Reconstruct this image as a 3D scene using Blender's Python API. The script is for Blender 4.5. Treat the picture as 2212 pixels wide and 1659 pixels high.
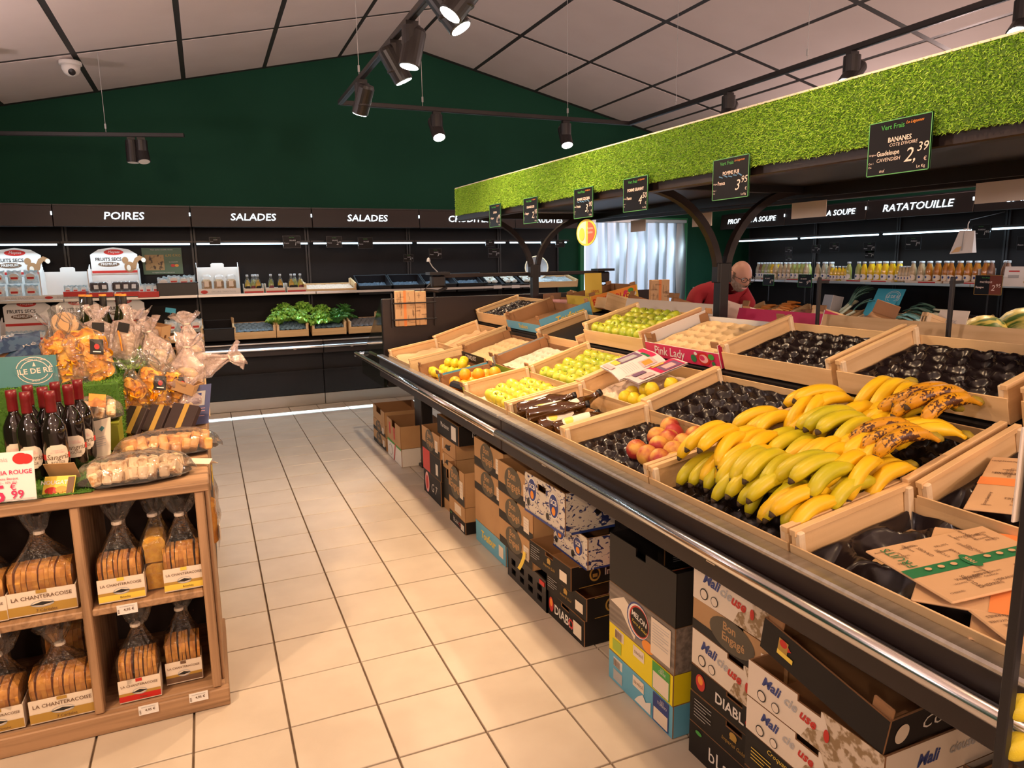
import bpy, math, random
from mathutils import Vector, Matrix, Euler, noise
PI = math.pi
random.seed(7)
scene = bpy.context.scene
for o in list(bpy.data.objects): bpy.data.objects.remove(o)
COL = scene.collection
def rad(a): return a*PI/180

# ------------------------------------------------------------------ camera
TILE = .305
CAM_Z = 5.1523*TILE
yaw, pitch, roll, fpx = .4050, .1711, -.0163, 1524.0
_f = Vector((math.sin(yaw)*math.cos(pitch), math.cos(yaw)*math.cos(pitch), -math.sin(pitch)))
_r = Vector((math.cos(yaw), -math.sin(yaw), 0)); _u = _r.cross(_f)
_R = _r*math.cos(roll)+_u*math.sin(roll); _U = -_r*math.sin(roll)+_u*math.cos(roll)
cd = bpy.data.cameras.new('camera'); cam = bpy.data.objects.new('camera', cd); COL.objects.link(cam)
cd.sensor_width = 36; cd.lens = fpx/2212*36; cd.clip_start = .05; cd.clip_end = 100
m = Matrix((_R, _U, -_f)).transposed().to_4x4(); m.translation = (0, 0, CAM_Z); cam.matrix_world = m
scene.camera = cam

# ------------------------------------------------------------------ world, exposure
w = bpy.data.worlds.new('daylight'); scene.world = w; w.use_nodes = True
w.node_tree.nodes['Background'].inputs[0].default_value = (.62, .78, 1, 1)
w.node_tree.nodes['Background'].inputs[1].default_value = 1.5
vs = scene.view_settings
vs.view_transform = 'Standard'; vs.look = 'None'; vs.exposure = .16; vs.gamma = 1; vs.use_curve_mapping = False
scene.cycles.use_denoising = True
scene.cycles.max_bounces = 6; scene.cycles.transparent_max_bounces = 16; scene.cycles.adaptive_threshold = .02
scene.cycles.sample_clamp_indirect = 4; scene.cycles.caustics_reflective = False; scene.cycles.caustics_refractive = False

WARM = (1, .655, .365); COOLW = (1, .86, .70); LEDC = (.66, .86, 1)
def spot_light(loc, to, watts, col=WARM, ang=105, blend=.8, r=.035):
    l = bpy.data.lights.new('spot_beam', 'SPOT'); l.energy = watts; l.color = col
    l.spot_size = rad(ang); l.spot_blend = blend; l.shadow_soft_size = r
    o = bpy.data.objects.new('spot_beam', l); COL.objects.link(o); o.location = loc
    o.rotation_euler = (Vector(to)-Vector(loc)).to_track_quat('-Z', 'Y').to_euler(); return o
def area_light(loc, rot, sx, sy, watts, col=LEDC, spread=180):
    l = bpy.data.lights.new('tube_light', 'AREA'); l.shape = 'RECTANGLE'; l.size = sx; l.size_y = sy
    l.energy = watts; l.color = col; l.spread = rad(spread)
    o = bpy.data.objects.new('tube_light', l); COL.objects.link(o); o.location = loc; o.rotation_euler = rot; return o
# seen track lamps, then unseen spots added for more light: (x, y) in plan, the spot aims at (x, y, z), watts, colour
TZ = 2.80
SPOTS = [((1.07, 2.95), (-.2, 3.1, .9), 135, WARM), ((1.07, 3.12), (1.9, 2.7, 1.2), 100, WARM),
         ((1.07, 3.72), (.5, 3.7, 0), 160, WARM), ((1.07, 4.05), (1.8, 4.0, 1.2), 95, WARM),
         ((1.07, 4.95), (.6, 6.2, .2), 150, (1, .74, .5)), ((1.84, 5.76), (1.9, 4.7, 1), 70, WARM),
         ((3.02, 5.76), (2.9, 4.9, 1), 70, WARM), ((3.68, 4.42), (2.5, 3.6, 1.1), 80, WARM),
         ((3.68, 3.32), (2.2, 2.9, 1.1), 90, WARM), ((3.68, 2.33), (2.0, 1.9, 1.0), 90, WARM),
         ((1.07, 1.75), (.0, 3.2, .4), 45, WARM), ((1.07, 1.5), (1.95, 1.5, 1.4), 55, WARM),
         ((1.07, .2), (.3, 1.2, 0), 20, WARM), ((3.68, .9), (1.8, 1.1, .9), 85, WARM),
         ((-1.2, .6), (-.5, 2.75, .6), 120, WARM), ((-1.2, 1.5), (-.35, 3.4, 1.0), 190, WARM),
         ((1.07, -1.2), (.6, -.8, 0), 60, WARM), ((-1.2, -.9), (-.9, -.6, 0), 70, WARM), ((5.6, 1.0), (5.4, 2.4, 0), 120, WARM)]
for (p, to, wt, c) in SPOTS:
    d = Vector(to)-Vector((p[0], p[1], 2.62)); d.normalize()
    spot_light(Vector((p[0], p[1], 2.66))+d*.13, to, wt*.66, c)
# unseen wide spots without lamp bodies, added to brighten the ceiling
for (p, to, wt) in (((-2.7, .6, 2.1), (.2, 1.2, 4), 170), ((-2.7, 5.2, 2.1), (.2, 5.4, 4), 150), ((7.75, 1.4, 2.3), (5, 1.8, 4), 170), ((7.75, 5.6, 2.35), (5, 5.6, 4), 150), ((1.8, -2.2, 2.0), (2.2, 1.0, 4), 170)):
    spot_light(p, to, wt*1.2, (1, .77, .73) if p[0] < 0 else (1, .70, .63), 150, 1, .15)
for (p, wt) in (((-1.6, -1.6, 2.3), 60), ((1.6, -1.9, 2.4), 60), ((5.0, -1.4, 2.4), 60)):  # unseen point lights added behind the camera as warm fill
    l = bpy.data.lights.new('fill_point', 'POINT'); l.energy = wt; l.color = (1, .70, .50); l.shadow_soft_size = .12
    o = bpy.data.objects.new('fill_point', l); COL.objects.link(o); o.location = p
# ------------------------------------------------------------------ mesh helper
class G:
    def __init__(s): s.v = []; s.f = []; s.m = []
    def add(s, v, f, mi=0, M=None):
        b = len(s.v)
        s.v += [tuple(M @ Vector(p)) for p in v] if M else [tuple(p) for p in v]
        s.f += [tuple(b+i for i in q) for q in f]; s.m += [mi]*len(f); return s
    def box(s, c, d, mi=0, ch=0, M=None):
        x, y, z = c; a, b, h = d[0]/2, d[1]/2, d[2]/2
        if ch <= 0:
            v = [(x+i*a, y+j*b, z+k*h) for k in (-1, 1) for j in (-1, 1) for i in (-1, 1)]
            f = [(0, 2, 3, 1), (4, 5, 7, 6), (0, 1, 5, 4), (2, 6, 7, 3), (0, 4, 6, 2), (1, 3, 7, 5)]
            return s.add(v, f, mi, M)
        ch = min(ch, a*.9, b*.9, h*.9); v = []; ix = {}
        for i in (-1, 1):
            for j in (-1, 1):
                for k in (-1, 1):
                    for ax in range(3):
                        q = [i*a, j*b, k*h]
                        for t in range(3):
                            if t != ax: q[t] -= (i, j, k)[t]*ch
                        ix[i, j, k, ax] = len(v); v.append((x+q[0], y+q[1], z+q[2]))
        f = []
        for sg in (-1, 1):
            for ax in range(3):
                o = [t for t in range(3) if t != ax]; q = []
                for (p1, p2) in ((-1, -1), (1, -1), (1, 1), (-1, 1)):
                    e = [0]*3; e[ax] = sg; e[o[0]] = p1; e[o[1]] = p2; q.append(ix[e[0], e[1], e[2], ax])
                if (sg > 0) == (ax == 1): q.reverse()
                f.append(tuple(q))
        for ax in range(3):
            o = [t for t in range(3) if t != ax]
            for p1 in (-1, 1):
                for p2 in (-1, 1):
                    q = []
                    for (t, face) in ((-1, o[0]), (1, o[0]), (1, o[1]), (-1, o[1])):
                        e = [0]*3; e[ax] = t; e[o[0]] = p1; e[o[1]] = p2; q.append(ix[e[0], e[1], e[2], face])
                    f.append(tuple(q))
        for i in (-1, 1):
            for j in (-1, 1):
                for k in (-1, 1): f.append(tuple(ix[i, j, k, ax] for ax in range(3)))
        return s.add(v, f, mi, M)
    def lathe(s, prof, n=16, mi=0, M=None, mis=None):
        v = []; f = []; mm = []
        for (r, z) in prof:
            for i in range(n): t = 2*PI*i/n; v.append((r*math.cos(t), r*math.sin(t), z))
        for k in range(len(prof)-1):
            for i in range(n):
                j = (i+1) % n; f.append((k*n+i, k*n+j, (k+1)*n+j, (k+1)*n+i))
        f.append(tuple(range(n-1, -1, -1))); f.append(tuple((len(prof)-1)*n+i for i in range(n)))
        s.add(v, f, mi, M)
        return s
    def tube(s, pts, rr, n=8, mi=0, M=None, caps=True):
        pts = [Vector(p) for p in pts]
        if not isinstance(rr, (list, tuple)): rr = [rr]*len(pts)
        v = []; f = []; a = None
        for i, p in enumerate(pts):
            t = (pts[min(i+1, len(pts)-1)]-pts[max(i-1, 0)]).normalized()
            if a is None:
                a = t.orthogonal().normalized()
            a = (a-t*a.dot(t)).normalized(); b = t.cross(a)
            for k in range(n):
                q = 2*PI*k/n; v.append(p+(a*math.cos(q)+b*math.sin(q))*rr[i])
        for i in range(len(pts)-1):
            for k in range(n):
                j = (k+1) % n; f.append((i*n+k, i*n+j, (i+1)*n+j, (i+1)*n+k))
        if caps:
            f.append(tuple(range(n-1, -1, -1))); f.append(tuple((len(pts)-1)*n+k for k in range(n)))
        return s.add(v, f, mi, M)
    def grid(s, fn, nu, nv, mi=0, M=None, wrap=False):
        v = [fn(i/nu, j/nv) for j in range(nv+1) for i in range(nu+1)]; w = nu+1
        f = [(j*w+i, j*w+i+1, (j+1)*w+i+1, (j+1)*w+i) for j in range(nv) for i in range(nu)]
        return s.add(v, f, mi, M)
    def slab(s, xs, zs, keep, t, mo=0, mi_=1, me=1, M=None):
        """panel in XZ from a cell grid; outer face at y=0 looking -y, inner at y=t"""
        for i in range(len(xs)-1):
            for j in range(len(zs)-1):
                if not keep(i, j): continue
                x0, x1, z0, z1 = xs[i], xs[i+1], zs[j], zs[j+1]
                s.add([(x0, 0, z0), (x1, 0, z0), (x1, 0, z1), (x0, 0, z1)], [(0, 1, 2, 3)], mo, M)
                s.add([(x0, t, z0), (x1, t, z0), (x1, t, z1), (x0, t, z1)], [(3, 2, 1, 0)], mi_, M)
                K = lambda a, b: 0 <= a < len(xs)-1 and 0 <= b < len(zs)-1 and keep(a, b)
                for (a, b, q) in ((i-1, j, (x0, z1, x0, z0)), (i+1, j, (x1, z0, x1, z1)), (i, j-1, (x0, z0, x1, z0)), (i, j+1, (x1, z1, x0, z1))):
                    if not K(a, b):
                        p = q; s.add([(p[0], 0, p[1]), (p[0], t, p[1]), (p[2], t, p[3]), (p[2], 0, p[3])], [(0, 1, 2, 3)], me, M)
        return s
    def prism(s, poly, t, mi=0, M=None):
        """polygon in XZ extruded along +y by t"""
        n = len(poly); v = [(x, 0, z) for x, z in poly]+[(x, t, z) for x, z in poly]
        f = [tuple(range(n)), tuple(range(2*n-1, n-1, -1))]+[(i, i+n, (i+1) % n+n, (i+1) % n) for i in range(n)]
        return s.add(v, f, mi, M)
    def text(s, st, size, mi=0, M=None, ax='C', shear=0, bold=0, wide=1, bend=None):
        v, f = textmesh(st, ax, shear, bold)
        if bend: q = [(bend*math.sin(x*size*wide/bend), -bend*math.cos(x*size*wide/bend), y*size) for x, y in v]
        else: q = [(x*size*wide, 0, y*size) for x, y in v]
        return s.add(q, f, mi, M)
    def mesh(s, name, mats, smooth=False):
        me = bpy.data.meshes.new(name); me.from_pydata(s.v, [], s.f)
        for x in (mats if isinstance(mats, (list, tuple)) else [mats]): me.materials.append(x)
        if any(s.m): me.polygons.foreach_set('material_index', s.m)
        if smooth: me.polygons.foreach_set('use_smooth', [True]*len(me.polygons))
        me.update(); return me
_tc = {}
def textmesh(st, ax='C', shear=0, bold=0):
    k = (st, ax, shear, bold)
    if k not in _tc:
        c = bpy.data.curves.new('t', 'FONT'); c.body = st; c.size = 1; c.resolution_u = 2; c.shear = shear; c.offset = bold
        c.align_x = {'C': 'CENTER', 'L': 'LEFT', 'R': 'RIGHT'}[ax]; c.align_y = 'CENTER'; c.space_line = .85
        o = bpy.data.objects.new('t', c); me = o.to_mesh()
        _tc[k] = ([(p.co.x, p.co.y) for p in me.vertices], [tuple(p.vertices) for p in me.polygons])
        o.to_mesh_clear(); bpy.data.objects.remove(o); bpy.data.curves.remove(c)
    return _tc[k]
def disc2(cx, cz, rx, rz, n=24): return [(cx+rx*math.cos(2*PI*i/n), cz+rz*math.sin(2*PI*i/n)) for i in range(n)]
def Tm(x=0, y=0, z=0, rx=0, ry=0, rz=0): return Matrix.Translation((x, y, z)) @ Euler((rx, ry, rz)).to_matrix().to_4x4()

def tag(o, label=None, cat=None, group=None, kind=None):
    if label: o['label'] = label
    if cat: o['category'] = cat
    if group: o['group'] = group
    if kind: o['kind'] = kind
    return o
def ob(name, me, parent=None, loc=(0, 0, 0), rot=(0, 0, 0), mats=None, smooth=False, sc=None, **kw):
    if isinstance(me, G): me = me.mesh(name, mats, smooth)
    o = bpy.data.objects.new(name, me); COL.objects.link(o); o.location = loc; o.rotation_euler = rot
    if sc: o.scale = sc if isinstance(sc, (tuple, list)) else (sc,)*3
    if parent: o.parent = parent
    return tag(o, **kw)
def emp(name, label, cat, loc=(0, 0, 0), rot=(0, 0, 0), group=None):
    return ob(name, None, None, loc, rot, label=label, cat=cat, group=group)
def mw(o):
    return Matrix.LocRotScale(o.location, o.rotation_euler, o.scale)
_mc = {}
def cached(key, fn):
    if key not in _mc: _mc[key] = fn()
    return _mc[key]
def copy_tree(o, parent=None, loc=None, rot=None, label=None, group=None, name=None):
    c = o.copy(); COL.objects.link(c)
    if name: c.name = name
    if parent: c.parent = parent
    if loc is not None: c.location = loc
    if rot is not None: c.rotation_euler = rot
    if label: c['label'] = label
    if group: c['group'] = group
    for ch in KIDS.get(o.name, ()): copy_tree(ch, c)
    return c
KIDS = {}
def index_kids(o):
    ks = [c for c in bpy.data.objects if c.parent == o]; KIDS[o.name] = ks
    for c in ks: index_kids(c)

# ------------------------------------------------------------------ materials
def mat(name, col, rough=.5, metal=0, spec=.5, col2=None, nscale=(6, 6, 6), nlo=.35, nhi=.65, det=4, bump=0, bscale=40, emit=0, ecol=None, coat=0, alpha=1, rnd=0, ndist=0, island=False):
    m = bpy.data.materials.new(name); m.use_nodes = True; nt = m.node_tree; N = nt.nodes; L = nt.links
    b = N['Principled BSDF']; c4 = lambda c: (c[0], c[1], c[2], 1)
    b.inputs['Base Color'].default_value = c4(col); b.inputs['Roughness'].default_value = rough
    b.inputs['Metallic'].default_value = metal; b.inputs['Specular IOR Level'].default_value = spec
    b.inputs['Coat Weight'].default_value = coat; b.inputs['Coat Roughness'].default_value = .08
    if emit: b.inputs['Emission Color'].default_value = c4(ecol or col); b.inputs['Emission Strength'].default_value = emit
    if col2 or bump:
        tc = N.new('ShaderNodeTexCoord'); oi = N.new('ShaderNodeObjectInfo')
        ad = N.new('ShaderNodeVectorMath'); ad.operation = 'ADD'; L.new(tc.outputs['Object'], ad.inputs[0])
        if rnd: 
            mu = N.new('ShaderNodeMath'); mu.operation = 'MULTIPLY'; mu.inputs[1].default_value = 37; L.new(oi.outputs['Random'], mu.inputs[0]); L.new(mu.outputs[0], ad.inputs[1])
        mp = N.new('ShaderNodeMapping'); mp.inputs['Scale'].default_value = nscale; L.new(ad.outputs[0], mp.inputs[0])
        if col2:
            no = N.new('ShaderNodeTexNoise'); no.inputs['Scale'].default_value = 1; no.inputs['Detail'].default_value = det; no.inputs['Distortion'].default_value = ndist
            L.new(mp.outputs[0], no.inputs['Vector'])
            rp = N.new('ShaderNodeMapRange'); rp.inputs[1].default_value = nlo; rp.inputs[2].default_value = nhi
            if island:
                ge = N.new('ShaderNodeNewGeometry'); L.new(ge.outputs['Random Per Island'], rp.inputs[0])
            else: L.new(no.outputs[0], rp.inputs[0])
            mx = N.new('ShaderNodeMix'); mx.data_type = 'RGBA'; mx.inputs[6].default_value = c4(col); mx.inputs[7].default_value = c4(col2)
            L.new(rp.outputs[0], mx.inputs[0])
            L.new(mx.outputs[2], b.inputs['Base Color'])
        if bump:
            nb = N.new('ShaderNodeTexNoise'); nb.inputs['Scale'].default_value = bscale; nb.inputs['Detail'].default_value = 3
            L.new(ad.outputs[0], nb.inputs['Vector']); bu = N.new('ShaderNodeBump'); bu.inputs['Strength'].default_value = bump; bu.inputs['Distance'].default_value = .004
            L.new(nb.outputs[0], bu.inputs['Height']); L.new(bu.outputs[0], b.inputs['Normal'])
    return m
def film(name, tint=(1, 1, 1), lo=.06, hi=.75, bs=45, rough=.12, white=(.9, .9, .9), bstr=.9, veil=.05):
    m = bpy.data.materials.new(name); m.use_nodes = True; nt = m.node_tree; N = nt.nodes; L = nt.links
    b = N['Principled BSDF']; b.inputs['Base Color'].default_value = (*white, 1); b.inputs['Roughness'].default_value = rough; b.inputs['Specular IOR Level'].default_value = .8
    tc = N.new('ShaderNodeTexCoord'); no = N.new('ShaderNodeTexNoise'); no.inputs['Scale'].default_value = bs; no.inputs['Detail'].default_value = 2
    L.new(tc.outputs['Object'], no.inputs['Vector']); bu = N.new('ShaderNodeBump'); bu.inputs['Strength'].default_value = bstr; bu.inputs['Distance'].default_value = .012
    L.new(no.outputs[0], bu.inputs['Height']); L.new(bu.outputs[0], b.inputs['Normal'])
    lw = N.new('ShaderNodeFresnel'); lw.inputs[0].default_value = 1.5; L.new(bu.outputs[0], lw.inputs['Normal'])
    gl = N.new('ShaderNodeBsdfGlossy'); gl.inputs['Roughness'].default_value = rough; L.new(bu.outputs[0], gl.inputs['Normal'])
    rp = N.new('ShaderNodeMapRange'); rp.inputs[1].default_value = .03; rp.inputs[2].default_value = .45; rp.inputs[3].default_value = lo; rp.inputs[4].default_value = hi
    L.new(lw.outputs[0], rp.inputs[0]); t = N.new('ShaderNodeBsdfTransparent'); t.inputs[0].default_value = (*tint, 1)
    d_ = N.new('ShaderNodeMixShader'); d_.inputs[0].default_value = veil; L.new(t.outputs[0], d_.inputs[1]); L.new(b.outputs[0], d_.inputs[2])
    mx = N.new('ShaderNodeMixShader'); L.new(rp.outputs[0], mx.inputs[0]); L.new(d_.outputs[0], mx.inputs[1]); L.new(gl.outputs[0], mx.inputs[2])
    L.new(mx.outputs[0], N['Material Output'].inputs[0]); return m
def emis(name, col, s):
    m = bpy.data.materials.new(name); m.use_nodes = True; N = m.node_tree.nodes; N.remove(N['Principled BSDF'])
    e = N.new('ShaderNodeEmission'); e.inputs[0].default_value = (*col, 1); e.inputs[1].default_value = s
    m.node_tree.links.new(e.outputs[0], N['Material Output'].inputs[0]); return m
m_tile = mat('beige ceramic tile', (.60, .52, .43), .34, col2=(.54, .46, .375), nscale=(5, 5, 5), bump=.05, bscale=300, rnd=1)
m_grout = mat('brown grout', (.13, .085, .055), .9, col2=(.22, .16, .11), nscale=(9, 9, 9))
m_ceil = mat('white ceiling panel', (.86, .76, .74), .85, col2=(.82, .72, .70), nscale=(2, 2, 2), rnd=1)
m_bar = mat('dark ceiling bar', (.05, .045, .045), .5)
m_green = mat('dark green wall paint', (.006, .056, .031), .7, spec=.2, col2=(.008, .066, .037), nscale=(1, 1, 1))
m_wallw = mat('plain wall', (.7, .64, .60), .8)
m_black = mat('black metal', (.014, .012, .013), .38)
m_blackm = mat('matt black panel', (.007, .005, .005), .55, spec=.25, col2=(.011, .008, .008), nscale=(2, 2, 2))
m_brownb = mat('brown black laminate', (.022, .012, .010), .42, col2=(.016, .009, .008), nscale=(1, 9, 9))
m_deck = mat('black deck', (.010, .008, .008), .5)
m_chrome = mat('chrome', (.78, .76, .74), .18, 1)
m_alu = mat('brushed aluminium', (.62, .6, .58), .38, 1, col2=(.5, .48, .46), nscale=(1, 60, 60))
m_steel = mat('grey steel strip', (.5, .47, .43), .35, .9)
m_led = emis('led tube', (.62, .86, 1), 4)
m_ledl = emis('lit letter', (.80, .93, 1), 3)
m_lamp = emis('lamp lens', (1, .93, .78), 60)
m_lampc = emis('cool lamp lens', (.93, 1, .93), 60)
m_poplar = mat('poplar wood', (.80, .55, .28), .62, col2=(.66, .42, .19), nscale=(1.6, 28, 28), nlo=.4, nhi=.75, rnd=1, ndist=.4, bump=.12, bscale=90)
m_poplar2 = mat('pale poplar wood', (.82, .66, .44), .62, col2=(.72, .53, .31), nscale=(1.6, 28, 28), nlo=.4, nhi=.75, rnd=1, ndist=.4)
m_cab = mat('weathered pine', (.42, .25, .135), .6, col2=(.20, .11, .055), nscale=(1.6, 34, 34), nlo=.40, nhi=.70, rnd=1, ndist=.8, bump=.15, bscale=60)
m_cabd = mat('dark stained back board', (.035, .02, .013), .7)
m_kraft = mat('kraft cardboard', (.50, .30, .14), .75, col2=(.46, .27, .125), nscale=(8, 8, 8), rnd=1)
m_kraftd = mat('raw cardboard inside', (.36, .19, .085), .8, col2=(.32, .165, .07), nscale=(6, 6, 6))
m_blkc = mat('black printed card', (.012, .010, .010), .55, spec=.3)
m_white = mat('white card', (.80, .77, .73), .6)
m_cream = mat('cream card', (.80, .70, .58), .6)
m_paper = mat('white paper', (.82, .80, .78), .7)
m_pink = mat('pink card', (.62, .03, .12), .45)
m_pinkl = mat('pale pink print', (.85, .45, .45), .6)
m_red = mat('red print', (.55, .02, .015), .45)
m_blue = mat('light blue card', (.13, .42, .62), .5)
m_navy = mat('navy print', (.02, .045, .22), .45)
m_yellowc = mat('yellow card', (.82, .68, .01), .5)
m_orange = mat('orange print', (.85, .30, .04), .55)
m_greenp = mat('green print', (.06, .35, .06), .5)
m_greend = mat('deep green print', (.02, .19, .07), .5)
m_lime = mat('lime card', (.38, .52, .05), .5)
m_teal = mat('teal card', (.08, .24, .27), .5)
m_cyan = mat('cyan card', (.06, .42, .58), .5)
m_gold = mat('gold print', (.45, .27, .05), .5)
m_grey = mat('grey print', (.026, .024, .022), .6, spec=.3)
m_greyl = mat('pale grey', (.45, .45, .46), .6)
m_yel = mat('yellow print', (.85, .62, .08), .5)
m_bag = mat('brown paper', (.66, .42, .22), .72, col2=(.60, .37, .19), nscale=(4, 4, 4), bump=.1, bscale=25)
m_bago = mat('orange paper print', (.80, .26, .07), .65)
m_ink = mat('brown ink', (.16, .09, .05), .7)
m_tray = mat('black moulded plastic', (.014, .009, .010), .27, spec=.5)
m_fibre = mat('beige moulded fibre', (.72, .52, .28), .85)
m_fibrep = mat('pale moulded fibre', (.72, .58, .46), .85)
m_fibreb = mat('blue grey moulded fibre', (.22, .36, .5), .7)
m_grass = mat('artificial grass', (.22, .50, .03), .6, col2=(.55, .80, .10), nlo=0, nhi=1, island=True)
m_grassd = mat('deep artificial grass', (.06, .20, .012), .6, col2=(.14, .32, .025), nlo=0, nhi=1, island=True)
m_film = film('clear film', lo=.02, hi=.5, rough=.16, bstr=1.0, bs=60, veil=.02)
m_filmp = film('rosy cellophane', lo=.05, hi=.7, white=(.92, .70, .64), veil=.34)
m_filmc = film('crisp bag film', lo=.03, hi=.6, bs=30, rough=.10, bstr=.7)
m_tagb = mat('black price board', (.008, .007, .008), .4, spec=.2)
m_tagg = mat('green board edge', (.12, .42, .14), .5)
m_chalk = mat('chalk white', (.85, .70, .62), .8)
m_chalkd = mat('dim chalk', (.55, .58, .62), .8)
# ------------------------------------------------------------------ room shell
XR, XL, YB, YF = 8.0, -3.0, 9.0, -2.6
def struct(name, g, mats, **k): return ob(name, g, mats=mats, kind='structure', **k)
fl = struct('floor', G().box(((XL+XR)/2, 3.7, -.06), (XR-XL+.4, 14, .1)), m_grout, label='beige square tiled shop floor with dark joints')
tl = TILE-.0075
tile_me = G().box((0, 0, -.006), (tl, tl, .012), ch=.0015).mesh('floor_tile', m_tile)
rest = G()
for i in range(-11, 26):
    for j in range(-15, 23):
        x = .145+TILE*(i+.5); y = 2.3335+TILE*(j+.5)
        if not (XL < x < XR and YF < y < YB+.1): continue
        if (-2 <= i <= 4 and -6 <= j <= 18) or (-5 <= i < -2 and -4 <= j <= 0):
            ob('floor_tile', tile_me, fl, (x, y, random.uniform(-.0006, .0006)), (random.uniform(-.0012, .0012), random.uniform(-.0012, .0012), 0))
        else: rest.box((x, y, -.006), (tl, tl, .012))
ob('distant_floor_tiles', rest, fl, mats=m_tile, kind='stuff')
RX, RZ, SL = 2.53, 4.19, .2265
def cz(x): return RZ-SL*abs(x-RX)
g = G()
for s in (-1, 1):
    e = RX+s*6.2
    g.add([(RX, YF-.2, RZ), (e, YF-.2, cz(e)), (e, YB+.2, cz(e)), (RX, YB+.2, RZ), (RX, YF-.2, RZ+.1), (e, YF-.2, cz(e)+.1), (e, YB+.2, cz(e)+.1), (RX, YB+.2, RZ+.1)],
          [(0, 3, 2, 1), (4, 5, 6, 7), (0, 1, 5, 4), (2, 3, 7, 6), (1, 2, 6, 5)])
ceil = struct('ceiling', g, m_bar, label='pitched ceiling of pale panels between dark bars')
PW, PL = .853, 1.46
pan = G().box((0, 0, .004), (PW/math.cos(math.atan(SL))-.048, PL-.062, .016), ch=.001).mesh('ceiling_panel', m_ceil)
for s in (-1, 1):
    for k in range(7):
        for j in range(8):
            x = RX+s*PW*(k+.5); y = 8.94-PL*(j+.5)
            ob('ceiling_panel', pan, ceil, (x, y, cz(x)), (0, s*math.atan(SL), 0))
def gable(y, t, name, m, label, hole=None):
    g = G()
    def seg(x0, x1, z0):
        g.add([(x0, y, z0), (x1, y, z0), (x1, y, cz(x1)+.03), (x0, y, cz(x0)+.03), (x0, y+t, z0), (x1, y+t, z0), (x1, y+t, cz(x1)+.03), (x0, y+t, cz(x0)+.03)],
              [(0, 1, 2, 3), (7, 6, 5, 4), (0, 4, 5, 1), (1, 5, 6, 2), (2, 6, 7, 3), (3, 7, 4, 0)])
    if hole:
        seg(XL-.2, RX, 0); seg(RX, hole[0], 0); seg(hole[0], hole[1], hole[2]); seg(hole[1], XR+.2, 0)
    else: seg(XL-.2, RX, 0); seg(RX, XR+.2, 0)
    return struct(name, g, m, label=label)
DOOR = (4.98, 6.70, 2.12)
gable(YB, .12, 'wall_back', m_green, 'dark green gable wall behind the chilled cabinets', DOOR)
gable(YF-.12, .12, 'wall_front', m_wallw, 'plain gable wall closing the shop at the near end')
struct('wall_left', G().box((XL-.06, 3.2, 1.7), (.12, 12.2, 3.4)), m_green, label='dark green side wall at the left of the shop')
struct('wall_right', G().box((XR+.06, 3.2, 1.7), (.12, 12.2, 3.4)), m_green, label='dark green side wall behind the soup cabinets')
d1 = tag(ob('door_1', None, None, (0, YB, 0)), kind='structure', label='open doorway with frame behind the strip curtain')
for (c, d) in (((DOOR[0]-.03, .04, 1.06), (.06, .2, 2.12)), ((DOOR[1]+.03, .04, 1.06), (.06, .2, 2.12)), (((DOOR[0]+DOOR[1])/2, .04, 2.15), (1.84, .2, .06))):
    ob('door_frame', G().box(c, d, ch=.004), d1, mats=m_greend)
# strip curtain in the doorway
m_strip = film('cloudy plastic strip', tint=(.9, .95, 1), lo=.30, hi=.85, bs=3, rough=.3, white=(.82, .86, .9), bstr=.3, veil=.35)
ct = emp('strip_curtain', 'cloudy plastic strip curtain hanging in the bright doorway', 'curtain', (0, 8.93, 0))
ob('hanging_bar', G().box((5.84, 0, 2.13), (1.76, .03, .05), ch=.004), ct, mats=m_alu)
for k in range(10):
    x0 = 5.0+k*.172; ph = random.uniform(-.01, .01)
    def fn(u, v, x0=x0, ph=ph, k=k):
        z = 2.12-v*2.08
        return (x0+u*.2+.02*math.sin(v*3+k)*v, ph-.018*math.sin(u*PI)+.02*(k % 2)+.014*math.sin(v*5+k*1.7), z)
    ob('curtain_strip', G().grid(fn, 8, 10), ct, mats=m_strip, smooth=True)
ob('wall_bracket_bar', G().box((0, 0, 0), (.55, .03, .035), ch=.006), None, (7.18, 8.97, 1.13), mats=m_white, label='white wall bar on green wall beside the strip curtain', cat='bar')

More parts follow.
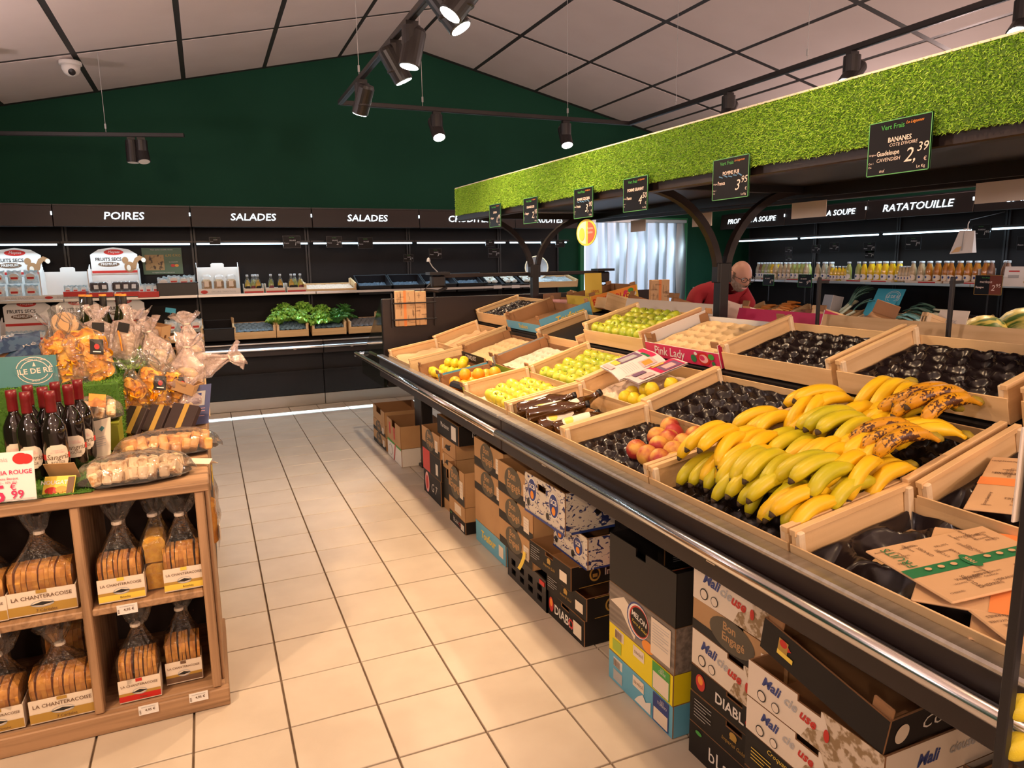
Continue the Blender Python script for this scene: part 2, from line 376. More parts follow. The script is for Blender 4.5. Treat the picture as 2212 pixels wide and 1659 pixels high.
# ------------------------------------------------------------------ chilled wall cabinets
def cabinet(loc, rot, w, word, label, group, lsz=.105, lx=0, spread=1, dot=True):
    e = emp('wall_cabinet', label, 'cabinet', loc, rot, group)
    h = w/2-.003
    ob('kick_plate', G().box((0, .03, .065), (2*h, .02, .125), ch=.002), e, mats=m_steel)
    ob('lower_body', G().box((0, .38, .365), (2*h, .72, .47), ch=.004).box((0, .01, .40), (2*h, .03, .02)), e, mats=m_blackm)
    ob('front_lip', G().box((0, -.02, .665), (2*h, .10, .13), ch=.006), e, mats=m_brownb)
    r = ob('bumper_rail', G().tube([(-h, -.10, .68), (h, -.10, .68)], .017, 10), e, mats=m_chrome, smooth=False)
    [ob('rail_bracket', G().box((s*h*.5, -.08, .665), (.03, .04, .02)), r, mats=m_chrome) for s in (-1, 1)]
    ob('deck_edge', G().box((0, -.055, .742), (2*h, .025, .012)), e, mats=m_alu)
    ob('deck', G().box((0, 0, 0), (2*h, .70, .02), M=Tm(0, .30, .80, rad(13))), e, mats=m_deck)
    ob('back_panel', G().box((0, .77, 1.4), (2*h, .03, 1.64)), e, mats=m_blackm)
    for s in (-1, 1): ob('upright', G().box((s*(h-.012), .745, 1.4), (.02, .02, 1.5)), e, mats=m_black)
    s = ob('shelf', G().box((0, .50, 1.258), (2*h, .50, .018), ch=.003), e, mats=m_deck)
    ob('shelf_edge', G().box((0, .245, 1.262), (2*h, .012, .03), ch=.002), s, mats=m_alu)
    l = ob('led_housing', G().box((0, .46, 1.845), (2*h, .05, .02)), e, mats=m_black)
    ob('led_tube', G().tube([(-h+.03, .45, 1.822), (h-.03, .45, 1.822)], .009, 8), l, mats=m_led)
    ob('top_cover', G().box((0, .50, 2.20), (2*h, .58, .02)), e, mats=m_black)
    hd = ob('header', G().box((0, 0, 0), (2*h, .03, .205), ch=.004, M=Tm(0, .205, 2.092, rad(-6))), e, mats=m_brownb)
    ob('lit_lettering', G().text(word, lsz, M=Tm(lx, .183, 2.095, rad(-6)), shear=.12, bold=.006, wide=1.12*spread), hd, mats=m_ledl)
    if dot: ob('lit_gap', G().box((h-.004, .185, 2.12), (.012, .008, .035)), hd, mats=m_ledl)
    return e
BX = [-2.567, -1.322, -.078, 1.167, 2.412, 3.657, 4.55]
BW = ['POMMES', 'POIRES', 'SALADES', 'SALADES', 'CRUDITES', 'CRUDITES']
BT = ['at the left end with pears sign to its right', 'under the lit word POIRES', 'under the left of the two lit words SALADES', 'under the right of the two lit words SALADES',
      'under the left of the two lit words CRUDITES', 'at the right end, under the right lit word CRUDITES']
for k in range(6):
    c = (BX[k]+BX[k+1])/2
    cabinet((c, 8.15, 0), (0, 0, 0), BX[k+1]-BX[k], BW[k], 'black chilled wall cabinet '+BT[k], 'chilled cabinets along the green back wall', lx=[-.10, 0, 0, 0, 0, 0][k], spread=.8 if k == 5 else 1)
RY = [8.60, 7.32, 6.06, 4.80, 3.54, 2.28]
RW = ['PRODUITS A SOUPE', 'PRODUITS A SOUPE', 'RATATOUILLE', 'GARNITURE', 'GARNITURE']
RT = ['at the corner, under the first lit words PRODUITS A SOUPE', 'under the second lit words PRODUITS A SOUPE', 'under the lit word RATATOUILLE', 'under the cropped lit word GARN at the right edge', 'beyond the right edge past the lit word GARN']
XRF = 6.90
for k in range(4):
    c = (RY[k]+RY[k+1])/2
    cabinet((XRF, c, 0), (0, 0, -PI/2), RY[k]-RY[k+1], RW[k], 'black chilled side cabinet '+RT[k], 'chilled cabinets along the right wall', lsz=.095 if k < 2 else .11, spread=1 if k < 2 else 1.05)
area_light((1.0, 8.57, 1.80), (rad(-28), 0, 0), 7.0, .03, 32)
area_light((XRF+.45, 5.7, 1.80), (rad(-28), 0, -PI/2), 5.0, .03, 34)
area_light((1.0, 8.335, 1.975), (rad(-14.4), 0, 0), 7.0, .06, 34, (.50, .78, 1), 6)
# ------------------------------------------------------------------ track lighting
def rail_obj(p0, p1, label):
    p0, p1 = Vector(p0), Vector(p1); d = p1-p0
    e = emp('lighting_track', label, 'light track', (p0+p1)/2, (0, 0, math.atan2(d.y, d.x)))
    L = d.length
    ob('track_rail', G().box((0, 0, 0), (L, .036, .034), ch=.003).box((0, 0, -.0175), (L, .012, .002)), e, mats=m_black)
    n = max(2, int(L/1.3))
    for k in range(n):
        x = -L/2+L*(k+.5)/n; wp = e.matrix_basis @ Vector((x, 0, 0)); top = cz(wp.x)-wp.z-.02
        w = ob('suspension_wire', G().tube([(x, 0, .015), (x, 0, top)], .0022, 5).box((x, 0, .07), (.012, .012, .04)), e, mats=m_greyl)
    return e
rail_obj((1.07, -1.6, TZ), (1.07, 5.76, TZ), 'black lighting track running above the aisle side of the island')
rail_obj((1.07, 5.76, TZ), (3.70, 5.76, TZ), 'black lighting track crossing before the green gable wall')
rail_obj((3.68, 5.76, TZ), (3.68, .2, TZ), 'black lighting track above the grass covered canopy on the right')
rail_obj((-2.6, 7.95, TZ-.05), (-.06, 7.30, TZ-.05), 'black lighting track at the left before the green wall')
rail_obj((-1.2, -1.2, TZ), (-1.2, 1.9, TZ), 'black lighting track above the near left display')
head = G().lathe([(.036, 0), (.042, .004), (.042, .15), (.036, .165), (.012, .168)], 20).mesh('lamp_head', m_black, False)
lens = G().lathe([(.036, -.001), (.036, .002)], 20).mesh('lens', m_lamp); lensc = G().lathe([(.036, -.001), (.036, .002)], 20).mesh('lens', m_lampc)
box_me = G().lathe([(.034, 0), (.038, .004), (.038, .13), (.02, .135)], 18).mesh('driver_can', m_black)
def lamp(p, to, z=TZ, label='', on=True, cool=False, far=.055):
    e = emp('track_spotlight', label, 'spotlight', (p[0], p[1], z-.02), (0, 0, 0), 'spotlights on the black tracks')
    e.scale = (1.3, 1.3, 1.15); d = (Vector(to)-Vector((p[0], p[1], 2.62))).normalized()
    ob('driver_can', box_me, e, (0, 0, -.15))
    ob('track_adapter', G().box((0, 0, -.008), (.05, .03, .02)), e, mats=m_black)
    q = (-d).to_track_quat('Z', 'Y'); side = Vector((0, 0, 1)).cross(d)
    side = side.normalized()*.075 if side.length > .01 else Vector((.075, 0, 0))
    c = Vector((0, 0, -.12))+d*.07
    h = ob('lamp_head', head, e, c, q.to_euler()); ob('lens', lensc if cool else lens if on else cached('offlens', lambda: G().lathe([(.036, -.001), (.036, .002)], 20).mesh('lens', m_white)), h)
    return e
LB = ['front one of the pair at the top edge of the picture', 'rear one of the pair at the top edge of the picture', 'third along the aisle track, lens facing the camera side', 'fourth along the aisle track, tilted to the right',
      'at the far corner end of the aisle track, cool white', 'left one on the cross track before the green wall', 'right one on the cross track before the green wall', 'farthest one on the canopy side track',
      'middle one on the canopy side track', 'at the right edge of the picture above the canopy']
for k, (p, to, wt, c) in enumerate(SPOTS[:10]):
    lamp(p, to, label='black cylinder track spotlight, '+LB[k], cool=k in (2, 3, 4))
lamp((-.42, 7.42), (-.1, 6.4, 0), TZ-.05, 'black cylinder spotlight on left track, tilted right, lens dim', on=False)
lamp((-.50, 7.44), (-.52, 7.3, 0), TZ-.05, 'black cylinder spotlight on left track, hanging straight down', on=False)
# dome camera and small white box under the ceiling
e = emp('dome_camera', 'white dome security camera under the ceiling panel', 'camera', (-.93, 7.62, cz(-.93)-.025))
ob('mount_ring', G().lathe([(.085, 0), (.09, -.01), (.09, -.03), (.08, -.035)][::-1], 20), e, mats=m_paper)
ob('dome', G().lathe([(.075, -.035), (.072, -.07), (.055, -.105), (.03, -.122), (.005, -.127)][::-1], 20), e, mats=m_paper, smooth=True)
ob('camera_eye', G().lathe([(.03, 0), (.028, .012), (.005, .016)], 14), e, (.012, -.05, -.098), (rad(125), 0, rad(-12)), mats=m_black)
e = emp('motion_sensor', 'small white sensor box on the ceiling at the left edge', 'sensor', (-1.56, 6.9, cz(-1.56)-.022), (0, -math.atan(SL), .4))
ob('sensor_body', G().box((0, 0, -.06), (.13, .10, .12), ch=.012), e, mats=m_paper); ob('sensor_mount', G().box((0, 0, -.004), (.15, .12, .012)), e, mats=m_greyl)

# ------------------------------------------------------------------ produce island
IX = 2.45                                   # centre line of the island
Y0, Y1 = -.2, 5.36
T1, T2, T3 = rad(9.5), rad(16.6), rad(16)
isl = emp('produce_island', 'long black double sided produce island with chrome bumper rail', 'display island', (IX, 2.6, 0))
def isl_box(name, c, d, m, ch=.004, par=None): return ob(name, G().box((c[0]-IX, c[1]-2.6, c[2]), d, ch=ch), par or isl, mats=m)
yc, yl = (Y0+Y1)/2, Y1-Y0
for s in (1, -1):
    X = lambda x: IX-s*(IX-x)
    for (a, b) in ((Y0, 2.90), (2.91, Y1)):
        isl_box('front_fascia', (X(1.205), (a+b)/2, .795), (.035, b-a, .15), m_brownb if s > 0 else m_black)
        t = isl_box('edge_trim', (X(1.195), (a+b)/2, .879), (.05, b-a, .016), m_alu, .005)
        b2 = b if b < 3 else 6.15
        ob('bumper_rail', G().tube([(X(1.165)-IX, a-2.6, .805), (X(1.165)-IX, b2-2.6, .805)], .019, 12), isl, mats=m_chrome, smooth=True)
    for y in (.4, 1.4, 2.4, 3.3, 4.3, 5.2): isl_box('rail_bracket', (X(1.178), y, .79), (.04, .035, .012), m_chrome, 0)
    def deck(name, x0, z0, dx, tilt):
        ob(name, G().box((0, 0, 0), (dx, yl, .015), M=Tm(X(x0+dx/2*math.cos(tilt))-IX, yc-2.6, z0+dx/2*math.sin(tilt), 0, -tilt*s, 0)), isl, mats=m_deck)
    deck('lower_deck', 1.23, .812, .40, T1); deck('middle_deck', 1.61, .885, .40, T2); deck('upper_deck', 1.99, 1.088, .42, T3)
    isl_box('riser_panel', (X(1.985), yc, 1.03), (.012, yl, .11), m_black)
isl_box('under_shelf', (IX, yc, .70), (2.3, yl-.05, .03), m_black)
for y in (.6, 2.2, 3.8, 5.28):
    for s in (1, -1):
        isl_box('leg', (IX-s*.95, y, .345), (.09, .20 if y > 5 else .06, .69), m_black)
        isl_box('foot', (IX-s*.95, y, .012), (.13, .26 if y > 5 else .12, .024), m_black)
isl_box('spine_panel', (IX, yc, .95), (.03, yl, .5), m_black)
isl_box('end_panel', (IX, Y1+.015, 1.0), (2.44, .03, .62), m_brownb)
# end cap beyond the end panel: sloped front with glossy side cheeks
m_cheek = mat('tinted glossy side panel', (.012, .016, .014), .06, spec=.8)
for s in (1, -1):
    P = [(5.39, 1.30), (5.39, .62), (6.22, .62), (6.22, .74)]
    g = G().prism([(y-2.6, z) for y, z in P], .02, M=Matrix.Translation((IX-s*1.215-IX-.01, 0, 0)) @ Matrix(((0, 1, 0, 0), (1, 0, 0, 0), (0, 0, 1, 0), (0, 0, 0, 1))))
    ob('side_cheek', g, isl, mats=m_cheek)
isl_box('end_cap_body', (IX, 5.8, .68), (2.38, .8, .12), m_black)
ob('end_cap_deck', G().box((0, 0, 0), (2.38, .95, .015), M=Tm(0, 5.80-2.6, 1.0, rad(-33))), isl, mats=m_deck)
ob('bumper_rail', G().tube([(-1.285, 6.24-2.6, .79), (1.285, 6.24-2.6, .79)], .019, 10), isl, mats=m_chrome, smooth=True)
# bags of brown paper in a wire holder on the end panel
def print_bag(g, w, h, cx, cz, y, seed, n=30, ori=0, big=None):
    r = random.Random(seed); W = ['FRUITS', 'LEGUMES', 'Antioxydants', 'ORANGE', 'GRAPES', 'Vitamines', 'CHERRIES', 'LYCHEE', 'KAKI']
    for k in range(int(n*2.2)):
        x = cx+r.uniform(-.42, .42)*w; z = cz+r.uniform(-.42, .42)*h
        if abs(x-cx) < w*.13: x = cx+w*r.uniform(.16, .42)*(1 if x > cx else -1)
        g.text(r.choice(W), r.uniform(.006, .013), 2, M=Tm(x, y, z, 0, r.choice((0, PI/2, PI/2)) , 0))
def paper_pack(parent, w, h, t, loc, rot, seed, band=m_bago, name='paper_bag', n=14, **kw):
    me = G().box((0, 0, 0), (w, t, h), ch=min(.004, t*.4)); o = ob(name, me, parent, loc, rot, mats=m_bag, **kw)
    g = G().add([(-w*.09, -t/2-.0008, -h/2), (w*.05, -t/2-.0008, -h/2), (w*.05, -t/2-.0008, h/2), (-w*.09, -t/2-.0008, h/2)], [(0, 1, 2, 3)], 0)
    print_bag(g, w, h, 0, 0, -t/2-.0012, seed, n); ob('printed_pattern', g, o, mats=[band, band, m_ink]); return o
hp = emp('bag_holder', 'black wire holder for paper bags on the far island end panel', 'wire holder', (1.46, 5.33, 1.22))
for z in (-.07, .055): ob('holder_wire', G().tube([(-.16, .02, z), (-.16, -.035, z), (.18, -.035, z), (.18, .02, z)], .005, 6), hp, mats=m_black)
for x in (-.16, .18): ob('holder_upright', G().box((x, .005, 0), (.012, .01, .26)), hp, mats=m_black)
o = paper_pack(None, .155, .27, .03, (1.395, 5.315, 1.235), (0, 0, 0), 3, label='pack of brown paper bags with orange stripe, left one in the wire holder', cat='paper bags')
o = paper_pack(None, .085, .26, .03, (1.52, 5.316, 1.232), (0, 0, 0), 4, m_bag, n=8, label='pack of brown paper bags, right one in the wire holder', cat='paper bags')

# ------------------------------------------------------------------ canopy
ca = emp('island_canopy', 'dark frame canopy on curved arm posts above the island', 'canopy', (IX, 2.6, 0))
XN, XF = 1.84, 3.06
def cbox(name, c, d, m, ch=.003, par=None): return ob(name, G().box((c[0]-IX, c[1]-2.6, c[2]), d, ch=ch), par or ca, mats=m)
for y in (2.95, 5.22):
    ps = cbox('post', (IX, y, 1.10), (.055, .055, .90), m_black)
    for s in (-1, 1):
        pts = []
        for k in range(13):
            t = k/12; pts.append((s*(.02+.58*(1-math.cos(t*PI*.46))*1.0), y-2.6, 1.46+.46*math.sin(t*PI*.5)))
        g = G()
        for a, b in zip(pts, pts[1:]):
            pass
        g.tube(pts, .026, 4); ob('curved_arm', g, ca, mats=m_brownb)
        cbox('arm_foot', (IX+s*.02, y, 1.50), (.05, .05, .10), m_black)
    cbox('cross_bar', (IX, y, 1.93), (1.26, .04, .05), m_black)
zr = lambda y: 1.885+(y-2.6)*.009
for x in (XN, XF):
    g = G(); M_ = Tm(x-IX, .15, zr(2.75), rad(.5)); g.box((0, 0, 0), (.05, 5.0, .045), ch=.004, M=M_); ob('sign_rail', g, ca, mats=m_brownb)
    g = G().box((0, 0, 0), (.02, 4.9, .10), M=Tm((x-IX)+(.09 if x < IX else -.09), .15, zr(2.75)+.045, rad(.5))); ob('inner_beam', g, ca, mats=m_black)
g = G().box((0, 0, 0), (1.3, 4.9, .012), M=Tm(0, .15, zr(2.75)+.06, rad(.5))); ob('canopy_board', g, ca, mats=m_black)
# artificial grass fascia
def blades(g, fn, n, ln=.014, wd=.0032, jit=.9, rs=random.Random(5)):
    for _ in range(n):
        p, nrm, t = fn(rs.random(), rs.random())
        d = (nrm+Vector((rs.uniform(-jit, jit), rs.uniform(-jit, jit), rs.uniform(-jit, jit)))).normalized()*ln*rs.uniform(.6, 1.3)
        s = d.cross(Vector((rs.uniform(-1, 1), rs.uniform(-1, 1), rs.uniform(-1, 1)))).normalized()*wd*.5
        b = len(g.v); g.v += [tuple(p-s), tuple(p+s), tuple(p+d)]; g.f.append((b, b+1, b+2)); g.m.append(0)
fa = emp('grass_fascia', 'bright artificial grass board along the top of the canopy', 'fascia', (1.80, 2.75, 2.0))
FT, FH = .019*.5, .19
def fz(y): return (y-2.75)*.0105
g = G(); g.add([(-.0, -2.35, fz(.4)-.10), (-.0, 2.48, fz(5.23)-.10), (-.0, 2.48, fz(5.23)+.095), (0, -2.35, fz(.4)+.10), (.02, -2.35, fz(.4)-.10), (.02, 2.48, fz(5.23)-.10), (.02, 2.48, fz(5.23)+.095), (.02, -2.35, fz(.4)+.10)],
    [(0, 3, 2, 1), (4, 5, 6, 7), (0, 1, 5, 4), (3, 7, 6, 2), (1, 2, 6, 5), (0, 4, 7, 3)])
ob('backing_board', g, fa, mats=mat('green turf backing', (.07, .15, .012), .8))
ob('top_edge_strip', G().box((0, 0, 0), (.03, 4.83, .006), M=Tm(.012, .065, .101, math.atan(.0105))), fa, mats=m_cream)
g = G()
def ff(u, v):
    y = -2.35+u*4.83; w = .006*math.sin(y*5)*math.sin(y*2.3)
    return Vector((-.001, y, fz(y+2.75)-.104+w*.8+v*(.2-w)+.002)), Vector((-1, 0, -.25)), 0
blades(g, ff, 85000, .0095, .003); ob('grass_blades', g, fa, mats=m_grass, kind='stuff')
# ------------------------------------------------------------------ price boards
def board(name, label, loc, w, h, rot, lines, group=None, dim=False, edge=None, cat='price sign', t=.004, lm=None):
    e = emp(name, label, cat, loc, rot, group)
    ob('board', G().box((0, 0, 0), (w, t, h)), e, mats=m_tagb)
    g = G(); b = max(.0022, w*.012)
    for (c, d) in (((0, h/2-b/2), (w, b)), ((0, -h/2+b/2), (w, b)), ((-w/2+b/2, 0), (b, h)), ((w/2-b/2, 0), (b, h))): g.box((c[0], 0, c[1]), (d[0], t+.0012, d[1]))
    ob('board_edge', g, e, mats=edge or m_tagg)
    g = G(); used = [lm or (m_chalkd if dim else m_chalk)]
    for (s, x, z, sz, k) in lines:
        mm = k.get('m')
        if mm and mm not in used: used.append(mm)
        g.text(s, sz*h, used.index(mm) if mm else 0, M=Tm(x*w, -t/2-.0012, z*h, 0, k.get('r', 0), 0), ax=k.get('a', 'C'), bold=k.get('b', 0), shear=k.get('sh', 0), wide=k.get('wd', 1))
    if lines: ob('lettering', g, e, mats=used)
    return e
FR = (0, 0, -PI/2)
def shop_sign(label, y, z, name, orig, euros, cents, extra=(), w=.193, h=.146, blue=False):
    ln = [('Vert Frais', -.10, .37, .125, dict(m=m_greenp, b=.01)), ('Le Légumes', .24, .40, .075, dict(m=m_orange, sh=.4)), (name, .02, .13, .125, dict(b=.02, wd=.9)),
          (orig, -.34, -.10, .125, dict(a='L', b=.015, wd=.8)), (euros, .20, -.20, .36, dict(sh=.3)), (cents, .385, -.08, .23, dict(sh=.2)), ('€', .44, -.30, .1, {}), ('Le Kg', .38, -.42, .075, {}),
          ('Origine', -.47, -.10, .05, dict(a='L')), ('Cat. I', -.47, -.26, .05, dict(a='L')), ('Cal.', -.47, -.33, .05, dict(a='L'))]+list(extra)
    e = board('price_board', label, (1.79-.012, y, z), w, h, FR, ln, 'chalk price boards on the canopy rail')
    if blue:
        g = G()
        for k in range(5): g.tube([(-.3*w+k*.13*w, -.0032, .07*h+.02*h*math.sin(k*2)), (-.2*w+k*.13*w, -.0032, .03*h+.02*h*math.sin(k*3))], .0022, 4)
        ob('chalk_smear', g, e, mats=mat('blue chalk', (.12, .28, .5), .8))
    ob('hanger_clip', G().box((0, .004, h/2-.002), (.02, .004, .012)), e, mats=m_black)
    return e
shop_sign('large black price board BANANES with 2,39 handwritten, nearest the camera', 1.43, 1.868, 'BANANES', 'Guadeloupe', '2,', '39',
          [('COTE D\'IVOIRE', .08, .035, .085, dict(sh=.2)), ('CAVENDISH', -.34, -.22, .095, dict(a='L', sh=.1)), ('oui', -.24, -.42, .09, dict(sh=.2))])
shop_sign('black price board POMME FUJI 3,95 with blue smear', 2.11, 1.858, 'POMME FUJI', 'France', '3', '95', blue=True)
shop_sign('black price board POMME GRANNY 4,50 on the canopy rail', 2.73, 1.858, 'POMME GRANNY', 'France', '4', '50')
shop_sign('black price board POMME GOLDEN above the round yellow sign', 3.20, 1.858, 'POMME GOLDEN', 'France', '3,', '90', blue=True)
shop_sign('black price board reading Espagne 2,95, second from the far end', 3.83, 1.866, 'ORANGE LOIS', 'Espagne', '2,', '95')
shop_sign('black price board reading Espagne 1,95 at the far end of the rail', 4.38, 1.872, 'CITRON', 'Espagne', '1,', '95')
e = emp('round_sign', 'round yellow and red hanging sign below the Golden price board', 'hanging sign', (1.79, 3.195, 1.712), FR)
ob('sign_disc', G().prism(disc2(0, 0, .1, .066, 28), .004), e, mats=m_yel)
ob('sign_face', G().prism([(p[0], p[1]) for p in disc2(0, 0, .09, .056, 28) if p[0] <= .012], .001, M=Tm(0, -.001)), e, mats=m_cream)
ob('sign_panel', G().prism([(p[0], p[1]) for p in disc2(0, 0, .09, .056, 28) if p[0] >= .006], .001, M=Tm(0, -.0012)), e, mats=mat('coral print', (.75, .12, .07), .5))
ob('printed_apple', G().prism(disc2(-.04, -.008, .028, .033, 16), .001, M=Tm(0, -.0022)), e, mats=m_yel)
ob('small_print', G().text('Pomme', .018, M=Tm(.045, -.0024, .02)).text('Golden', .018, M=Tm(.045, -.0024, 0)), e, mats=m_chalk)
for k, (y, w) in enumerate(((4.61, .2), (3.86, .2), (2.96, .24), (1.92, .26))):
    ob('card', G().box((0, 0, 0), (.003, w, .085)), None, (3.03, y, 1.825), mats=m_cream, label='blank cream card back hanging on the far canopy rail, %s' % ['farthest, before the strip curtain', 'second, left of the curved arm', 'third, above the soup cabinets', 'nearest, at the right edge'][k], cat='card', group='card backs on the far canopy rail')

# ------------------------------------------------------------------ crates
def plank(L, h, t): return cached(('plank', round(L, 4), h, t), lambda: G().box((0, 0, 0), (L, t, h), ch=.0012).mesh('plank', m_poplar))
def crate(label, loc, rot, w=.575, d=.39, h=.118, fh=.078, group='wooden produce crates on the island', pale=False):
    e = emp('wooden_crate', label, 'crate', loc, rot, group)
    for s in (-1, 1):
        ob('end_board', plank(d-.012, h, .011), e, (s*(w/2-.0075), 0, h/2), (0, 0, PI/2))
        ob('end_lath', plank(d-.004, .016, .019), e, (s*(w/2-.010), 0, h-.006), (0, 0, PI/2))
        ob('side_board', plank(w-.002, fh, .0045), e, (0, s*(d/2-.0025), fh/2+.004), (random.uniform(-.01, .01), 0, 0))
        for q in (-1, 1):
            ob('corner_post', cached(('post', h), lambda: G().box((0, 0, 0), (.018, .018, h-.006), ch=.003).mesh('corner_post', m_poplar2)), e, (s*(w/2-.021), q*(d/2-.015), h/2))
    for k in (-1, 0, 1): ob('bottom_slat', plank(w-.01, .10 if k else .12, .004), e, (0, k*d*.31, .004), (PI/2, 0, 0))
    return e
def row(r, y, d=.39):
    x0, z0, t = ((1.230, .825, T1), (1.615, .901, T2), (1.998, 1.105, T3))[r-1]
    return (x0+d/2*math.cos(t), y, z0+d/2*math.sin(t)), (t, 0, -PI/2)
def inn(e, x, y, z, rx=0, ry=0, rz=0):
    M = mw(e) @ Tm(x, y, z, rx, ry, rz); return M.translation, M.to_euler()
def tray_mesh(w, d, m, r=.041, depth=.03, crinkle=.0, seed=1, edge=.0, res=.0065):
    nu, nv = int(w/res), int(d/res)
    def fn(u, v):
        x, y = (u-.5)*w, (v-.5)*d
        best = 9
        rowh = r*1.75
        j0 = round(y/rowh)
        for j in (j0-1, j0, j0+1):
            off = r if j % 2 else 0
            i = round((x-off)/(2*r)); q = math.hypot(x-off-2*r*i, y-j*rowh); best = min(best, q)
        t = best/r
        z = -depth*(1 if t < .35 else max(0, 1-((t-.35)/.68)**1.5))+.03*max(0, min(t, 1.03)-.92)
        if crinkle: z += crinkle*(1.1*noise.noise(Vector((x*45, y*45, seed)))+.8*abs(noise.noise(Vector((x*95, y*95, seed)))))
        k = max(abs(u-.5), abs(v-.5))
        if k > .485: z = edge+.004*math.sin(x*60)*math.sin(y*40)
        return (x, y, z)
    return G().grid(fn, nu, nv).mesh('moulded_tray', m, True)
TB1 = tray_mesh(.535, .36, m_tray, .044, .030, .005, 1); TB2 = tray_mesh(.535, .36, m_tray, .038, .024, .008, 5); TB3 = tray_mesh(.535, .36, m_tray, .036, .024, .005, 9)
TF = tray_mesh(.5, .35, m_fibre, .04, .02, .002, 2); TP = tray_mesh(.5, .35, m_fibrep, .036, .018, .003, 3); TBL = tray_mesh(.5, .35, m_fibreb, .04, .02, .004, 4)
TBIG = tray_mesh(.535, .36, m_tray, .085, .05, .003, 6)
def liner(e, me, label, z=.055, group='moulded tray liners'):
    l, r = inn(e, 0, 0, z); return ob('moulded_tray', me, None, l, r, label=label, cat='tray', group=group)

# cartons ------------------------------------------------------------
def decal(ops, y=-.0011, M=None):
    g = G(); ms = []
    for k, o in enumerate(ops):
        mm = o[-1] if not isinstance(o[-1], dict) else o[-2]; kw = o[-1] if isinstance(o[-1], dict) else {}
        if mm not in ms: ms.append(mm)
        mi = ms.index(mm); yy = y-.0003*k
        if o[0] == 'disc':
            P = disc2(o[1], o[2], o[3], o[4], 22); g.add([(p[0], yy, p[1]) for p in P], [tuple(range(len(P)))], mi, M)
        elif o[0] == 'rect':
            a, b, c, d = o[1]-o[3]/2, o[1]+o[3]/2, o[2]-o[4]/2, o[2]+o[4]/2; g.add([(a, yy, c), (b, yy, c), (b, yy, d), (a, yy, d)], [(0, 1, 2, 3)], mi, M)
        elif o[0] == 'poly': g.add([(p[0], yy, p[1]) for p in o[1]], [tuple(range(len(o[1])))], mi, M)
        elif o[0] == 'text': g.text(o[1], o[4], mi, M=(M or Matrix()) @ Tm(o[2], yy, o[3], 0, -kw.get('r', 0), 0), ax=kw.get('a', 'C'), bold=kw.get('b', 0), shear=kw.get('sh', 0), wide=kw.get('wd', 1))
    return g, ms
def lines_(x, z, w, n, m, dz=.008): return [('rect', x-(.15*w if k % 3 == 2 else 0), z-k*dz, w*(1 if k % 3 < 2 else .7), .0022, m) for k in range(n)]
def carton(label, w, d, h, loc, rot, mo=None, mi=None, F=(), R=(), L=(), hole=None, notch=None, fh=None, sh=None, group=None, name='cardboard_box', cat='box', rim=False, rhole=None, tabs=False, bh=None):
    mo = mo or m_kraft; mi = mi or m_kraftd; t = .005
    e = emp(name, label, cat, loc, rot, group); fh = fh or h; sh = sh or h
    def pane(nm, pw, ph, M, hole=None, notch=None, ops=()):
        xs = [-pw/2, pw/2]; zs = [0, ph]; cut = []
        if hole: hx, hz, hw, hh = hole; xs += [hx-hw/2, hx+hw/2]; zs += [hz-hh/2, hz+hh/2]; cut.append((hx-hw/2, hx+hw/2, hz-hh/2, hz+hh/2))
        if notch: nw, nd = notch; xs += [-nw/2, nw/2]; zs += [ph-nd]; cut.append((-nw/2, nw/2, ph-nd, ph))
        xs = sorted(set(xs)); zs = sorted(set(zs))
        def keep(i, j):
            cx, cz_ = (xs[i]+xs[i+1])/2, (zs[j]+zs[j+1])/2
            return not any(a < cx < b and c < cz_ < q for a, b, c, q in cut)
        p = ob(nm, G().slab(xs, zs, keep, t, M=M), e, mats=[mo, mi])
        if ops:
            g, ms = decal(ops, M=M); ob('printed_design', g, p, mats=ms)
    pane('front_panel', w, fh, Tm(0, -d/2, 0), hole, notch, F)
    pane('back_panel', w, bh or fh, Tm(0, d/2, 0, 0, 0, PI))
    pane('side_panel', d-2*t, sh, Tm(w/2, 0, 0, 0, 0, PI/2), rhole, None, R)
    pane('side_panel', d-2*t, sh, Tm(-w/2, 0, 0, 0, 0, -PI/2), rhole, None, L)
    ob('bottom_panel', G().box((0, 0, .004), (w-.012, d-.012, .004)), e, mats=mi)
    if rim:
        g = G()
        for s in (-1, 1): g.box((0, s*(d/2-.03), h-.004), (w-.012, .05, .004))
        ob('folded_rim', g, e, mats=mi)
    if tabs:
        for sx in (-1, 1):
            for sy in (-1, 1): ob('corner_tab', G().box((sx*(w/2-.028), sy*(d/2-.012), h+.008), (.05, .008, .03), ch=.003).box((sx*(w/2-.010), sy*(d/2-.035), h/2), (.006, .05, h)), e, mats=m_kraftd)
    return e

# fruit --------------------------------------------------------------
def fruit_mesh(r, prof, mats, n=16, dis=.02, seed=0):
    g = G(); pts = [(max(.0005, p[0])*r, p[1]*r) for p in prof]; g.lathe(pts, n)
    g.v = [tuple(Vector(v)*(1+dis*noise.noise(Vector(v)*(1.6/r)+Vector((seed, 0, 0))))) for v in g.v]
    return g.mesh('fruit', mats, True)
APROF = [(0, -.72), (.14, -.84), (.32, -.9), (.58, -.82), (.82, -.55), (.96, -.15), (1, .2), (.93, .55), (.72, .82), (.45, .93), (.22, .86), (.08, .68), (0, .6)]
SPROF = [(math.sin(PI*k/10), -math.cos(PI*k/10)) for k in range(11)]
LPROF = [(0, -1.12), (.1, -1.1), (.3, -.98)]+[(math.sin(PI*k/10), -math.cos(PI*k/10)) for k in range(2, 9)]+[(.28, .98), (.1, 1.1), (0, 1.12)]
m_golden = mat('golden apple skin', (.70, .60, .05), .35, col2=(.52, .52, .05), nscale=(18, 18, 18), rnd=1, coat=.25)
m_granny = mat('green apple skin', (.36, .48, .03), .33, col2=(.58, .58, .05), nscale=(12, 12, 12), rnd=1, coat=.3)
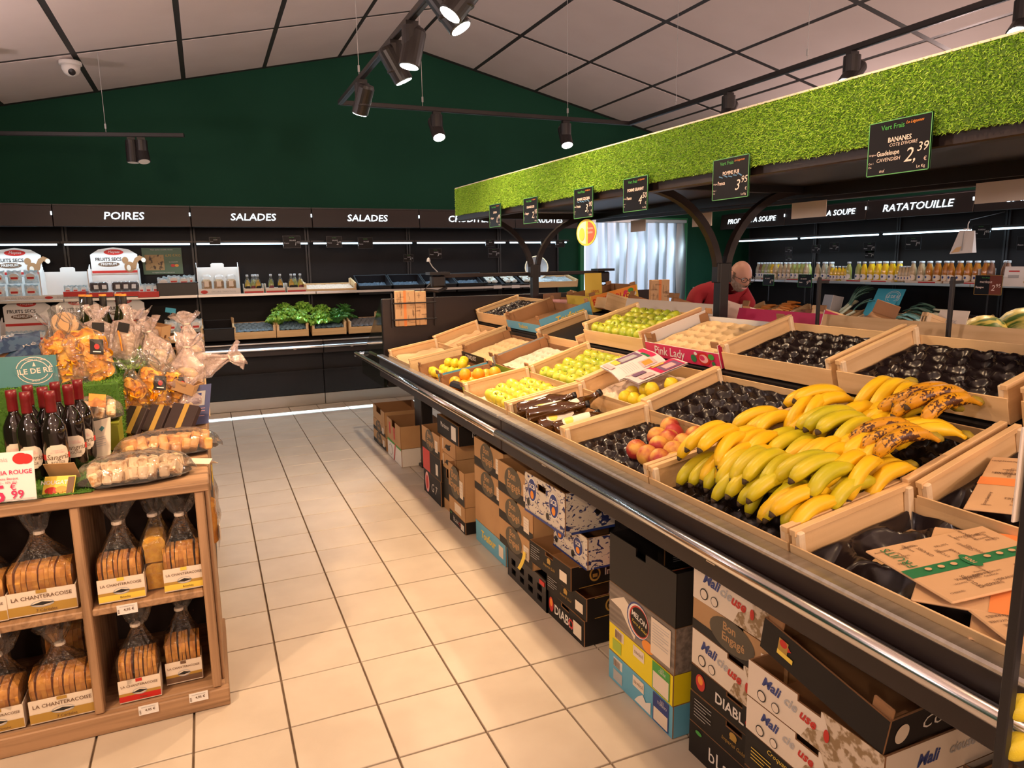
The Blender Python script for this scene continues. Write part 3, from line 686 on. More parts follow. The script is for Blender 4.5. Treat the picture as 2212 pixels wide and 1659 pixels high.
m_lemon = mat('lemon skin', (.82, .60, .02), .4, col2=(.75, .62, .04), nscale=(14, 14, 14), rnd=1, bump=.2, bscale=260)
m_orangef = mat('orange skin', (.85, .32, .01), .42, col2=(.88, .42, .02), nscale=(14, 14, 14), rnd=1, bump=.2, bscale=260)
m_peach = mat('peach skin', (.42, .035, .03), .5, col2=(.78, .42, .08), nscale=(15, 15, 15), nlo=.42, nhi=.60, rnd=1)
m_plum = mat('dark plum skin', (.015, .01, .03), .3)
m_stalk = mat('stalk', (.10, .06, .03), .8)
FM = {}
for nm, prof, mt, r in (('golden', APROF, m_golden, .037), ('granny', APROF, m_granny, .037), ('lemon', LPROF, m_lemon, .031), ('orange', SPROF, m_orangef, .036), ('peach', SPROF, m_peach, .037)):
    FM[nm] = [fruit_mesh(r, prof, mt, 16, .05, s*7) for s in range(2)]
stalk_me = G().tube([(0, 0, .02), (.002, 0, .032), (.006, 0, .040)], .0016, 5).mesh('stalk', m_stalk)
def fruits(e, kind, name, label, group, spots, z, stalk=False, jit=.004):
    for (x, y, *dz) in spots:
        l, r = inn(e, x+random.uniform(-jit, jit), y+random.uniform(-jit, jit), z+(dz[0] if dz else 0), random.uniform(-.6, .6), random.uniform(-.6, .6), random.uniform(0, 6.3))
        o = ob(name, random.choice(FM[kind]), None, l, r, label=label, cat=name.split('_')[-1], group=group)
        if stalk: ob('stalk', stalk_me, o)
def hexspots(nx, ny, px, py, ox=0, oy=0, skip=()):
    return [((i-(nx-1)/2)*px+(px/2 if j % 2 else 0)-px*.25+ox, (j-(ny-1)/2)*py+oy) for j in range(ny) for i in range(nx) if (i, j) not in skip]
# ------------------------------------------------------------------ island row 1 (lowest, at the front)
c = crate('wooden crate with black tray and brown paper bags, nearest on the front row', *row(1, .905)); CB1 = c
liner(c, TBIG, 'black moulded tray with large cups under the paper bags, front row', .05)
c = crate('wooden crate full of bananas, on the front row of the island', *row(1, 1.486)); CBAN1 = c
liner(c, TB3, 'black moulded tray hidden under the front row bananas', .03)
c = crate('wooden crate of peaches on the front row between bananas and cider bottles', *row(1, 2.067)); liner(c, TB3, 'black moulded tray under the peaches', .045)
PS = [(.02, .105), (.10, .14), (.175, .12), (-.045, .13, .004), (.055, .055), (.13, .065), (.20, .06), (.0, .04), (.085, -.01), (.16, -.005), (.235, .0), (.045, -.075), (.12, -.085), (.19, -.075), (.245, .115), (.25, -.065)]
fruits(c, 'peach', 'peach', 'red and yellow peach in the front row crate beside the bananas', 'peaches in the crate', PS, .078)
c = crate('wooden crate holding amber cider bottles lying on their sides', *row(1, 2.627), w=.55); CCID = c
ob('crate_lining', G().box((0, 0, .012), (.50, .34, .004)), c, mats=m_kraftd)
c = crate('wooden crate of yellow green golden apples on the front row', *row(1, 3.205), w=.59); liner(c, TP, 'pale tray under the golden apples', .03)
fruits(c, 'golden', 'golden_apple', 'yellow green golden apple in the front row crate', 'golden apples in the crate', hexspots(6, 4, .075, .072, .03, 0)[1:], .062, True)
lo, ro = row(1, 3.76, .36); c = carton('lime edged orange carton, front row, holding loose oranges', .42, .34, .085, lo, ro, m_lime, m_kraftd, fh=.05, tabs=True, name='fruit_carton', cat='carton', F=[('rect', -.1, .025, .05, .02, m_greend), ('rect', .1, .02, .08, .015, m_yel)], group='printed fruit cartons on the island')
OS = [(-.12, -.10), (-.045, -.11), (.03, -.10), (-.08, -.04), (-.005, -.035), (.07, -.04), (.10, -.10), (-.12, .02), (-.04, .03), (.035, .03), (-.10, .09), (0, .09), (.11, .03), (.12, .10), (-.03, -.06, .05), (.05, -.01, .05), (.12, .07, .05)]
fruits(c, 'orange', 'orange', 'orange in the lime edged carton on the front row', 'oranges in the carton', OS, .045)
g = G(); me_band = G().box((0, 0, 0), (.20, .05, .035), ch=.014); l, r = inn(c, .08, -.14, .075, 0, 0, .25); ob('black_carton_flap', me_band, c, (.10, -.145, .07), (.2, 0, .1), mats=m_blkc)
lo, ro = row(1, 4.22, .36); c = carton('black and brown lemon carton with black name band on the front row', .44, .33, .09, lo, ro, m_blue, m_kraftd, fh=.05, tabs=True, name='fruit_carton', cat='carton', group='printed fruit cartons on the island')
ob('black_band', G().box((0, .15, .085), (.40, .006, .06)).text('CONQUET', .04, 1, M=Tm(-.03, .145, .09), bold=.01), c, mats=[m_blkc, m_white])
fruits(c, 'lemon', 'lemon', 'lemon in the black banded carton on the front row', 'lemons in the carton', [(x, y, z) for x, y, z in ((-.13, -.09, 0), (-.07, -.10, 0), (-.12, -.02, 0), (-.05, -.03, 0), (.02, -.09, 0), (.03, -.02, 0), (-.1, .05, 0), (-.03, .05, 0), (.05, .05, 0), (.11, .0, 0), (.1, .07, 0), (-.06, .0, .045), (.02, .02, .045), (.09, .045, .045), (-.02, .09, .04))], .045)
c = crate('wooden crate holding brown paper, at the far end of the front row', *row(1, 4.87), w=.6)
def crumple(w, d, amp, seed, z=0):
    return G().grid(lambda u, v: ((u-.5)*w, (v-.5)*d, z+amp*(noise.noise(Vector((u*4, v*3, seed)))+.5*noise.noise(Vector((u*9, v*7, seed))))), 16, 12)
l, r = inn(c, -.02, 0, .055); ob('paper_sheet', crumple(.48, .32, .03, 3), None, l, r, mats=m_bag, smooth=True, label='creased brown paper lying in the far front row crate', cat='paper')
# cider bottles
m_amber = mat('amber glass', (.085, .030, .005), .04, spec=.8, coat=1)
m_amber.node_tree.nodes['Principled BSDF'].inputs['Transmission Weight'].default_value = .25
m_dglass = mat('dark wine glass', (.010, .006, .005), .06, spec=.8, coat=.5)
bprof = [(.001, .003), (.030, 0), (.041, .006), (.043, .02), (.043, .15), (.040, .18), (.028, .215), (.017, .245), (.0145, .285), (.0165, .287), (.0165, .300), (.012, .302)]
bot = G().lathe(bprof, 20).mesh('glass_body', m_amber, True); cap = G().lathe([(.0172, .284), (.0178, .290), (.0175, .303), (.001, .305)], 16).mesh('cap', m_black, True)
def patch(r, z0, z1, a0, a1, n=10, rc=.45):
    P = []
    def fn(u, v):
        sh = 1-.55*abs(2*v-1)**4; a = (a0+a1)/2+(a1-a0)*(u-.5)*sh
        return (r*math.sin(a), -r*math.cos(a), z0+(z1-z0)*v)
    return G().grid(fn, n, 8)
lab = patch(.0437, .045, .175, -.75, .75).mesh('paper_label', m_cream, True)
labp = patch(.0441, .055, .095, -.6, .6).mesh('label_band', m_yel, True)
sp = [(-.19, -.01, .052, 88, -6), (-.10, .01, .053, 86, -10), (-.01, .05, .075, 72, -4), (-.13, -.03, .098, 84, -22), (.05, -.02, .052, 88, -14), (.145, .01, .056, 84, -20), (.02, -.05, .10, 86, -30)]
for k, (x, y, z, tl_, yw) in enumerate(sp):
    M_ = mw(CCID) @ Tm(x-.03, y-.02, z) @ Euler((0, 0, rad(yw))).to_matrix().to_4x4() @ Euler((rad(-tl_), 0, 0)).to_matrix().to_4x4() @ Tm(0, 0, -.13, 0, 0, random.uniform(-.5, .5))
    e = emp('cider_bottle', 'amber cider bottle lying in the front row crate, %s' % ('leftmost against the crate end', 'second from the left, low', 'leaning highest at the back', 'lying on top at the left', 'low in the middle', 'rightmost beside the peaches', 'lying on top at the right')[k], 'bottle', M_.translation, M_.to_euler(), 'cider bottles lying in the crate'); e.scale = (.9, .9, .9)
    ob('glass_body', bot, e); ob('cap', cap, e); ob('paper_label', lab, e); ob('label_band', labp, e)

# ------------------------------------------------------------------ row 2
c = crate('wooden crate with black tray and paper bags at the right edge of the second row', *row(2, .87)); CB2 = c
liner(c, TBIG, 'black moulded tray with large cups under the second row paper bags', .05)
c = crate('wooden crate of bananas on the second row with spotted ripe bunches', *row(2, 1.475), w=.6); CBAN2 = c
liner(c, TB3, 'black moulded tray under the second row bananas', .03)
c = crate('wooden crate with empty black tray on the second row beside the bananas', *row(2, 2.072)); liner(c, TB1, 'empty glossy black moulded tray beside the bananas, second row', .062)
c = crate('wooden crate holding lemons and an open magazine on the second row', *row(2, 2.631), w=.55); liner(c, TP, 'pale fibre tray under the magazine', .035); CMAG = c
fruits(c, 'lemon', 'lemon', 'lemon in the crate under the open magazine', 'lemons under the magazine', [(.10, -.13), (.165, -.12), (.04, -.14), (.215, -.05), (.22, .02), (.22, .09), (.15, -.06), (.225, -.13), (.10, -.07, .02), (.19, -.09, .045), (.215, -.01, .04), (.02, -.09)], .065)
c = crate('wooden crate of green apples on the second row behind the golden apples', *row(2, 3.186), w=.56); liner(c, TP, 'pale tray under the second row green apples', .03)
fruits(c, 'granny', 'green_apple', 'green apple in the second row crate', 'green apples on the second row', hexspots(6, 5, .076, .068, .02, 0), .062, True)
lo, ro = row(2, 3.735, .38); c = carton('blue and lime edged carton with empty pale tray on the second row', .5, .38, .1, lo, ro, m_lime, m_kraftd, tabs=True, fh=.06, name='fruit_carton', cat='carton', group='printed fruit cartons on the island', L=[('rect', 0, .05, .3, .03, m_blue)])
l, r = inn(c, 0, 0, .045); ob('moulded_tray', TP, None, l, r, sc=(.9, .9, 1), label='empty pale fibre tray in the blue and lime carton', cat='tray', group='moulded tray liners')
lo, ro = row(2, 4.30, .38); c = carton('blue and white edged carton with empty yellowish tray on the second row', .56, .38, .1, lo, ro, m_greyl, m_kraftd, tabs=True, fh=.06, name='fruit_carton', cat='carton', group='printed fruit cartons on the island')
l, r = inn(c, 0, 0, .045); ob('moulded_tray', TF, None, l, r, label='empty yellowish fibre tray in the blue and white carton', cat='tray', group='moulded tray liners')
c = crate('wooden crate holding a crushed brown paper bag, far end of second row', *row(2, 4.95), w=.6)
l, r = inn(c, 0, 0, .05); ob('paper_sheet', crumple(.48, .32, .035, 8), None, l, r, mats=m_bag, smooth=True, label='crushed brown paper in the far second row crate', cat='paper')
# magazine
M_ = mw(CMAG) @ Tm(-.03, .02, .122, rad(2), rad(-2), rad(-8)) @ Matrix.Scale(1.12, 4)
mg = emp('magazine', 'open glossy food magazine lying across the lemon crate', 'magazine', M_.translation, M_.to_euler()); mg.scale = (1.12, 1.12, 1.12)
m_mag = mat('magazine paper', (.80, .70, .68), .35)
def page(s, u, v, o=0):
    x = s*(.004+u*.185); return (x, (v-.5)*.215, .035*math.sin(min(1, u*1.6)*PI*.5)*(1-u*.75)+.012*u*u*(1 if s > 0 else 2)+o)
for s in (-1, 1):
    p = ob('page', G().grid(lambda u, v: page(s, u, v), 14, 6).grid(lambda u, v: (page(s, u, v)[0]*1.0, page(s, u, v)[1], page(s, u, v)[2]-.006), 14, 6), mg, mats=m_mag, smooth=True)
    g = G(); ms = [m_pink, m_greend, m_yel, m_pinkl, m_greyl, mat('plum photo', (.22, .12, .22), .4), m_orange]
    ops = [(.30, .98, .84, .97, 0), (.35, .75, .80, .86, 1), (.55, .95, .30, .78, 5), (.62, .85, .36, .70, 4), (.60, .92, .20, .33, 2), (.05, .3, .55, .85, 3), (.08, .25, .6, .78, 6), (.45, .9, .03, .14, 3)] if s < 0 else \
          [(.03, .97, .46, .96, 0), (.07, .42, .60, .85, 3), (.12, .34, .66, .80, 6), (.55, .95, .55, .92, 5), (.62, .86, .62, .84, 3), (.44, .52, .5, .75, 2), (.06, .3, .08, .3, 4), (.40, .62, .10, .34, 5), (.70, .92, .12, .38, 3), (.2, .4, .52, .57, 2)]
    for k, (a, b, c0, d0, mi_) in enumerate(ops): g.grid(lambda u, v, a=a, b=b, c0=c0, d0=d0, k=k: page(s, a+(b-a)*u, c0+(d0-c0)*v, .001+.0004*k), 8, 2, mi_)
    for k in range(7 if s < 0 else 3): g.grid(lambda u, v, k=k: page(s, .08+.34*u, .20+.045*k+.008*v, .0016), 6, 1, 4)
    ob('printed_pictures', g, p, mats=ms)

# ------------------------------------------------------------------ row 3 (top, raised)
c = crate('wooden crate cropped by the right edge on the raised top row', *row(3, .875))
liner(c, TB2, 'black moulded tray in the crate cropped at right edge, top row', .05)
c = crate('wooden crate with wide empty black tray, right one on the raised top row', *row(3, 1.483)); liner(c, TB2, 'empty crinkled black tray, right one on the top row', .052)
c = crate('wooden crate with empty black tray, left one on the raised top row', *row(3, 2.078)); liner(c, TB2, 'empty crinkled black tray, left one on the top row', .052)
lo, ro = row(3, 2.662, .4)
c = carton('pink printed apple carton with empty beige tray on the top row', .55, .4, .095, lo, ro, m_pink, m_white, tabs=True, fh=.07, sh=.105, name='fruit_carton', cat='carton', group='printed fruit cartons on the island',
    F=[('text', 'Pink Lady', -.09, .035, .062, m_white, dict(sh=.25, b=.005)), ('disc', .17, .035, .045, .03, m_red), ('disc', .17, .035, .03, .02, m_pinkl), ('disc', .16, .038, .018, .012, m_pink), ('disc', .10, .03, .02, .018, m_greend), ('disc', .225, .05, .02, .014, m_greenp), ('disc', .12, .055, .011, .008, m_white), ('disc', .235, .02, .012, .01, m_greend)],
    L=[('text', 'Pink Lady', .1, .085, .03, m_white, dict(sh=.25))], R=[('text', 'Pink Lady', 0, .06, .04, m_white, dict(sh=.25)), ('disc', .1, .06, .03, .02, m_greenp)])
l, r = inn(c, 0, 0, .055); ob('moulded_tray', TF, None, l, r, label='empty beige moulded tray in the pink carton', cat='tray', group='moulded tray liners')
c = crate('wooden crate of green apples on the raised top row', *row(3, 3.26), w=.6); liner(c, TB3, 'dark tray under the top row green apples', .04)
fruits(c, 'granny', 'green_apple', 'green apple in the top row crate left of the pink carton', 'green apples on the top row', hexspots(7, 5, .073, .068, .0, 0)[:-1], .07, True)
lo, ro = row(3, 3.85, .39); c = crate('empty wooden crate on the top row between green apples and blue carton', (lo[0]-.03, lo[1], lo[2]-.07), ro, w=.56, h=.11)
lo, ro = row(3, 4.43, .4)
c = carton('light blue printed carton on the top row, empty inside', .56, .4, .095, lo, ro, m_blue, m_kraftd, fh=.06, tabs=True, name='fruit_carton', cat='carton', group='printed fruit cartons on the island',
    F=[('text', 'Toufours', .0, .03, .04, m_yel, dict(b=.02, sh=.2))], R=[('text', 'Toufours', .03, .05, .06, m_yel, dict(b=.025, sh=.2))])
c = crate('wooden crate with dark tray at the far end of the top row', *row(3, 5.02), w=.6, h=.10); liner(c, TB3, 'black tray in the far top row crate', .06)
# far half of the island, rims only in view
def frow(y, d=.39, dx=0, dz=0): t = T3; x0 = 2*IX-1.99; return (x0-d/2*math.cos(t)+dx, y, 1.132+d/2*math.sin(t)+dz), (t, 0, PI/2)
lo, ro = frow(4.55); crate('wooden crate under the watermelon carton on the far side', lo, ro)
c = carton('yellow and pink watermelon carton printed PASTEQUE standing behind the top row', .40, .36, .118, (2.72, 4.59, 1.243), (0, rad(-11), 0), m_yel, m_kraftd, name='fruit_carton', cat='carton', tabs=True,
    F=[('rect', 0, .097, .38, .04, m_orange), ('text', 'PASTEQUE', -.03, .066, .064, m_red, dict(b=.02)), ('text', 'la mini', .04, .034, .034, m_red, dict(sh=.3)), ('disc', -.11, .025, .03, .015, m_red), ('rect', .02, .014, .10, .016, m_greenp), ('disc', .14, .09, .024, .016, m_greenp), ('disc', .17, .06, .014, .014, m_white), ('poly', [(.06, .05), (.09, .1), (.12, .09)], m_pink)])
c = carton('yellow and pink card flap box open behind the watermelon carton', .42, .3, .16, (2.68, 4.95, 1.16), (0, 0, rad(-55)), m_pinkl, m_kraftd, name='fruit_carton', cat='carton', fh=.12, F=[('disc', .05, .06, .05, .03, m_yel)])
ob('header_card', G().box((0, 0, .1), (.13, .004, .19)).text('100%', .03, 1, M=Tm(.01, -.004, .06)), None, (2.60, 4.52, 1.29), (rad(-8), 0, rad(-10)), mats=[m_yel, m_red], label='yellow card standing up behind the watermelon carton', cat='card')
o = paper_pack(None, .16, .2, .03, (3.0, 4.28, 1.33), (0, 0, 0), 9, m_bago, label='pack of brown paper bags standing before the strip curtain', cat='paper bags')
for k, (y, lb) in enumerate(((3.78, 'left'), (3.30, 'right'))):
    lo, ro = frow(y); c = carton('white apple carton with blue and red lettering behind the top row, %s one' % lb, .48, .38, .12, lo, ro, m_cream, m_kraftd, tabs=True, name='fruit_carton', cat='carton', group='white cartons on the far side of the island', fh=.09)
    ob('back_print', decal([('text', 'Malicieuse', 0, .06, .05, m_navy, dict(sh=.3, b=.02)), ('text', 'use', .11, .062, .05, m_red, dict(sh=.3, b=.02))])[0], c, (0, .19, .01), (0, 0, 0), mats=[m_navy, m_red])
lo, ro = frow(2.65); c = carton('pink apple carton on the far side behind the first pink carton', .55, .4, .1, lo, ro, m_pink, m_white, tabs=True, name='fruit_carton', cat='carton', fh=.08)
m_bluet = mat('shiny blue liner', (.01, .02, .28), .2)
for k, y in enumerate((2.17, 1.62)):
    lo, ro = frow(y); c = crate('wooden crate with shiny blue liner on the far side, %s one' % ('left' if k == 0 else 'right'), lo, ro)
    l, r = inn(c, 0, 0, .06); ob('moulded_tray', tray_mesh(.53, .36, m_bluet, .03, .02, .01, 3+k, res=.012), None, l, r, label='shiny blue liner tray, %s one on the far side of the island' % ('left' if k == 0 else 'right'), cat='tray')
ob('carton_flap', G().box((0, 0, .0), (.16, .10, .004)).box((.07, 0, .03), (.004, .1, .06)), None, (2.70, 2.20, 1.300), (.35, -.15, .5), mats=m_kraftd, label='brown carton flap sticking up beside the blue liner', cat='carton flap')
ob('note_card', G().box((0, 0, .05), (.003, .11, .10)).text('PRIX', .02, 1, M=Tm(-.004, 0, .05, 0, 0, -PI/2)), None, (2.66, 1.86, 1.265), (0, rad(25), .15), mats=[m_cream, m_greyl], label='cream folded note card between the two blue liners', cat='card')
m_melon = mat('striped melon rind', (.55, .46, .10), .4, col2=(.06, .13, .02), nscale=(22, 22, 4), nlo=.47, nhi=.54, rnd=1)
mel = fruit_mesh(.1, SPROF, m_melon, 20, .03)
for k, (x, y, z, s, lb) in enumerate(((2.92, 1.735, 1.275, .9, 'larger striped yellow green melon on the far side of the island'), (2.78, 1.80, 1.262, .75, 'smaller striped melon half hidden before the larger one'))):
    ob('melon', mel, None, (x, y, z), (1.2, .3*k, .6), sc=(s, s, s*1.12), label=lb, cat='melon')
# thin poles and cross bar with scales
for k, (y, h) in enumerate(((2.31, .26), (1.71, .27))):
    ob('sign_pole', G().box((0, 0, h/2), (.014, .014, h), ch=.002).box((.02, 0, h-.02), (.06, .012, .012)), None, (IX, y, 1.225), mats=m_black, label='thin black sign pole on the island crest, %s' % ('left one' if k == 0 else 'right one'), cat='pole')
cb = emp('scale_bar', 'black cross bar with two produce scales behind the first post', 'scale', (IX, 5.26, 1.475))
ob('bar', G().box((-.05, 0, 0), (1.45, .022, .03), ch=.004), cb, mats=m_brownb)
for x in (-.80, .66):
    s = ob('scale_head', G().box((x, 0, .02), (.16, .12, .02)).box((x, .01, -.04), (.11, .08, .09), ch=.012).tube([(x-.07, -.02, -.06), (x-.12, -.03, -.10), (x-.02, -.05, -.115), (x+.06, -.02, -.09)], .012, 6), cb, mats=m_black)
ob('pole_hook', G().tube([(-.80, 0, .03), (-.84, 0, .07), (-.87, 0, .12)], .004, 5).lathe([(.016, 0), (.012, .02), (.004, .03)], 8, M=Tm(-.87, 0, .11)), cb, mats=m_greyl)
# ------------------------------------------------------------------ bananas
def banana_mat(nm, a, b, spots=0):
    m = mat(nm, a, .42, col2=b, nscale=(7, 7, 7), rnd=1, nlo=.35, nhi=.7)
    if spots:
        nt = m.node_tree; N = nt.nodes; L = nt.links; bs = N['Principled BSDF']; src = bs.inputs['Base Color'].links[0].from_socket
        tc = N.new('ShaderNodeTexCoord'); no = N.new('ShaderNodeTexNoise'); no.inputs['Scale'].default_value = 130; no.inputs['Detail'].default_value = 3
        n2 = N.new('ShaderNodeTexNoise'); n2.inputs['Scale'].default_value = 24; mu = N.new('ShaderNodeMath'); mu.operation = 'MULTIPLY'
        L.new(tc.outputs['Object'], no.inputs['Vector']); L.new(tc.outputs['Object'], n2.inputs['Vector']); L.new(no.outputs[0], mu.inputs[0]); L.new(n2.outputs[0], mu.inputs[1])
        rp = N.new('ShaderNodeMapRange'); rp.inputs[1].default_value = spots; rp.inputs[2].default_value = spots+.04; L.new(mu.outputs[0], rp.inputs[0])
        mx = N.new('ShaderNodeMix'); mx.data_type = 'RGBA'; mx.inputs[7].default_value = (.07, .02, .004, 1); L.new(rp.outputs[0], mx.inputs[0]); L.new(src, mx.inputs[6]); L.new(mx.outputs[2], bs.inputs['Base Color'])
    return m
m_banY = banana_mat('ripe banana', (.80, .48, .006), (.85, .58, .02)); m_banG = banana_mat('greenish banana', (.50, .46, .01), (.74, .56, .015)); m_banS = banana_mat('spotted banana', (.66, .32, .008), (.55, .24, .008), .27)
m_tip = mat('banana tip', (.05, .03, .012), .8); m_stem = mat('banana crown', (.34, .26, .02), .6)
def banana_me(m, rho, a0, a1, fat, nm='banana'):
    g = G(); pts = []; rr = []
    n = 18
    for k in range(n+1):
        s = k/n; a = a0+(a1-a0)*s
        pts.append((rho*(math.sin(a)-math.sin(a0)), 0, rho*(math.cos(a)-math.cos(a0))))
        r = .0065 if s < .10 else .0065+(fat-.0065)*min(1, (s-.10)/.2)**.8
        if s > .80: r = fat*(1-((s-.80)/.2)**1.6*.78)
        rr.append(r)
    g.tube(pts[:-1], rr[:-1], 6); g.tube(pts[-2:], [rr[-2]*.98, rr[-1]*.8], 6, 1)
    return g.mesh('banana', [m, m_tip], True)
BM = {}
for nm, m in (('Y', m_banY), ('G', m_banG), ('S', m_banS)):
    BM[nm] = [banana_me(m, .135, rad(-46), rad(48), .0215), banana_me(m, .12, rad(-44), rad(54), .0205), banana_me(m, .155, rad(-38), rad(42), .0215)]
crown = G().tube([(-.022, 0, -.012), (-.008, 0, -.003), (.006, 0, .004)], [.008, .014, .010], 7).mesh('crown', [m_stem], True)
def bunch(loc, yawd, n, kind, label, pitch=0, roll=0, gap=.036, fan=5):
    e = emp('banana_bunch', label, 'bananas', loc, (rad(roll), rad(pitch), rad(yawd)), 'banana bunches in the crates')
    ob('crown', crown, e, sc=(1, max(1, n*.55), 1))
    for k in range(n):
        o = k-(n-1)/2
        ob('banana', BM[kind][(k*2+n) % 3], e, (.006*abs(o), o*gap, -.002*o*o+random.uniform(-.004, .004)), (random.uniform(-.12, .12)+o*.10, random.uniform(-.12, .12), rad(o*fan)))
    return e
BL = [((1.465, 1.66, 1.045), 188, 4, 'Y', 'front left bunch of yellow bananas draped over the front crate end', 12), ((1.475, 1.60, 1.0), 196, 3, 'Y', 'yellow bananas under the front left bunch', 16),
      ((1.46, 1.50, 1.01), 200, 4, 'G', 'greenish bunch in the middle of the front banana crate', 14), ((1.46, 1.42, 1.02), 192, 4, 'G', 'greenish yellow bunch right of middle in the front banana crate', 14),
      ((1.50, 1.275, 1.035), 176, 3, 'G', 'greenish bunch lying nearest the front right crate end', 10), ((1.43, 1.33, .985), 180, 4, 'G', 'green bananas low at the front edge of the front crate', 14),
      ((1.43, 1.46, .975), 186, 3, 'G', 'green bananas low at the front middle of the front crate', 16), ((1.42, 1.24, .975), 172, 3, 'Y', 'yellow bananas low in the front right corner', 14),
      ((1.56, 1.60, 1.03), 184, 3, 'Y', 'short yellow bunch behind the front left bunch', 12), ((1.60, 1.375, 1.06), 182, 5, 'Y', 'upright row of five yellow bananas in the middle of the crates', 22),
      ((1.57, 1.26, 1.05), 190, 2, 'Y', 'two curved yellow bananas right of the upright row', 20), ((1.78, 1.63, 1.13), 196, 2, 'Y', 'two large arched bananas at the left of the second crate', 20),
      ((1.70, 1.66, 1.06), 170, 3, 'Y', 'yellow bananas under the two arched ones', 10), ((1.86, 1.60, 1.12), 165, 3, 'Y', 'yellow bunch at the back left of the second crate', 0),
      ((1.74, 1.43, 1.095), 172, 4, 'G', 'green sided bunch across the middle of the second crate', 6), ((1.99, 1.50, 1.185), 184, 3, 'Y', 'three bananas standing up at the back of the second crate', 28),
      ((1.86, 1.47, 1.10), 178, 4, 'Y', 'yellow bananas below the standing ones in the second crate', 14), ((1.95, 1.27, 1.17), 160, 3, 'S', 'brown spotted bunch of three at the back right', 8),
      ((1.93, 1.31, 1.145), 152, 2, 'S', 'brown spotted pair beneath the back right bunch', 10), ((1.73, 1.225, 1.10), 158, 3, 'S', 'brown blotched bunch of three at the right crate end', 10),
      ((1.84, 1.215, 1.095), 140, 3, 'Y', 'yellow bananas in the far right corner of the second crate', 8), ((1.70, 1.31, 1.07), 178, 3, 'Y', 'yellow bananas between the blotched and upright bunches', 14),
      ((1.64, 1.52, 1.03), 180, 3, 'G', 'greenish bananas low between the two banana crates', 10),
      ((1.45, 1.64, .965), 184, 3, 'G', 'greenish bananas low in the front left corner of the front crate', 14), ((1.50, 1.53, 1.01), 190, 3, 'Y', 'yellow bananas between the front left and middle bunches', 16),
      ((1.54, 1.245, 1.0), 176, 3, 'G', 'greenish bananas low against the right end of the front crate', 14), ((1.92, 1.42, 1.12), 176, 3, 'Y', 'yellow bananas behind the green sided bunch', 16),
      ((1.82, 1.31, 1.085), 168, 3, 'Y', 'yellow bananas between the two spotted bunches', 12), ((1.78, 1.54, 1.075), 178, 3, 'Y', 'yellow bananas behind the two arched ones', 14),
      ((1.66, 1.235, 1.03), 172, 3, 'Y', 'yellow bananas under the brown blotched bunch', 14)]
for (l, yw, n, k, lb, pt) in BL: bunch(l, yw, n, k, lb, pt)
# paper bags lying in the near crates
def bag_on(e, x, y, z, rz, w, h, seed, band, label, tilt=(0, 0), n=20, extra=None):
    M_ = mw(e) @ Tm(x, y, z, tilt[0], tilt[1], rz) @ Tm(0, 0, 0, -PI/2, 0, 0)
    o = paper_pack(None, w, h, .006, M_.translation, M_.to_euler(), seed, band, n=n, label=label, cat='paper bag', group='paper bags lying in the near crates')
    if extra:
        g, ms = decal(extra, y=-.0052); ob('printed_words', g, o, mats=ms)
    return o
bag_on(CB1, .06, .03, .075, rad(-150), .28, .36, 21, m_bago, 'orange striped brown paper bag under the green striped one, front crate', (.05, .0))
bag_on(CB1, .14, -.02, .078, rad(-112), .26, .34, 22, m_bago, 'orange striped brown paper bag at the right, front crate', (.03, -.03))
bag_on(CB1, .01, .0, .088, rad(168), .24, .30, 23, m_greend, 'green striped brown paper bag on top in the front crate', (.06, .02), 22,
    [('text', 'FRUITS', .06, .115, .03, m_greend), ('text', 'LEGUMES', -.07, -.115, .026, m_greend), ('disc', -.005, 0, .028, .014, m_greend), ('text', '100%', -.005, 0, .014, m_bag, dict(b=.02))]+[('disc', -.005, .04+.03*k, .006, .007, m_bag) for k in range(3)]+[('disc', -.005, -.04-.03*k, .006, .007, m_bag) for k in range(3)])
bag_on(CB1, .22, -.03, .068, rad(-60), .22, .3, 24, m_bago, 'brown paper bag cut by the right edge, front crate', (.02, .02))
bag_on(CB2, -.05, .0, .085, rad(-70), .26, .36, 25, m_bago, 'orange striped brown paper bag in the second row crate', (.03, .02), 22, [('text', 'FRUITS', -.07, .12, .03, m_bago)])
# near black post with pale card and yellow net bags at the right edge
np_ = emp('display_post', 'dark blurred display post with pale card at the right edge', 'display post', (1.05, .590, 0))
ob('post', G().box((0, 0, .665), (.016, .016, 1.33), ch=.002), np_, mats=m_black)
ob('pale_card', G().box((.004, .012, 1.262), (.040, .004, .14), ch=.001), np_, mats=m_cream)
for k, z in enumerate((.835, .90)):
    nb = fruit_mesh(.03, LPROF, m_lemon, 12, .1, k*3)
    ob('net_bag_of_lemons', nb, None, (1.075, .583, z), (.4, .9, .3), sc=(.6, .6, .8), label='yellow net bag on the near post, %s one' % ('lower' if k == 0 else 'upper'), cat='net bag')

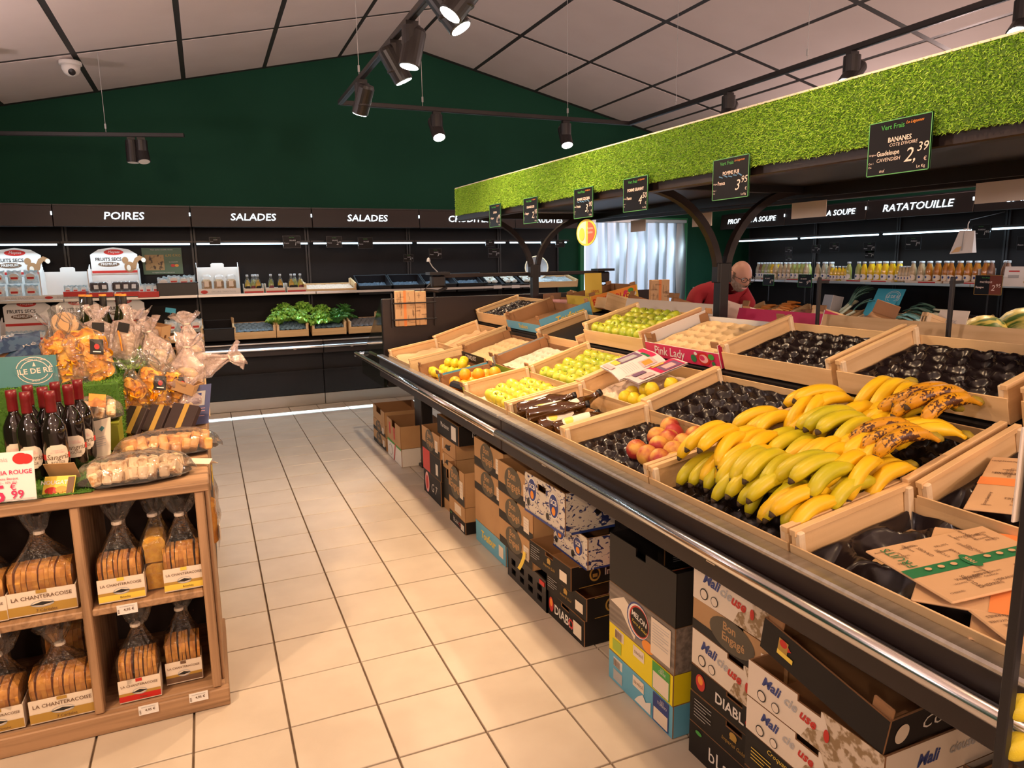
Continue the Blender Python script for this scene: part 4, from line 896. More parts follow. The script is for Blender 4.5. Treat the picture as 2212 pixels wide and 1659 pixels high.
# ------------------------------------------------------------------ boxes stored under the island
UG = 'cardboard boxes stacked under the island'
def bon(w, h): return dict(mo=m_kraft, F=[('rect', 0, h*.16, w, h*.30, m_grey), ('disc', -.02, h*.52, .098, h*.47, mat_g), ('text', 'Bon', -.03, h*.72, h*.34, m_kraft, dict(b=.02)), ('text', 'Engagé', -.012, h*.42, h*.34, m_kraft, dict(b=.02)), ('rect', w*.33, h*.45, .06, h*.5, m_cream)]+lines_(w*.33, h*.6, .045, 4, m_greyl, h*.09), notch=(.055, .018))
mat_g = mat('dark olive print', (.10, .085, .06), .6)
def mal(w, h):
    return dict(mo=m_cream, F=[('poly', [(-.02, 0), (w/2, 0), (w/2, h), (.04, h), (.06, h*.6), (0, h*.35)], mat_farm), ('text', 'Mali', -w*.30, h*.66, h*.36, m_navy, dict(b=.03, sh=.3, r=-.08)), ('text', 'cie', -w*.14, h*.60, h*.36, m_greyl, dict(b=.02, sh=.3, r=-.08)), ('text', 'use', -w*.005, h*.55, h*.36, m_red, dict(b=.03, sh=.3, r=-.08)), ('disc', -w*.37, h*.25, h*.15, h*.15, m_grey), ('disc', -w*.37, h*.25, h*.12, h*.12, m_cream), ('disc', -w*.25, h*.22, h*.13, h*.13, m_grey), ('disc', -w*.25, h*.22, h*.11, h*.11, m_cream), ('disc', w*.14, h*.5, .008, .016, m_red)],
        R=[('text', 'Mali', -.05, h*.55, h*.4, m_navy, dict(b=.03, sh=.3)), ('text', 'cieuse', .06, h*.55, h*.34, m_greyl, dict(b=.02, sh=.3)), ('disc', -.13, h*.4, h*.15, h*.15, m_grey), ('disc', -.13, h*.4, h*.12, h*.12, m_cream)], notch=(.07, .016))
mat_farm = mat('sepia farm print', (.30, .20, .10), .6, col2=(.66, .55, .42), nscale=(45, 45, 45), nlo=.45, nhi=.55)
def imp(w, h): return dict(mo=m_blkc, F=[('text', 'Imperial Gold', 0, h*.35, h*.17, m_gold, dict(sh=.2)), ('disc', 0, h*.62, .016, h*.12, m_gold), ('rect', 0, h*.52, .028, h*.05, m_gold), ('rect', w*.34, h*.42, .06, h*.42, m_cream)]+lines_(-w*.34, h*.8, .08, 6, m_greyl, h*.1), R=[('text', 'Imperial', .06, h*.5, h*.42, m_white, dict(b=.02)), ('disc', -.06, h*.5, .028, h*.3, m_gold), ('disc', -.06, h*.5, .02, h*.22, m_blkc), ('rect', -.06, h*.45, .024, h*.15, m_gold), ('rect', 0, h*.94, .28, h*.03, m_gold), ('rect', 0, h*.06, .28, h*.03, m_gold)], hole=(0, h*.85, .07, h*.18))
def diab(w, h): return dict(mo=m_blkc, F=[('text', 'DIABL', -w*.05, h*.42, h*.52, m_white, dict(b=.02)), ('text', 'O', w*.17, h*.42, h*.5, m_red, dict(b=.03)), ('disc', -w*.38, h*.5, .022, h*.3, m_red), ('disc', -w*.38, h*.58, .012, h*.16, m_orange), ('rect', w*.34, h*.45, .07, h*.55, m_cream)], hole=(0, h*.86, .07, h*.16))
def blas(w, h): return dict(mo=m_blkc, F=[('text', 'bLasc', -w*.08, h*.45, h*.58, m_white, {}), ('disc', w*.17, h*.42, .018, h*.16, m_red), ('disc', w*.17, h*.42, .012, h*.1, m_blkc), ('rect', w*.34, h*.4, .06, h*.5, m_white), ('disc', -w*.38, h*.8, .015, h*.06, m_greenp)])
def scb(w, h): return dict(mo=mat_scb, F=[('disc', -w*.30, h*.62, .042, h*.30, m_white), ('disc', -w*.30, h*.62, .038, h*.27, m_navy), ('text', 'SCB', -w*.30, h*.70, h*.17, m_white, dict(b=.03)), ('disc', -w*.30, h*.50, .016, h*.10, m_orange), ('disc', w*.25, h*.55, .042, h*.30, m_white), ('disc', w*.25, h*.55, .038, h*.27, m_navy), ('text', 'SCB', w*.25, h*.63, h*.17, m_white, dict(b=.03)), ('disc', w*.25, h*.43, .016, h*.10, m_orange), ('rect', 0, h*.03, w, h*.06, m_navy), ('disc', -w*.40, h*.28, .012, .016, m_black), ('disc', w*.1, h*.22, .012, .016, m_black)], R=[('disc', -.02, h*.45, .016, .016, m_black), ('rect', 0, h*.03, .3, h*.06, m_navy)], hole=(-.02, h*.78, .075, .03), mi=m_kraftd)
mat_scb = mat('white and navy sketch print', (.66, .60, .52), .55, col2=(.02, .03, .13), nscale=(26, 26, 40), nlo=.56, nhi=.575, ndist=1.5)
def plain(m=None, mi=None): return dict(mo=m, mi=mi)
def stack(y, w, x, items, d=.36):
    z = .002
    for (lab_, h, spec, *ex) in items:
        k = dict(ex[0]) if ex else {}
        dx = k.pop('dx', 0); dy = k.pop('dy', 0); rz = k.pop('rz', random.uniform(-.015, .015)); ww = k.pop('w', w); dd = k.pop('d', d)
        s = spec(ww, h) if callable(spec) else dict(spec); s.update(k)
        carton(lab_, ww, dd, h-.003, (x+dx+dd/2, y+dy, z), (0, 0, -PI/2+rz), group=UG, **s)
        z += h
REDL = lambda w, h: dict(mo=m_kraft, F=[('rect', -w*.28, h*.55, .05, h*.55, m_red), ('rect', w*.05, h*.45, .05, h*.55, m_red)], notch=(.12, .05))
BIRD = lambda w, h: dict(mo=m_kraft, F=[('disc', .0, h*.45, .05, h*.18, m_blkc), ('poly', [(-.08, h*.3), (.02, h*.4), (.07, h*.75), (-.02, h*.55)], m_blkc), ('rect', -w*.36, h*.5, .04, h*.7, m_cream)])
PINKC = lambda w, h: dict(mo=m_blkc, F=[('disc', -w*.28, h*.5, .05, h*.42, m_pinkl), ('disc', -w*.28, h*.5, .03, h*.3, m_red), ('text', 'G 7', w*.12, h*.45, h*.5, m_white, dict(sh=.3))])
PINKR = lambda w, h: dict(mo=m_blkc, F=[('rect', -w*.28, h*.5, w*.4, h, m_red), ('rect', w*.3, h*.4, .05, h*.5, m_white)])
stack(6.0, .46, 1.30, [('kraft box with dark disc print, lowest at the far end of the island', .115, bon), ('kraft box with dark disc print, middle one at the far end', .105, bon), ('open kraft box on top at the far end beside the floor light', .12, plain(m_kraft), dict(notch=(.18, .05)))])
stack(5.47, .46, 1.30, [('white and green printed box on the floor near the far island leg', .145, lambda w, h: dict(mo=m_white, F=[('rect', 0, h*.95, w, h*.12, m_greenp), ('poly', [(-.03, 0), (0, 0), (.06, h), (.03, h)], m_red), ('disc', -.12, h*.45, .06, h*.3, m_grey), ('disc', -.12, h*.45, .056, h*.28, m_white)], R=[('text', 'Le', .0, h*.4, h*.5, m_ink, dict(sh=.4))])), ('open kraft box with two red labels above the white and green box', .18, REDL, dict(R=[]))])
stack(4.43, .40, 1.30, [('black box with pink fruit print on the floor, third stack from the far end', .17, PINKC), ('black box with red block print in the third stack', .15, PINKR), ('kraft box with dark disc on top of the third stack', .155, bon)])
stack(4.12, .30, 1.32, [('low kraft tray at the bottom of the fourth stack', .07, plain(m_kraft)), ('open dark brown box in the fourth stack', .21, plain(m_grey), dict(notch=(.1, .06))), ('kraft box with black bird print, lower one', .10, BIRD), ('kraft box with black bird print, upper one', .10, BIRD), ('black box with white lettering and white label on top of the fourth stack', .125, lambda w, h: dict(mo=m_blkc, F=[('text', 'Marianne', -w*.12, h*.6, h*.36, m_white, {}), ('rect', w*.3, h*.5, .09, h*.7, m_white)], R=[('text', 'Marianne', 0, h*.5, h*.4, m_greyl, {})]), dict(w=.42))])
stack(3.855, .29, 1.28, [('low black lettered tray box beside the blue box', .075, blas), ('kraft tray with white label above the low black tray', .09, lambda w, h: dict(mo=m_kraft, F=[('rect', .02, h*.5, .12, h*.6, m_cream)])), ('open kraft box with torn notch and dark band', .21, bon, dict(notch=(.12, .07)))])
stack(3.42, .43, 1.32, [('light blue printed box on the floor, fifth stack', .125, lambda w, h: dict(mo=m_blue, F=[('text', 'Toufour', -.03, h*.5, h*.5, m_yel, dict(b=.03, sh=.2)), ('rect', w*.36, h*.5, .06, h*.5, m_cream)])), ('plain kraft box above the light blue one', .185, plain(m_kraft)), ('kraft disc box, lower of two in the fifth stack', .14, bon), ('kraft disc box on top of the fifth stack', .16, bon)])
# black plastic crate
def plastic_crate(label, w, d, h, loc, rot):
    e = emp('plastic_crate', label, 'crate', loc, rot)
    xs = [-w/2+k*w/9 for k in range(10)]; zs = [0, h*.18, h*.38, h*.5, h*.72, h*.85, h]
    kp = lambda i, j: not (j in (1, 3) and i % 2 == 1)
    ob('front_wall', G().slab(xs, zs, kp, .008, 0, 0, 0, Tm(0, -d/2)), e, mats=m_black); ob('back_wall', G().slab(xs, zs, kp, .008, 0, 0, 0, Tm(0, d/2, 0, 0, 0, PI)), e, mats=m_black)
    ys = [-d/2+k*d/7 for k in range(8)]
    for s in (1, -1): ob('end_wall', G().slab(ys, zs, kp, .008, 0, 0, 0, Tm(s*w/2, 0, 0, 0, 0, s*PI/2)), e, mats=m_black)
    ob('base', G().box((0, 0, .006), (w-.01, d-.01, .008)), e, mats=m_black); ob('red_tag', G().box((w*.4, -d/2-.002, h*.85), (.05, .003, .02)), e, mats=m_red)
    return e
plastic_crate('black slotted plastic crate on the floor under the disc boxes', .45, .36, .15, (1.30+.18, 2.90, .002), FR)
for k in range(3):
    h = (.135, .145, .16)[k]; s = bon(.40, h); carton('kraft disc box on the plastic crate, %s' % ('lowest with yellow peeling label', 'middle', 'topmost')[k], .40, .36, h-.003, (1.47, 3.0, .155+(0, .135, .28)[k]), (0, 0, -PI/2+.01*k), group=UG, **s)
ob('peeling_label', G().grid(lambda u, v: ((u-.5)*.03, -.01-.03*v*v, -.08*v), 2, 6), None, (1.285, 2.86, .23), FR, mats=m_yel, label='yellow label peeling off the lowest kraft disc box', cat='label')
stack(2.52, .33, 1.31, [('black box with red letter O on the floor below the white and navy boxes', .115, diab), ('black box with gold crown print, lower of two', .10, imp, dict(rz=.05)), ('black box with gold crown print, upper of two', .105, imp, dict(dy=.10, dx=-.03, rz=.06, w=.36)), ('white and navy apple box, lower of two', .14, scb, dict(dy=.01, dx=.03, w=.30)), ('white and navy apple box, upper of two', .185, scb, dict(dy=.10, dx=-.05, w=.36, rz=.04))])
carton('black box with large white lettering set back under the island', .40, .3, .19, (1.66, 2.29, .41), (0, 0, -PI/2), group=UG, mo=m_blkc, R=[('text', 'Exqui', -.06, .12, .06, m_white, dict(b=.01, wd=.8)), ('text', 'Lubéa', -.06, .165, .02, m_white, {})]+lines_(-.08, .06, .06, 5, m_greyl))
carton('red and white box set back below the white lettered black box', .40, .3, .15, (1.64, 2.28, .255), (0, 0, -PI/2), group=UG, mo=m_red, R=[('rect', -.08, .08, .06, .1, m_cream)])
carton('white and navy box on the floor behind the yellow box', .40, .3, .25, (1.65, 2.27, .002), (0, 0, -PI/2), group=UG, mo=mat_scb)
mat_wg = mat('grey wood print', (.16, .13, .11), .6, col2=(.30, .25, .21), nscale=(3, 60, 60))
stack(1.935, .40, 1.30, [('light blue tomato box on the floor, front stack', .118, lambda w, h: dict(mo=m_blue, F=[('rect', -w*.34, h*.72, .06, h*.3, m_white), ('rect', -w*.34, h*.28, .06, h*.36, m_greyl), ('rect', -.0, h*.7, .07, h*.34, m_cream), ('text', 'savéol', 0, h*.7, h*.2, m_ink, {}), ('rect', w*.34, h*.5, .09, h*.9, m_navy), ('rect', w*.34, h*.3, .08, h*.42, m_cream), ('text', 'LES\nTORINO', w*.36, h*.78, h*.12, m_white, {}), ('poly', [(-.02, h*.1), (.08, h*.1), (.08, h*.5), (.05, h*.35), (.03, h*.5), (0, h*.3)], m_white)]+[('rect', -w*.40+k*.006, h*.72, .003, h*.24, m_ink) for k in range(8)])),
    ('yellow tomato box above the light blue one', .112, lambda w, h: dict(mo=m_yellowc, F=[('rect', -w*.32, h*.75, .06, h*.34, m_cream), ('rect', -w*.36, h*.3, .06, h*.4, m_lime), ('rect', 0, h*.72, .07, h*.36, m_cream), ('text', 'savéol', 0, h*.72, h*.2, m_ink, {}), ('rect', w*.34, h*.5, .10, h*.9, m_greenp), ('rect', w*.34, h*.36, .09, h*.56, m_cream), ('text', 'LES\nCERISE', w*.36, h*.82, h*.12, m_white, {})]+[('rect', -w*.38+k*.006, h*.75, .003, h*.28, m_ink) for k in range(8)])),
    ('wood grain printed melon box with tricolour oval', .165, lambda w, h: dict(mo=mat_wg, mi=m_kraftd, F=[('poly', [(-w*.48, h*.55), (-w*.25, h*.85), (0, h*.55), (-.03, h*.05), (-.08, h*.3), (-w*.3, h*.5)], m_cream), ('disc', -.01, h*.55, .068, h*.40, m_navy), ('disc', -.006, h*.55, .065, h*.37, m_white), ('disc', -.002, h*.55, .060, h*.34, m_red), ('disc', 0, h*.55, .055, h*.31, m_blkc), ('text', 'MELON', .0, h*.62, h*.17, m_white, dict(b=.02, r=-.15)), ('text', 'Terre & Soleil', .0, h*.45, h*.1, m_yel, dict(sh=.3, r=-.15)), ('disc', .055, h*.15, .035, h*.13, m_orange), ('rect', w*.32, h*.5, .11, h*.8, m_cream)]+lines_(w*.32, h*.8, .09, 8, m_greyl, h*.06))),
    ('open black box on top of the melon box', .19, plain(m_grey, m_blkc), dict(notch=(.06, .03)))])
stack(1.47, .40, 1.32, [('black box with lowercase white lettering at the bottom of the nearest stack', .115, blas), ('black box with gold crown print in the nearest stack', .105, imp), ('black box with red letter O in the nearest stack', .09, diab), ('cream farm print box, lower one in the nearest stack', .12, mal), ('kraft disc box between the cream farm print boxes', .105, bon), ('cream farm print box, upper one in the nearest stack', .12, mal), ('low cream box at the very top under the island edge', .06, mal)])
stack(1.09, .40, 1.20, [('dark box cut by the bottom edge of the picture', .26, plain(m_blkc)), ('black box with red and yellow fruit print near the bottom edge', .105, lambda w, h: dict(mo=m_blkc, F=[('disc', .06, h*.4, .07, h*.36, m_red), ('text', 'Mi', .05, h*.4, h*.5, m_yel, dict(b=.02, sh=.2)), ('text', 'FRUITS', .02, h*.75, h*.18, m_white, {}), ('text', 'Croquante', -.08, h*.85, h*.18, m_yel, dict(sh=.3))]+lines_(-.14, h*.6, .07, 4, m_yel, h*.09))), ('cream farm print box, lower one nearest the camera', .095, mal), ('cream farm print box, upper one nearest the camera', .10, mal)])
carton('tilted open black tray box with serif lettering lying on the cream boxes', .36, .5, .085, (1.45, 1.075, .592), (rad(1), rad(9), -PI/2), mo=m_blkc, group=UG, tabs=True, F=[('text', '\u2726', -.1, .05, .04, m_red), ('rect', -.11, .05, .03, .035, m_gold), ('disc', -.11, .058, .012, .01, m_red), ('rect', -.10, .03, .05, .012, m_yel)], R=[('text', 'CONQUET', -.03, .045, .048, m_white, dict(sh=.2)), ('disc', -.205, .04, .02, .025, m_cream)])
e = carton('kraft box with round air holes at the lower right corner', .60, .45, .42, (1.95, .98, .002), (0, 0, -PI/2), mo=m_kraft, group=UG, R=[('disc', -.12+.12*(k % 4), .12+.13*(k//4), .016, .016, m_black) for k in range(12)])
carton('mottled brown box between the cream boxes and the box with holes', .14, .3, .46, (1.60, .93, .002), (0, 0, -PI/2), mo=mat('mottled brown print', (.09, .05, .025), .6, col2=(.25, .16, .08), nscale=(30, 30, 30), nlo=.45, nhi=.55), group=UG)
# ------------------------------------------------------------------ goods on the back cabinets
BS = 1.268; SG = 'goods on the upper shelf of the back cabinets'
m_foil = mat('clear blue pack', (.42, .55, .60), .2, col2=(.75, .82, .85), nscale=(40, 40, 40), coat=.4, rnd=1)
m_nut = mat('nut mix', (.30, .15, .05), .6, col2=(.55, .34, .14), nscale=(110, 110, 110), nlo=.42, nhi=.58)
m_squir = mat('squirrel brown print', (.34, .17, .07), .6)
def pack(label, loc, w, d, h, seed, red=True, group='small clear packs on the back cabinets'):
    e = emp('snack_pack', label, 'snack pack', loc, (0, 0, random.uniform(-.1, .1)), group)
    g = G().grid(lambda u, v: ((u-.5)*w, -d/2*math.sin(PI*u)*math.sin(PI*min(v*1.2, 1)), h*v+.006*math.sin(u*14)*v), 8, 8).grid(lambda u, v: ((u-.5)*w, d/2*math.sin(PI*u)*math.sin(PI*min(v*1.2, 1)), h*v+.006*math.sin(u*14)*v), 8, 8)
    ob('pouch', g, e, mats=m_foil, smooth=True)
    ob('pack_label', decal([('disc', 0, h*.5, w*.34, h*.28, m_white), ('rect', 0, h*.42, w*.5, h*.16, m_red)], y=-d/2-.003)[0], e, mats=[m_white, m_red]); return e
def display_box(label, x, w, h, d, header=None, sq=False, y=8.42, z=BS, cut=.05, text=None):
    c = carton(label, w, d, h, (x, y+d/2, z), (0, 0, 0), m_white, m_white, fh=cut, bh=h, name='display_box', cat='display box', group='white display boxes on the back cabinets', F=[('text', text or 'ÉPICERIE TRADITION', .04, cut*.5, .026, m_greyl), ('disc', -w*.36, cut*.5, .035, cut*.28, m_red)])
    if header:
        P = [(-w*.48, 0), (w*.48, 0), (w*.48, .20), (w*.3, .255), (0, .275), (-w*.3, .255), (-w*.48, .20)]
        o = ob('header_card', G().prism(P, .005), c, (0, d/2-.01, h-.05), mats=m_white)
        ops = [('rect', 0, .02, w*.94, .025, m_red), ('disc', 0, .225, w*.2, .03, m_red), ('text', 'Moyses', 0, .228, .036, m_white, dict(sh=.3)), ('text', header, -w*.12, .15, .047, m_grey, dict(b=.02, wd=.95)), ('disc', -w*.12, .10, w*.22, .025, m_ink), ('text', 'PREMIUM', -w*.12, .10, .036, m_white, dict(b=.015))]
        if sq:
            ops += [('disc', w*.30, .07, .05, .055, m_squir), ('disc', w*.22, .14, .03, .035, m_squir), ('poly', [(w*.32, .06), (w*.42, .16), (w*.52, .19), (w*.62, .165), (w*.60, .12), (w*.52, .14), (w*.46, .11), (w*.42, .04)], m_squir), ('disc', w*.60, .14, .022, .025, m_cream), ('disc', w*.28, .06, .02, .03, m_cream)]
        g, ms = decal(ops); ob('header_print', g, o, mats=ms)
    else: ob('header_tab', G().prism([(-w*.16, 0), (w*.16, 0), (w*.16, .035), (w*.12, .045), (-w*.12, .045), (-w*.16, .035)], .005), c, (0, d/2-.005, h), mats=m_white)
    for s in (-1, 1): ob('side_point', G().prism([(-.03, 0), (.09, 0), (.09, .05), (.07, .05)], .004, M=Tm(s*(w/2-.002), 0, h, 0, 0, PI/2)), c, mats=m_white)
    return c
display_box('white display box with squirrel header at the left edge of the back shelf', -1.74, .46, .30, .26, 'FRUITS SECS', True)
for k in range(6): pack('clear snack pack with red label in the left squirrel box', (-1.88+.14*(k % 3), 8.47+.06*(k//3), BS+.03+.14*(k//3)), .12, .05, .13, k, group='packs in the left squirrel display box')
display_box('empty white display box between the two squirrel boxes', -1.30, .42, .28, .26)
display_box('white display box with squirrel header above the dried fruit punnets', -.86, .46, .30, .26, 'FRUITS SECS', True)
for k in range(2): carton('low red edged carton under the %s dried fruit punnets' % ('left' if k == 0 else 'right'), .21, .18, .045, (-.98+.24*k, 8.43, BS+.02), (0, 0, 0), m_red, m_white, group='low cartons on the back shelf', cat='carton', name='low_carton')
for k in range(5):
    e = emp('fruit_punnet', 'clear punnet of dark dates with white label, on the back shelf', 'punnet', (-1.04+.075*k+(.05 if k > 1 else 0), 8.43, BS+.07), (rad(-20), 0, .2-.1*k), 'date punnets on the back shelf')
    ob('punnet_tray', G().box((0, 0, .05), (.09, .05, .10), ch=.015), e, mats=mat('dates', (.03, .012, .01), .25) if k == 0 else bpy.data.materials['dates'])
    ob('punnet_rim', G().box((0, -.022, .05), (.10, .008, .115), ch=.01), e, mats=m_film); ob('punnet_label', G().box((.01, -.03, .04), (.04, .002, .045)), e, mats=m_white)
carton('low red edged carton with clear packs left of the black tray', .2, .2, .06, (-.55, 8.46, BS), (0, 0, 0), m_red, m_white, name='low_carton', cat='carton', group='low cartons on the back shelf')
carton('low red edged carton inside the empty white display box', .2, .2, .05, (-1.22, 8.50, BS+.03), (0, 0, 0), m_red, m_white, name='low_carton', cat='carton', group='low cartons on the back shelf')
for k in range(3): pack('clear pack standing in the low red edged carton', (-.62+.07*k, 8.47, BS+.02), .07, .04, .12, k, group='packs in the low carton')
for k in range(3): pack('clear pack lying in the carton inside the white display box', (-1.29+.07*k, 8.50, BS+.05), .07, .05, .09, k, group='packs in the inner carton')
def black_tray(label, loc, w, d, h, rot=(0, 0, 0), group=None, liner_m=None, name='black_tray'):
    e = emp(name, label, 'tray', loc, rot, group)
    t = .008
    ob('tray_floor', G().box((0, 0, .006), (w-.02, d-.02, .01)), e, mats=m_black)
    g = G(); 
    for s in (-1, 1): g.box((s*(w/2-.004), 0, h/2), (t, d, h), ch=.002); g.box((0, s*(d/2-.004), h/2), (w, t, h), ch=.002)
    ob('tray_wall', g, e, mats=m_black)
    g = G()
    for s in (-1, 1): g.box((s*w/2, 0, h), (.014, d+.014, .010), ch=.003); g.box((0, s*d/2, h), (w+.014, .014, .010), ch=.003)
    ob('tray_rim', g, e, mats=mat_rim)
    if liner_m: ob('tray_liner', G().grid(lambda u, v: ((u-.5)*(w-.03), (v-.5)*(d-.03), .02+.012*noise.noise(Vector((u*14, v*12, w)))), 20, 14), e, mats=liner_m, smooth=False)
    return e
mat_rim = mat('grey black rim', (.03, .035, .04), .3)
black_tray('black tray of clear snack packs on the back shelf', (-.27, 8.52, BS), .40, .22, .14)
for k in range(6): pack('clear snack pack heaped in the black tray', (-.40+.05*k, 8.47+.03*(k % 2), BS+.09+.01*(k % 3)), .12, .06, .11, k, group='packs heaped in the black tray')
display_box('white display box with three bags of nut mix', .145, .43, .30, .24, cut=.07)
for k in range(3):
    e = emp('nut_bag', 'clear bag of brown nut mix with white label in the display box', 'nut bag', (.02+.125*k, 8.48, BS+.03), (0, 0, 0), 'nut mix bags in the white display box')
    ob('nut_filling', G().box((0, 0, .075), (.10, .05, .13), ch=.022), e, mats=m_nut); ob('bag_film', G().box((0, 0, .10), (.106, .055, .19), ch=.024), e, mats=m_film); ob('bag_label', G().box((0, -.03, .09), (.045, .002, .06)), e, mats=m_cream)
oil_p = [(.001, .002), (.027, 0), (.029, .01), (.029, .10), (.026, .125), (.012, .155), (.011, .17)]
oil_me = [G().lathe(oil_p, 14).mesh('oil_body', mat(n, c_, .08, coat=.5), True) for n, c_ in (('yellow oil', (.45, .34, .03)), ('green oil', (.28, .30, .08)), ('golden oil', (.50, .30, .03)))]
oil_neck = G().lathe([(.0295, .098), (.027, .125), (.0125, .155), (.0115, .172)], 14).mesh('clear_neck', m_film, True)
oil_cap = G().lathe([(.013, .168), (.014, .172), (.014, .19), (.001, .192)], 12).mesh('cap', m_greyl, True); oil_lab = patch(.0298, .015, .065, -1.2, 1.2).mesh('paper_label', m_blkc, True); oil_lab2 = patch(.0298, .015, .065, -1.2, 1.2).mesh('paper_label', mat('dark red label', (.2, .03, .04), .5), True)
for b in range(3):
    x0 = .50+.23*b
    carton('low white and red carton of oil bottles on the back shelf, %s' % ('left', 'middle', 'right')[b], .21, .24, .10, (x0, 8.54, BS+.01), (0, 0, 0), m_cream, m_white, fh=.05, sh=.10, name='low_carton', cat='carton', group='oil bottle cartons', F=[('rect', 0, .01, .2, .02, m_red)])
    for k, (dx, dy) in enumerate((((-.06, -.07), (.0, -.02), (.05, -.07), (.03, .05)), ((-.04, -.07), (.06, -.07)), ((-.05, -.07), (.05, -.07), (.0, .02)))[b]):
        e = emp('oil_bottle', 'small clear bottle of salad oil in the %s white and red carton' % ('left', 'middle', 'right')[b], 'bottle', (x0+dx, 8.54+dy, BS+.022), (0, 0, random.uniform(-.4, .4)), 'salad oil bottles on the back shelf')
        ob('oil_body', oil_me[(k+b) % 3], e, sc=(1, 1, .78)); ob('clear_neck', oil_neck, e, (0, 0, -.004)); ob('cap', oil_cap, e, (0, 0, .0)); ob('paper_label', (oil_lab, oil_lab2)[(k+b) % 2], e)
c = crate('wooden crate with pale moulded tray on the back shelf', (1.34, 8.60, BS), (rad(10), 0, 0), w=.60, d=.34, h=.12, fh=.06, group='wooden crates on the back cabinets')
l, r = inn(c, 0, 0, .05); ob('moulded_tray', TP, None, l, r, sc=(1.1, .85, 1), label='pale moulded tray in the back shelf crate', cat='tray')
m_net = mat('grey blue crinkled liner', (.05, .075, .11), .35, col2=(.12, .17, .22), nscale=(60, 60, 60))
for k in range(4): black_tray('black plastic tray with crinkled liner on the back shelf, %s' % ('first from the left', 'second from the left', 'third from the left', 'fourth from the left')[k], (1.86+.41*k, 8.58, BS+.01), .39, .32, .11, (rad(22), 0, 0), 'black trays on the back shelf', m_net)
m_veg = mat('pale wrapped vegetable', (.50, .48, .38), .25, col2=(.75, .78, .75), nscale=(35, 35, 35), coat=.4, rnd=1)
for k in range(3):
    black_tray('dark tray of film wrapped pale vegetables, %s' % ('left', 'middle', 'right')[k], (3.37+.27*k, 8.55, BS+.01), .25, .30, .07, (rad(20), 0, 0), 'trays of wrapped vegetables')
    for j in range(4):
        l = (3.32+.27*k+.09*(j % 2), 8.49+.12*(j//2), BS+.07+.045*(j//2)); ob('wrapped_vegetable', cached('wv', lambda: G().box((0, 0, 0), (.085, .11, .045), ch=.02).mesh('wrapped_vegetable', m_veg)), None, l, (rad(20), 0, random.uniform(-.2, .2)), label='film wrapped pale vegetable pack in the %s dark tray' % ('left', 'middle', 'right')[k], cat='vegetable pack', group='wrapped vegetables on the back shelf')
    ob('price_label', G().box((0, 0, 0), (.11, .003, .04)), None, (3.42+.25*k, 8.388, 1.262), mats=m_white, label='white shelf label under the %s wrapped vegetable tray' % ('left', 'middle', 'right')[k], cat='label', group='white labels on the shelf edge')
c = crate('wooden crate at the right end of the back shelf', (4.26, 8.56, BS), (rad(12), 0, 0), w=.62, d=.36, h=.10, group='wooden crates on the back cabinets')
l, r = inn(c, 0, 0, .07); ob('film_sheet', crumple(.54, .3, .02, 4), None, l, r, mats=m_foil, smooth=True, label='clear film over the crate at the right end of the back shelf', cat='film')
e = emp('round_basket', 'round pale basket standing on edge behind the first post', 'basket', (4.12, 8.72, BS+.05), (rad(80), 0, rad(-20)))
ob('basket_wall', G().lathe([(.10, 0), (.15, .06), (.155, .10), (.145, .10), (.14, .06), (.09, .015)], 22), e, (0, .16, .0), mats=m_greyl); ob('basket_rim', G().tube([(.152*math.cos(t*PI/12), .152*math.sin(t*PI/12)+.16, .1) for t in range(25)], .008, 6), e, mats=m_poplar2)
# poster on the back panel
e = emp('poster', 'green poster with walnut picture on the back panel', 'poster', (-.41, 8.89, 1.645))
ob('poster_sheet', G().box((0, 0, 0), (.40, .003, .29)), e, mats=mat('poster green', (.10, .15, .08), .5))
mat_wal = mat('walnut picture', (.42, .24, .09), .5, col2=(.06, .03, .015), nscale=(22, 22, 22), nlo=.52, nhi=.62)
g, ms = decal([('rect', -.08, -.015, .19, .17, mat_wal), ('text', '6,95 €/KG', .11, .06, .036, m_gold, dict(b=.01)), ('text', 'Noix sèches nouvelle récolte', 0, .125, .019, m_chalk), ('text', 'La coopérative', .11, -.01, .015, m_chalk), ('disc', .10, -.05, .022, .018, m_red), ('disc', .14, -.05, .02, .016, m_orange), ('text', 'Le magasin Vert Frais à votre service', 0, -.125, .015, m_chalk)], y=-.003)
ob('poster_print', g, e, mats=ms)
# hanging price tags
TG = 'small price boards hung in the back cabinets'
for k, (x, z, w, p, lb) in enumerate(((.14, 1.85, .11, '', 'small board hung before the LED tube above the oil bottles'), (.94, 1.835, .19, '1', 'board with price 1 at the joint of the two SALADES cabinets'), (1.41, 1.835, .175, '2', 'board with price 2 below the right SALADES word'), (1.77, 1.82, .175, '', 'board hung right of the price 2 board'), (2.28, 1.64, .12, '1,', 'small low board above the black trays'), (2.62, 1.69, .16, '3', 'board with price 3,75 above the black trays'), (3.39, 1.69, .16, '3', 'board with price 3,75 above the wrapped vegetables'), (3.34, 1.81, .12, '', 'small board on the LED tube above the wrapped vegetables'), (4.12, 1.81, .14, '', 'board left of the far end of the LED tube'), (4.33, 1.80, .13, '', 'board at the far end of the LED tube'))):
    board('price_tag', 'black '+lb, (x, 8.42, z), w, w*.72, (0, 0, random.uniform(-.06, .06)), [('Vert Frais', 0, .36, .1, dict(m=m_greenp)), ('SALADE', .05, .12, .14, dict(b=.02)), ('France', -.3, -.1, .14, dict(b=.01))]+([(p, .2, -.15, .42, dict(sh=.2)), ('95', .38, -.05, .24, {})] if p else []), TG, True, edge=mat_rim)
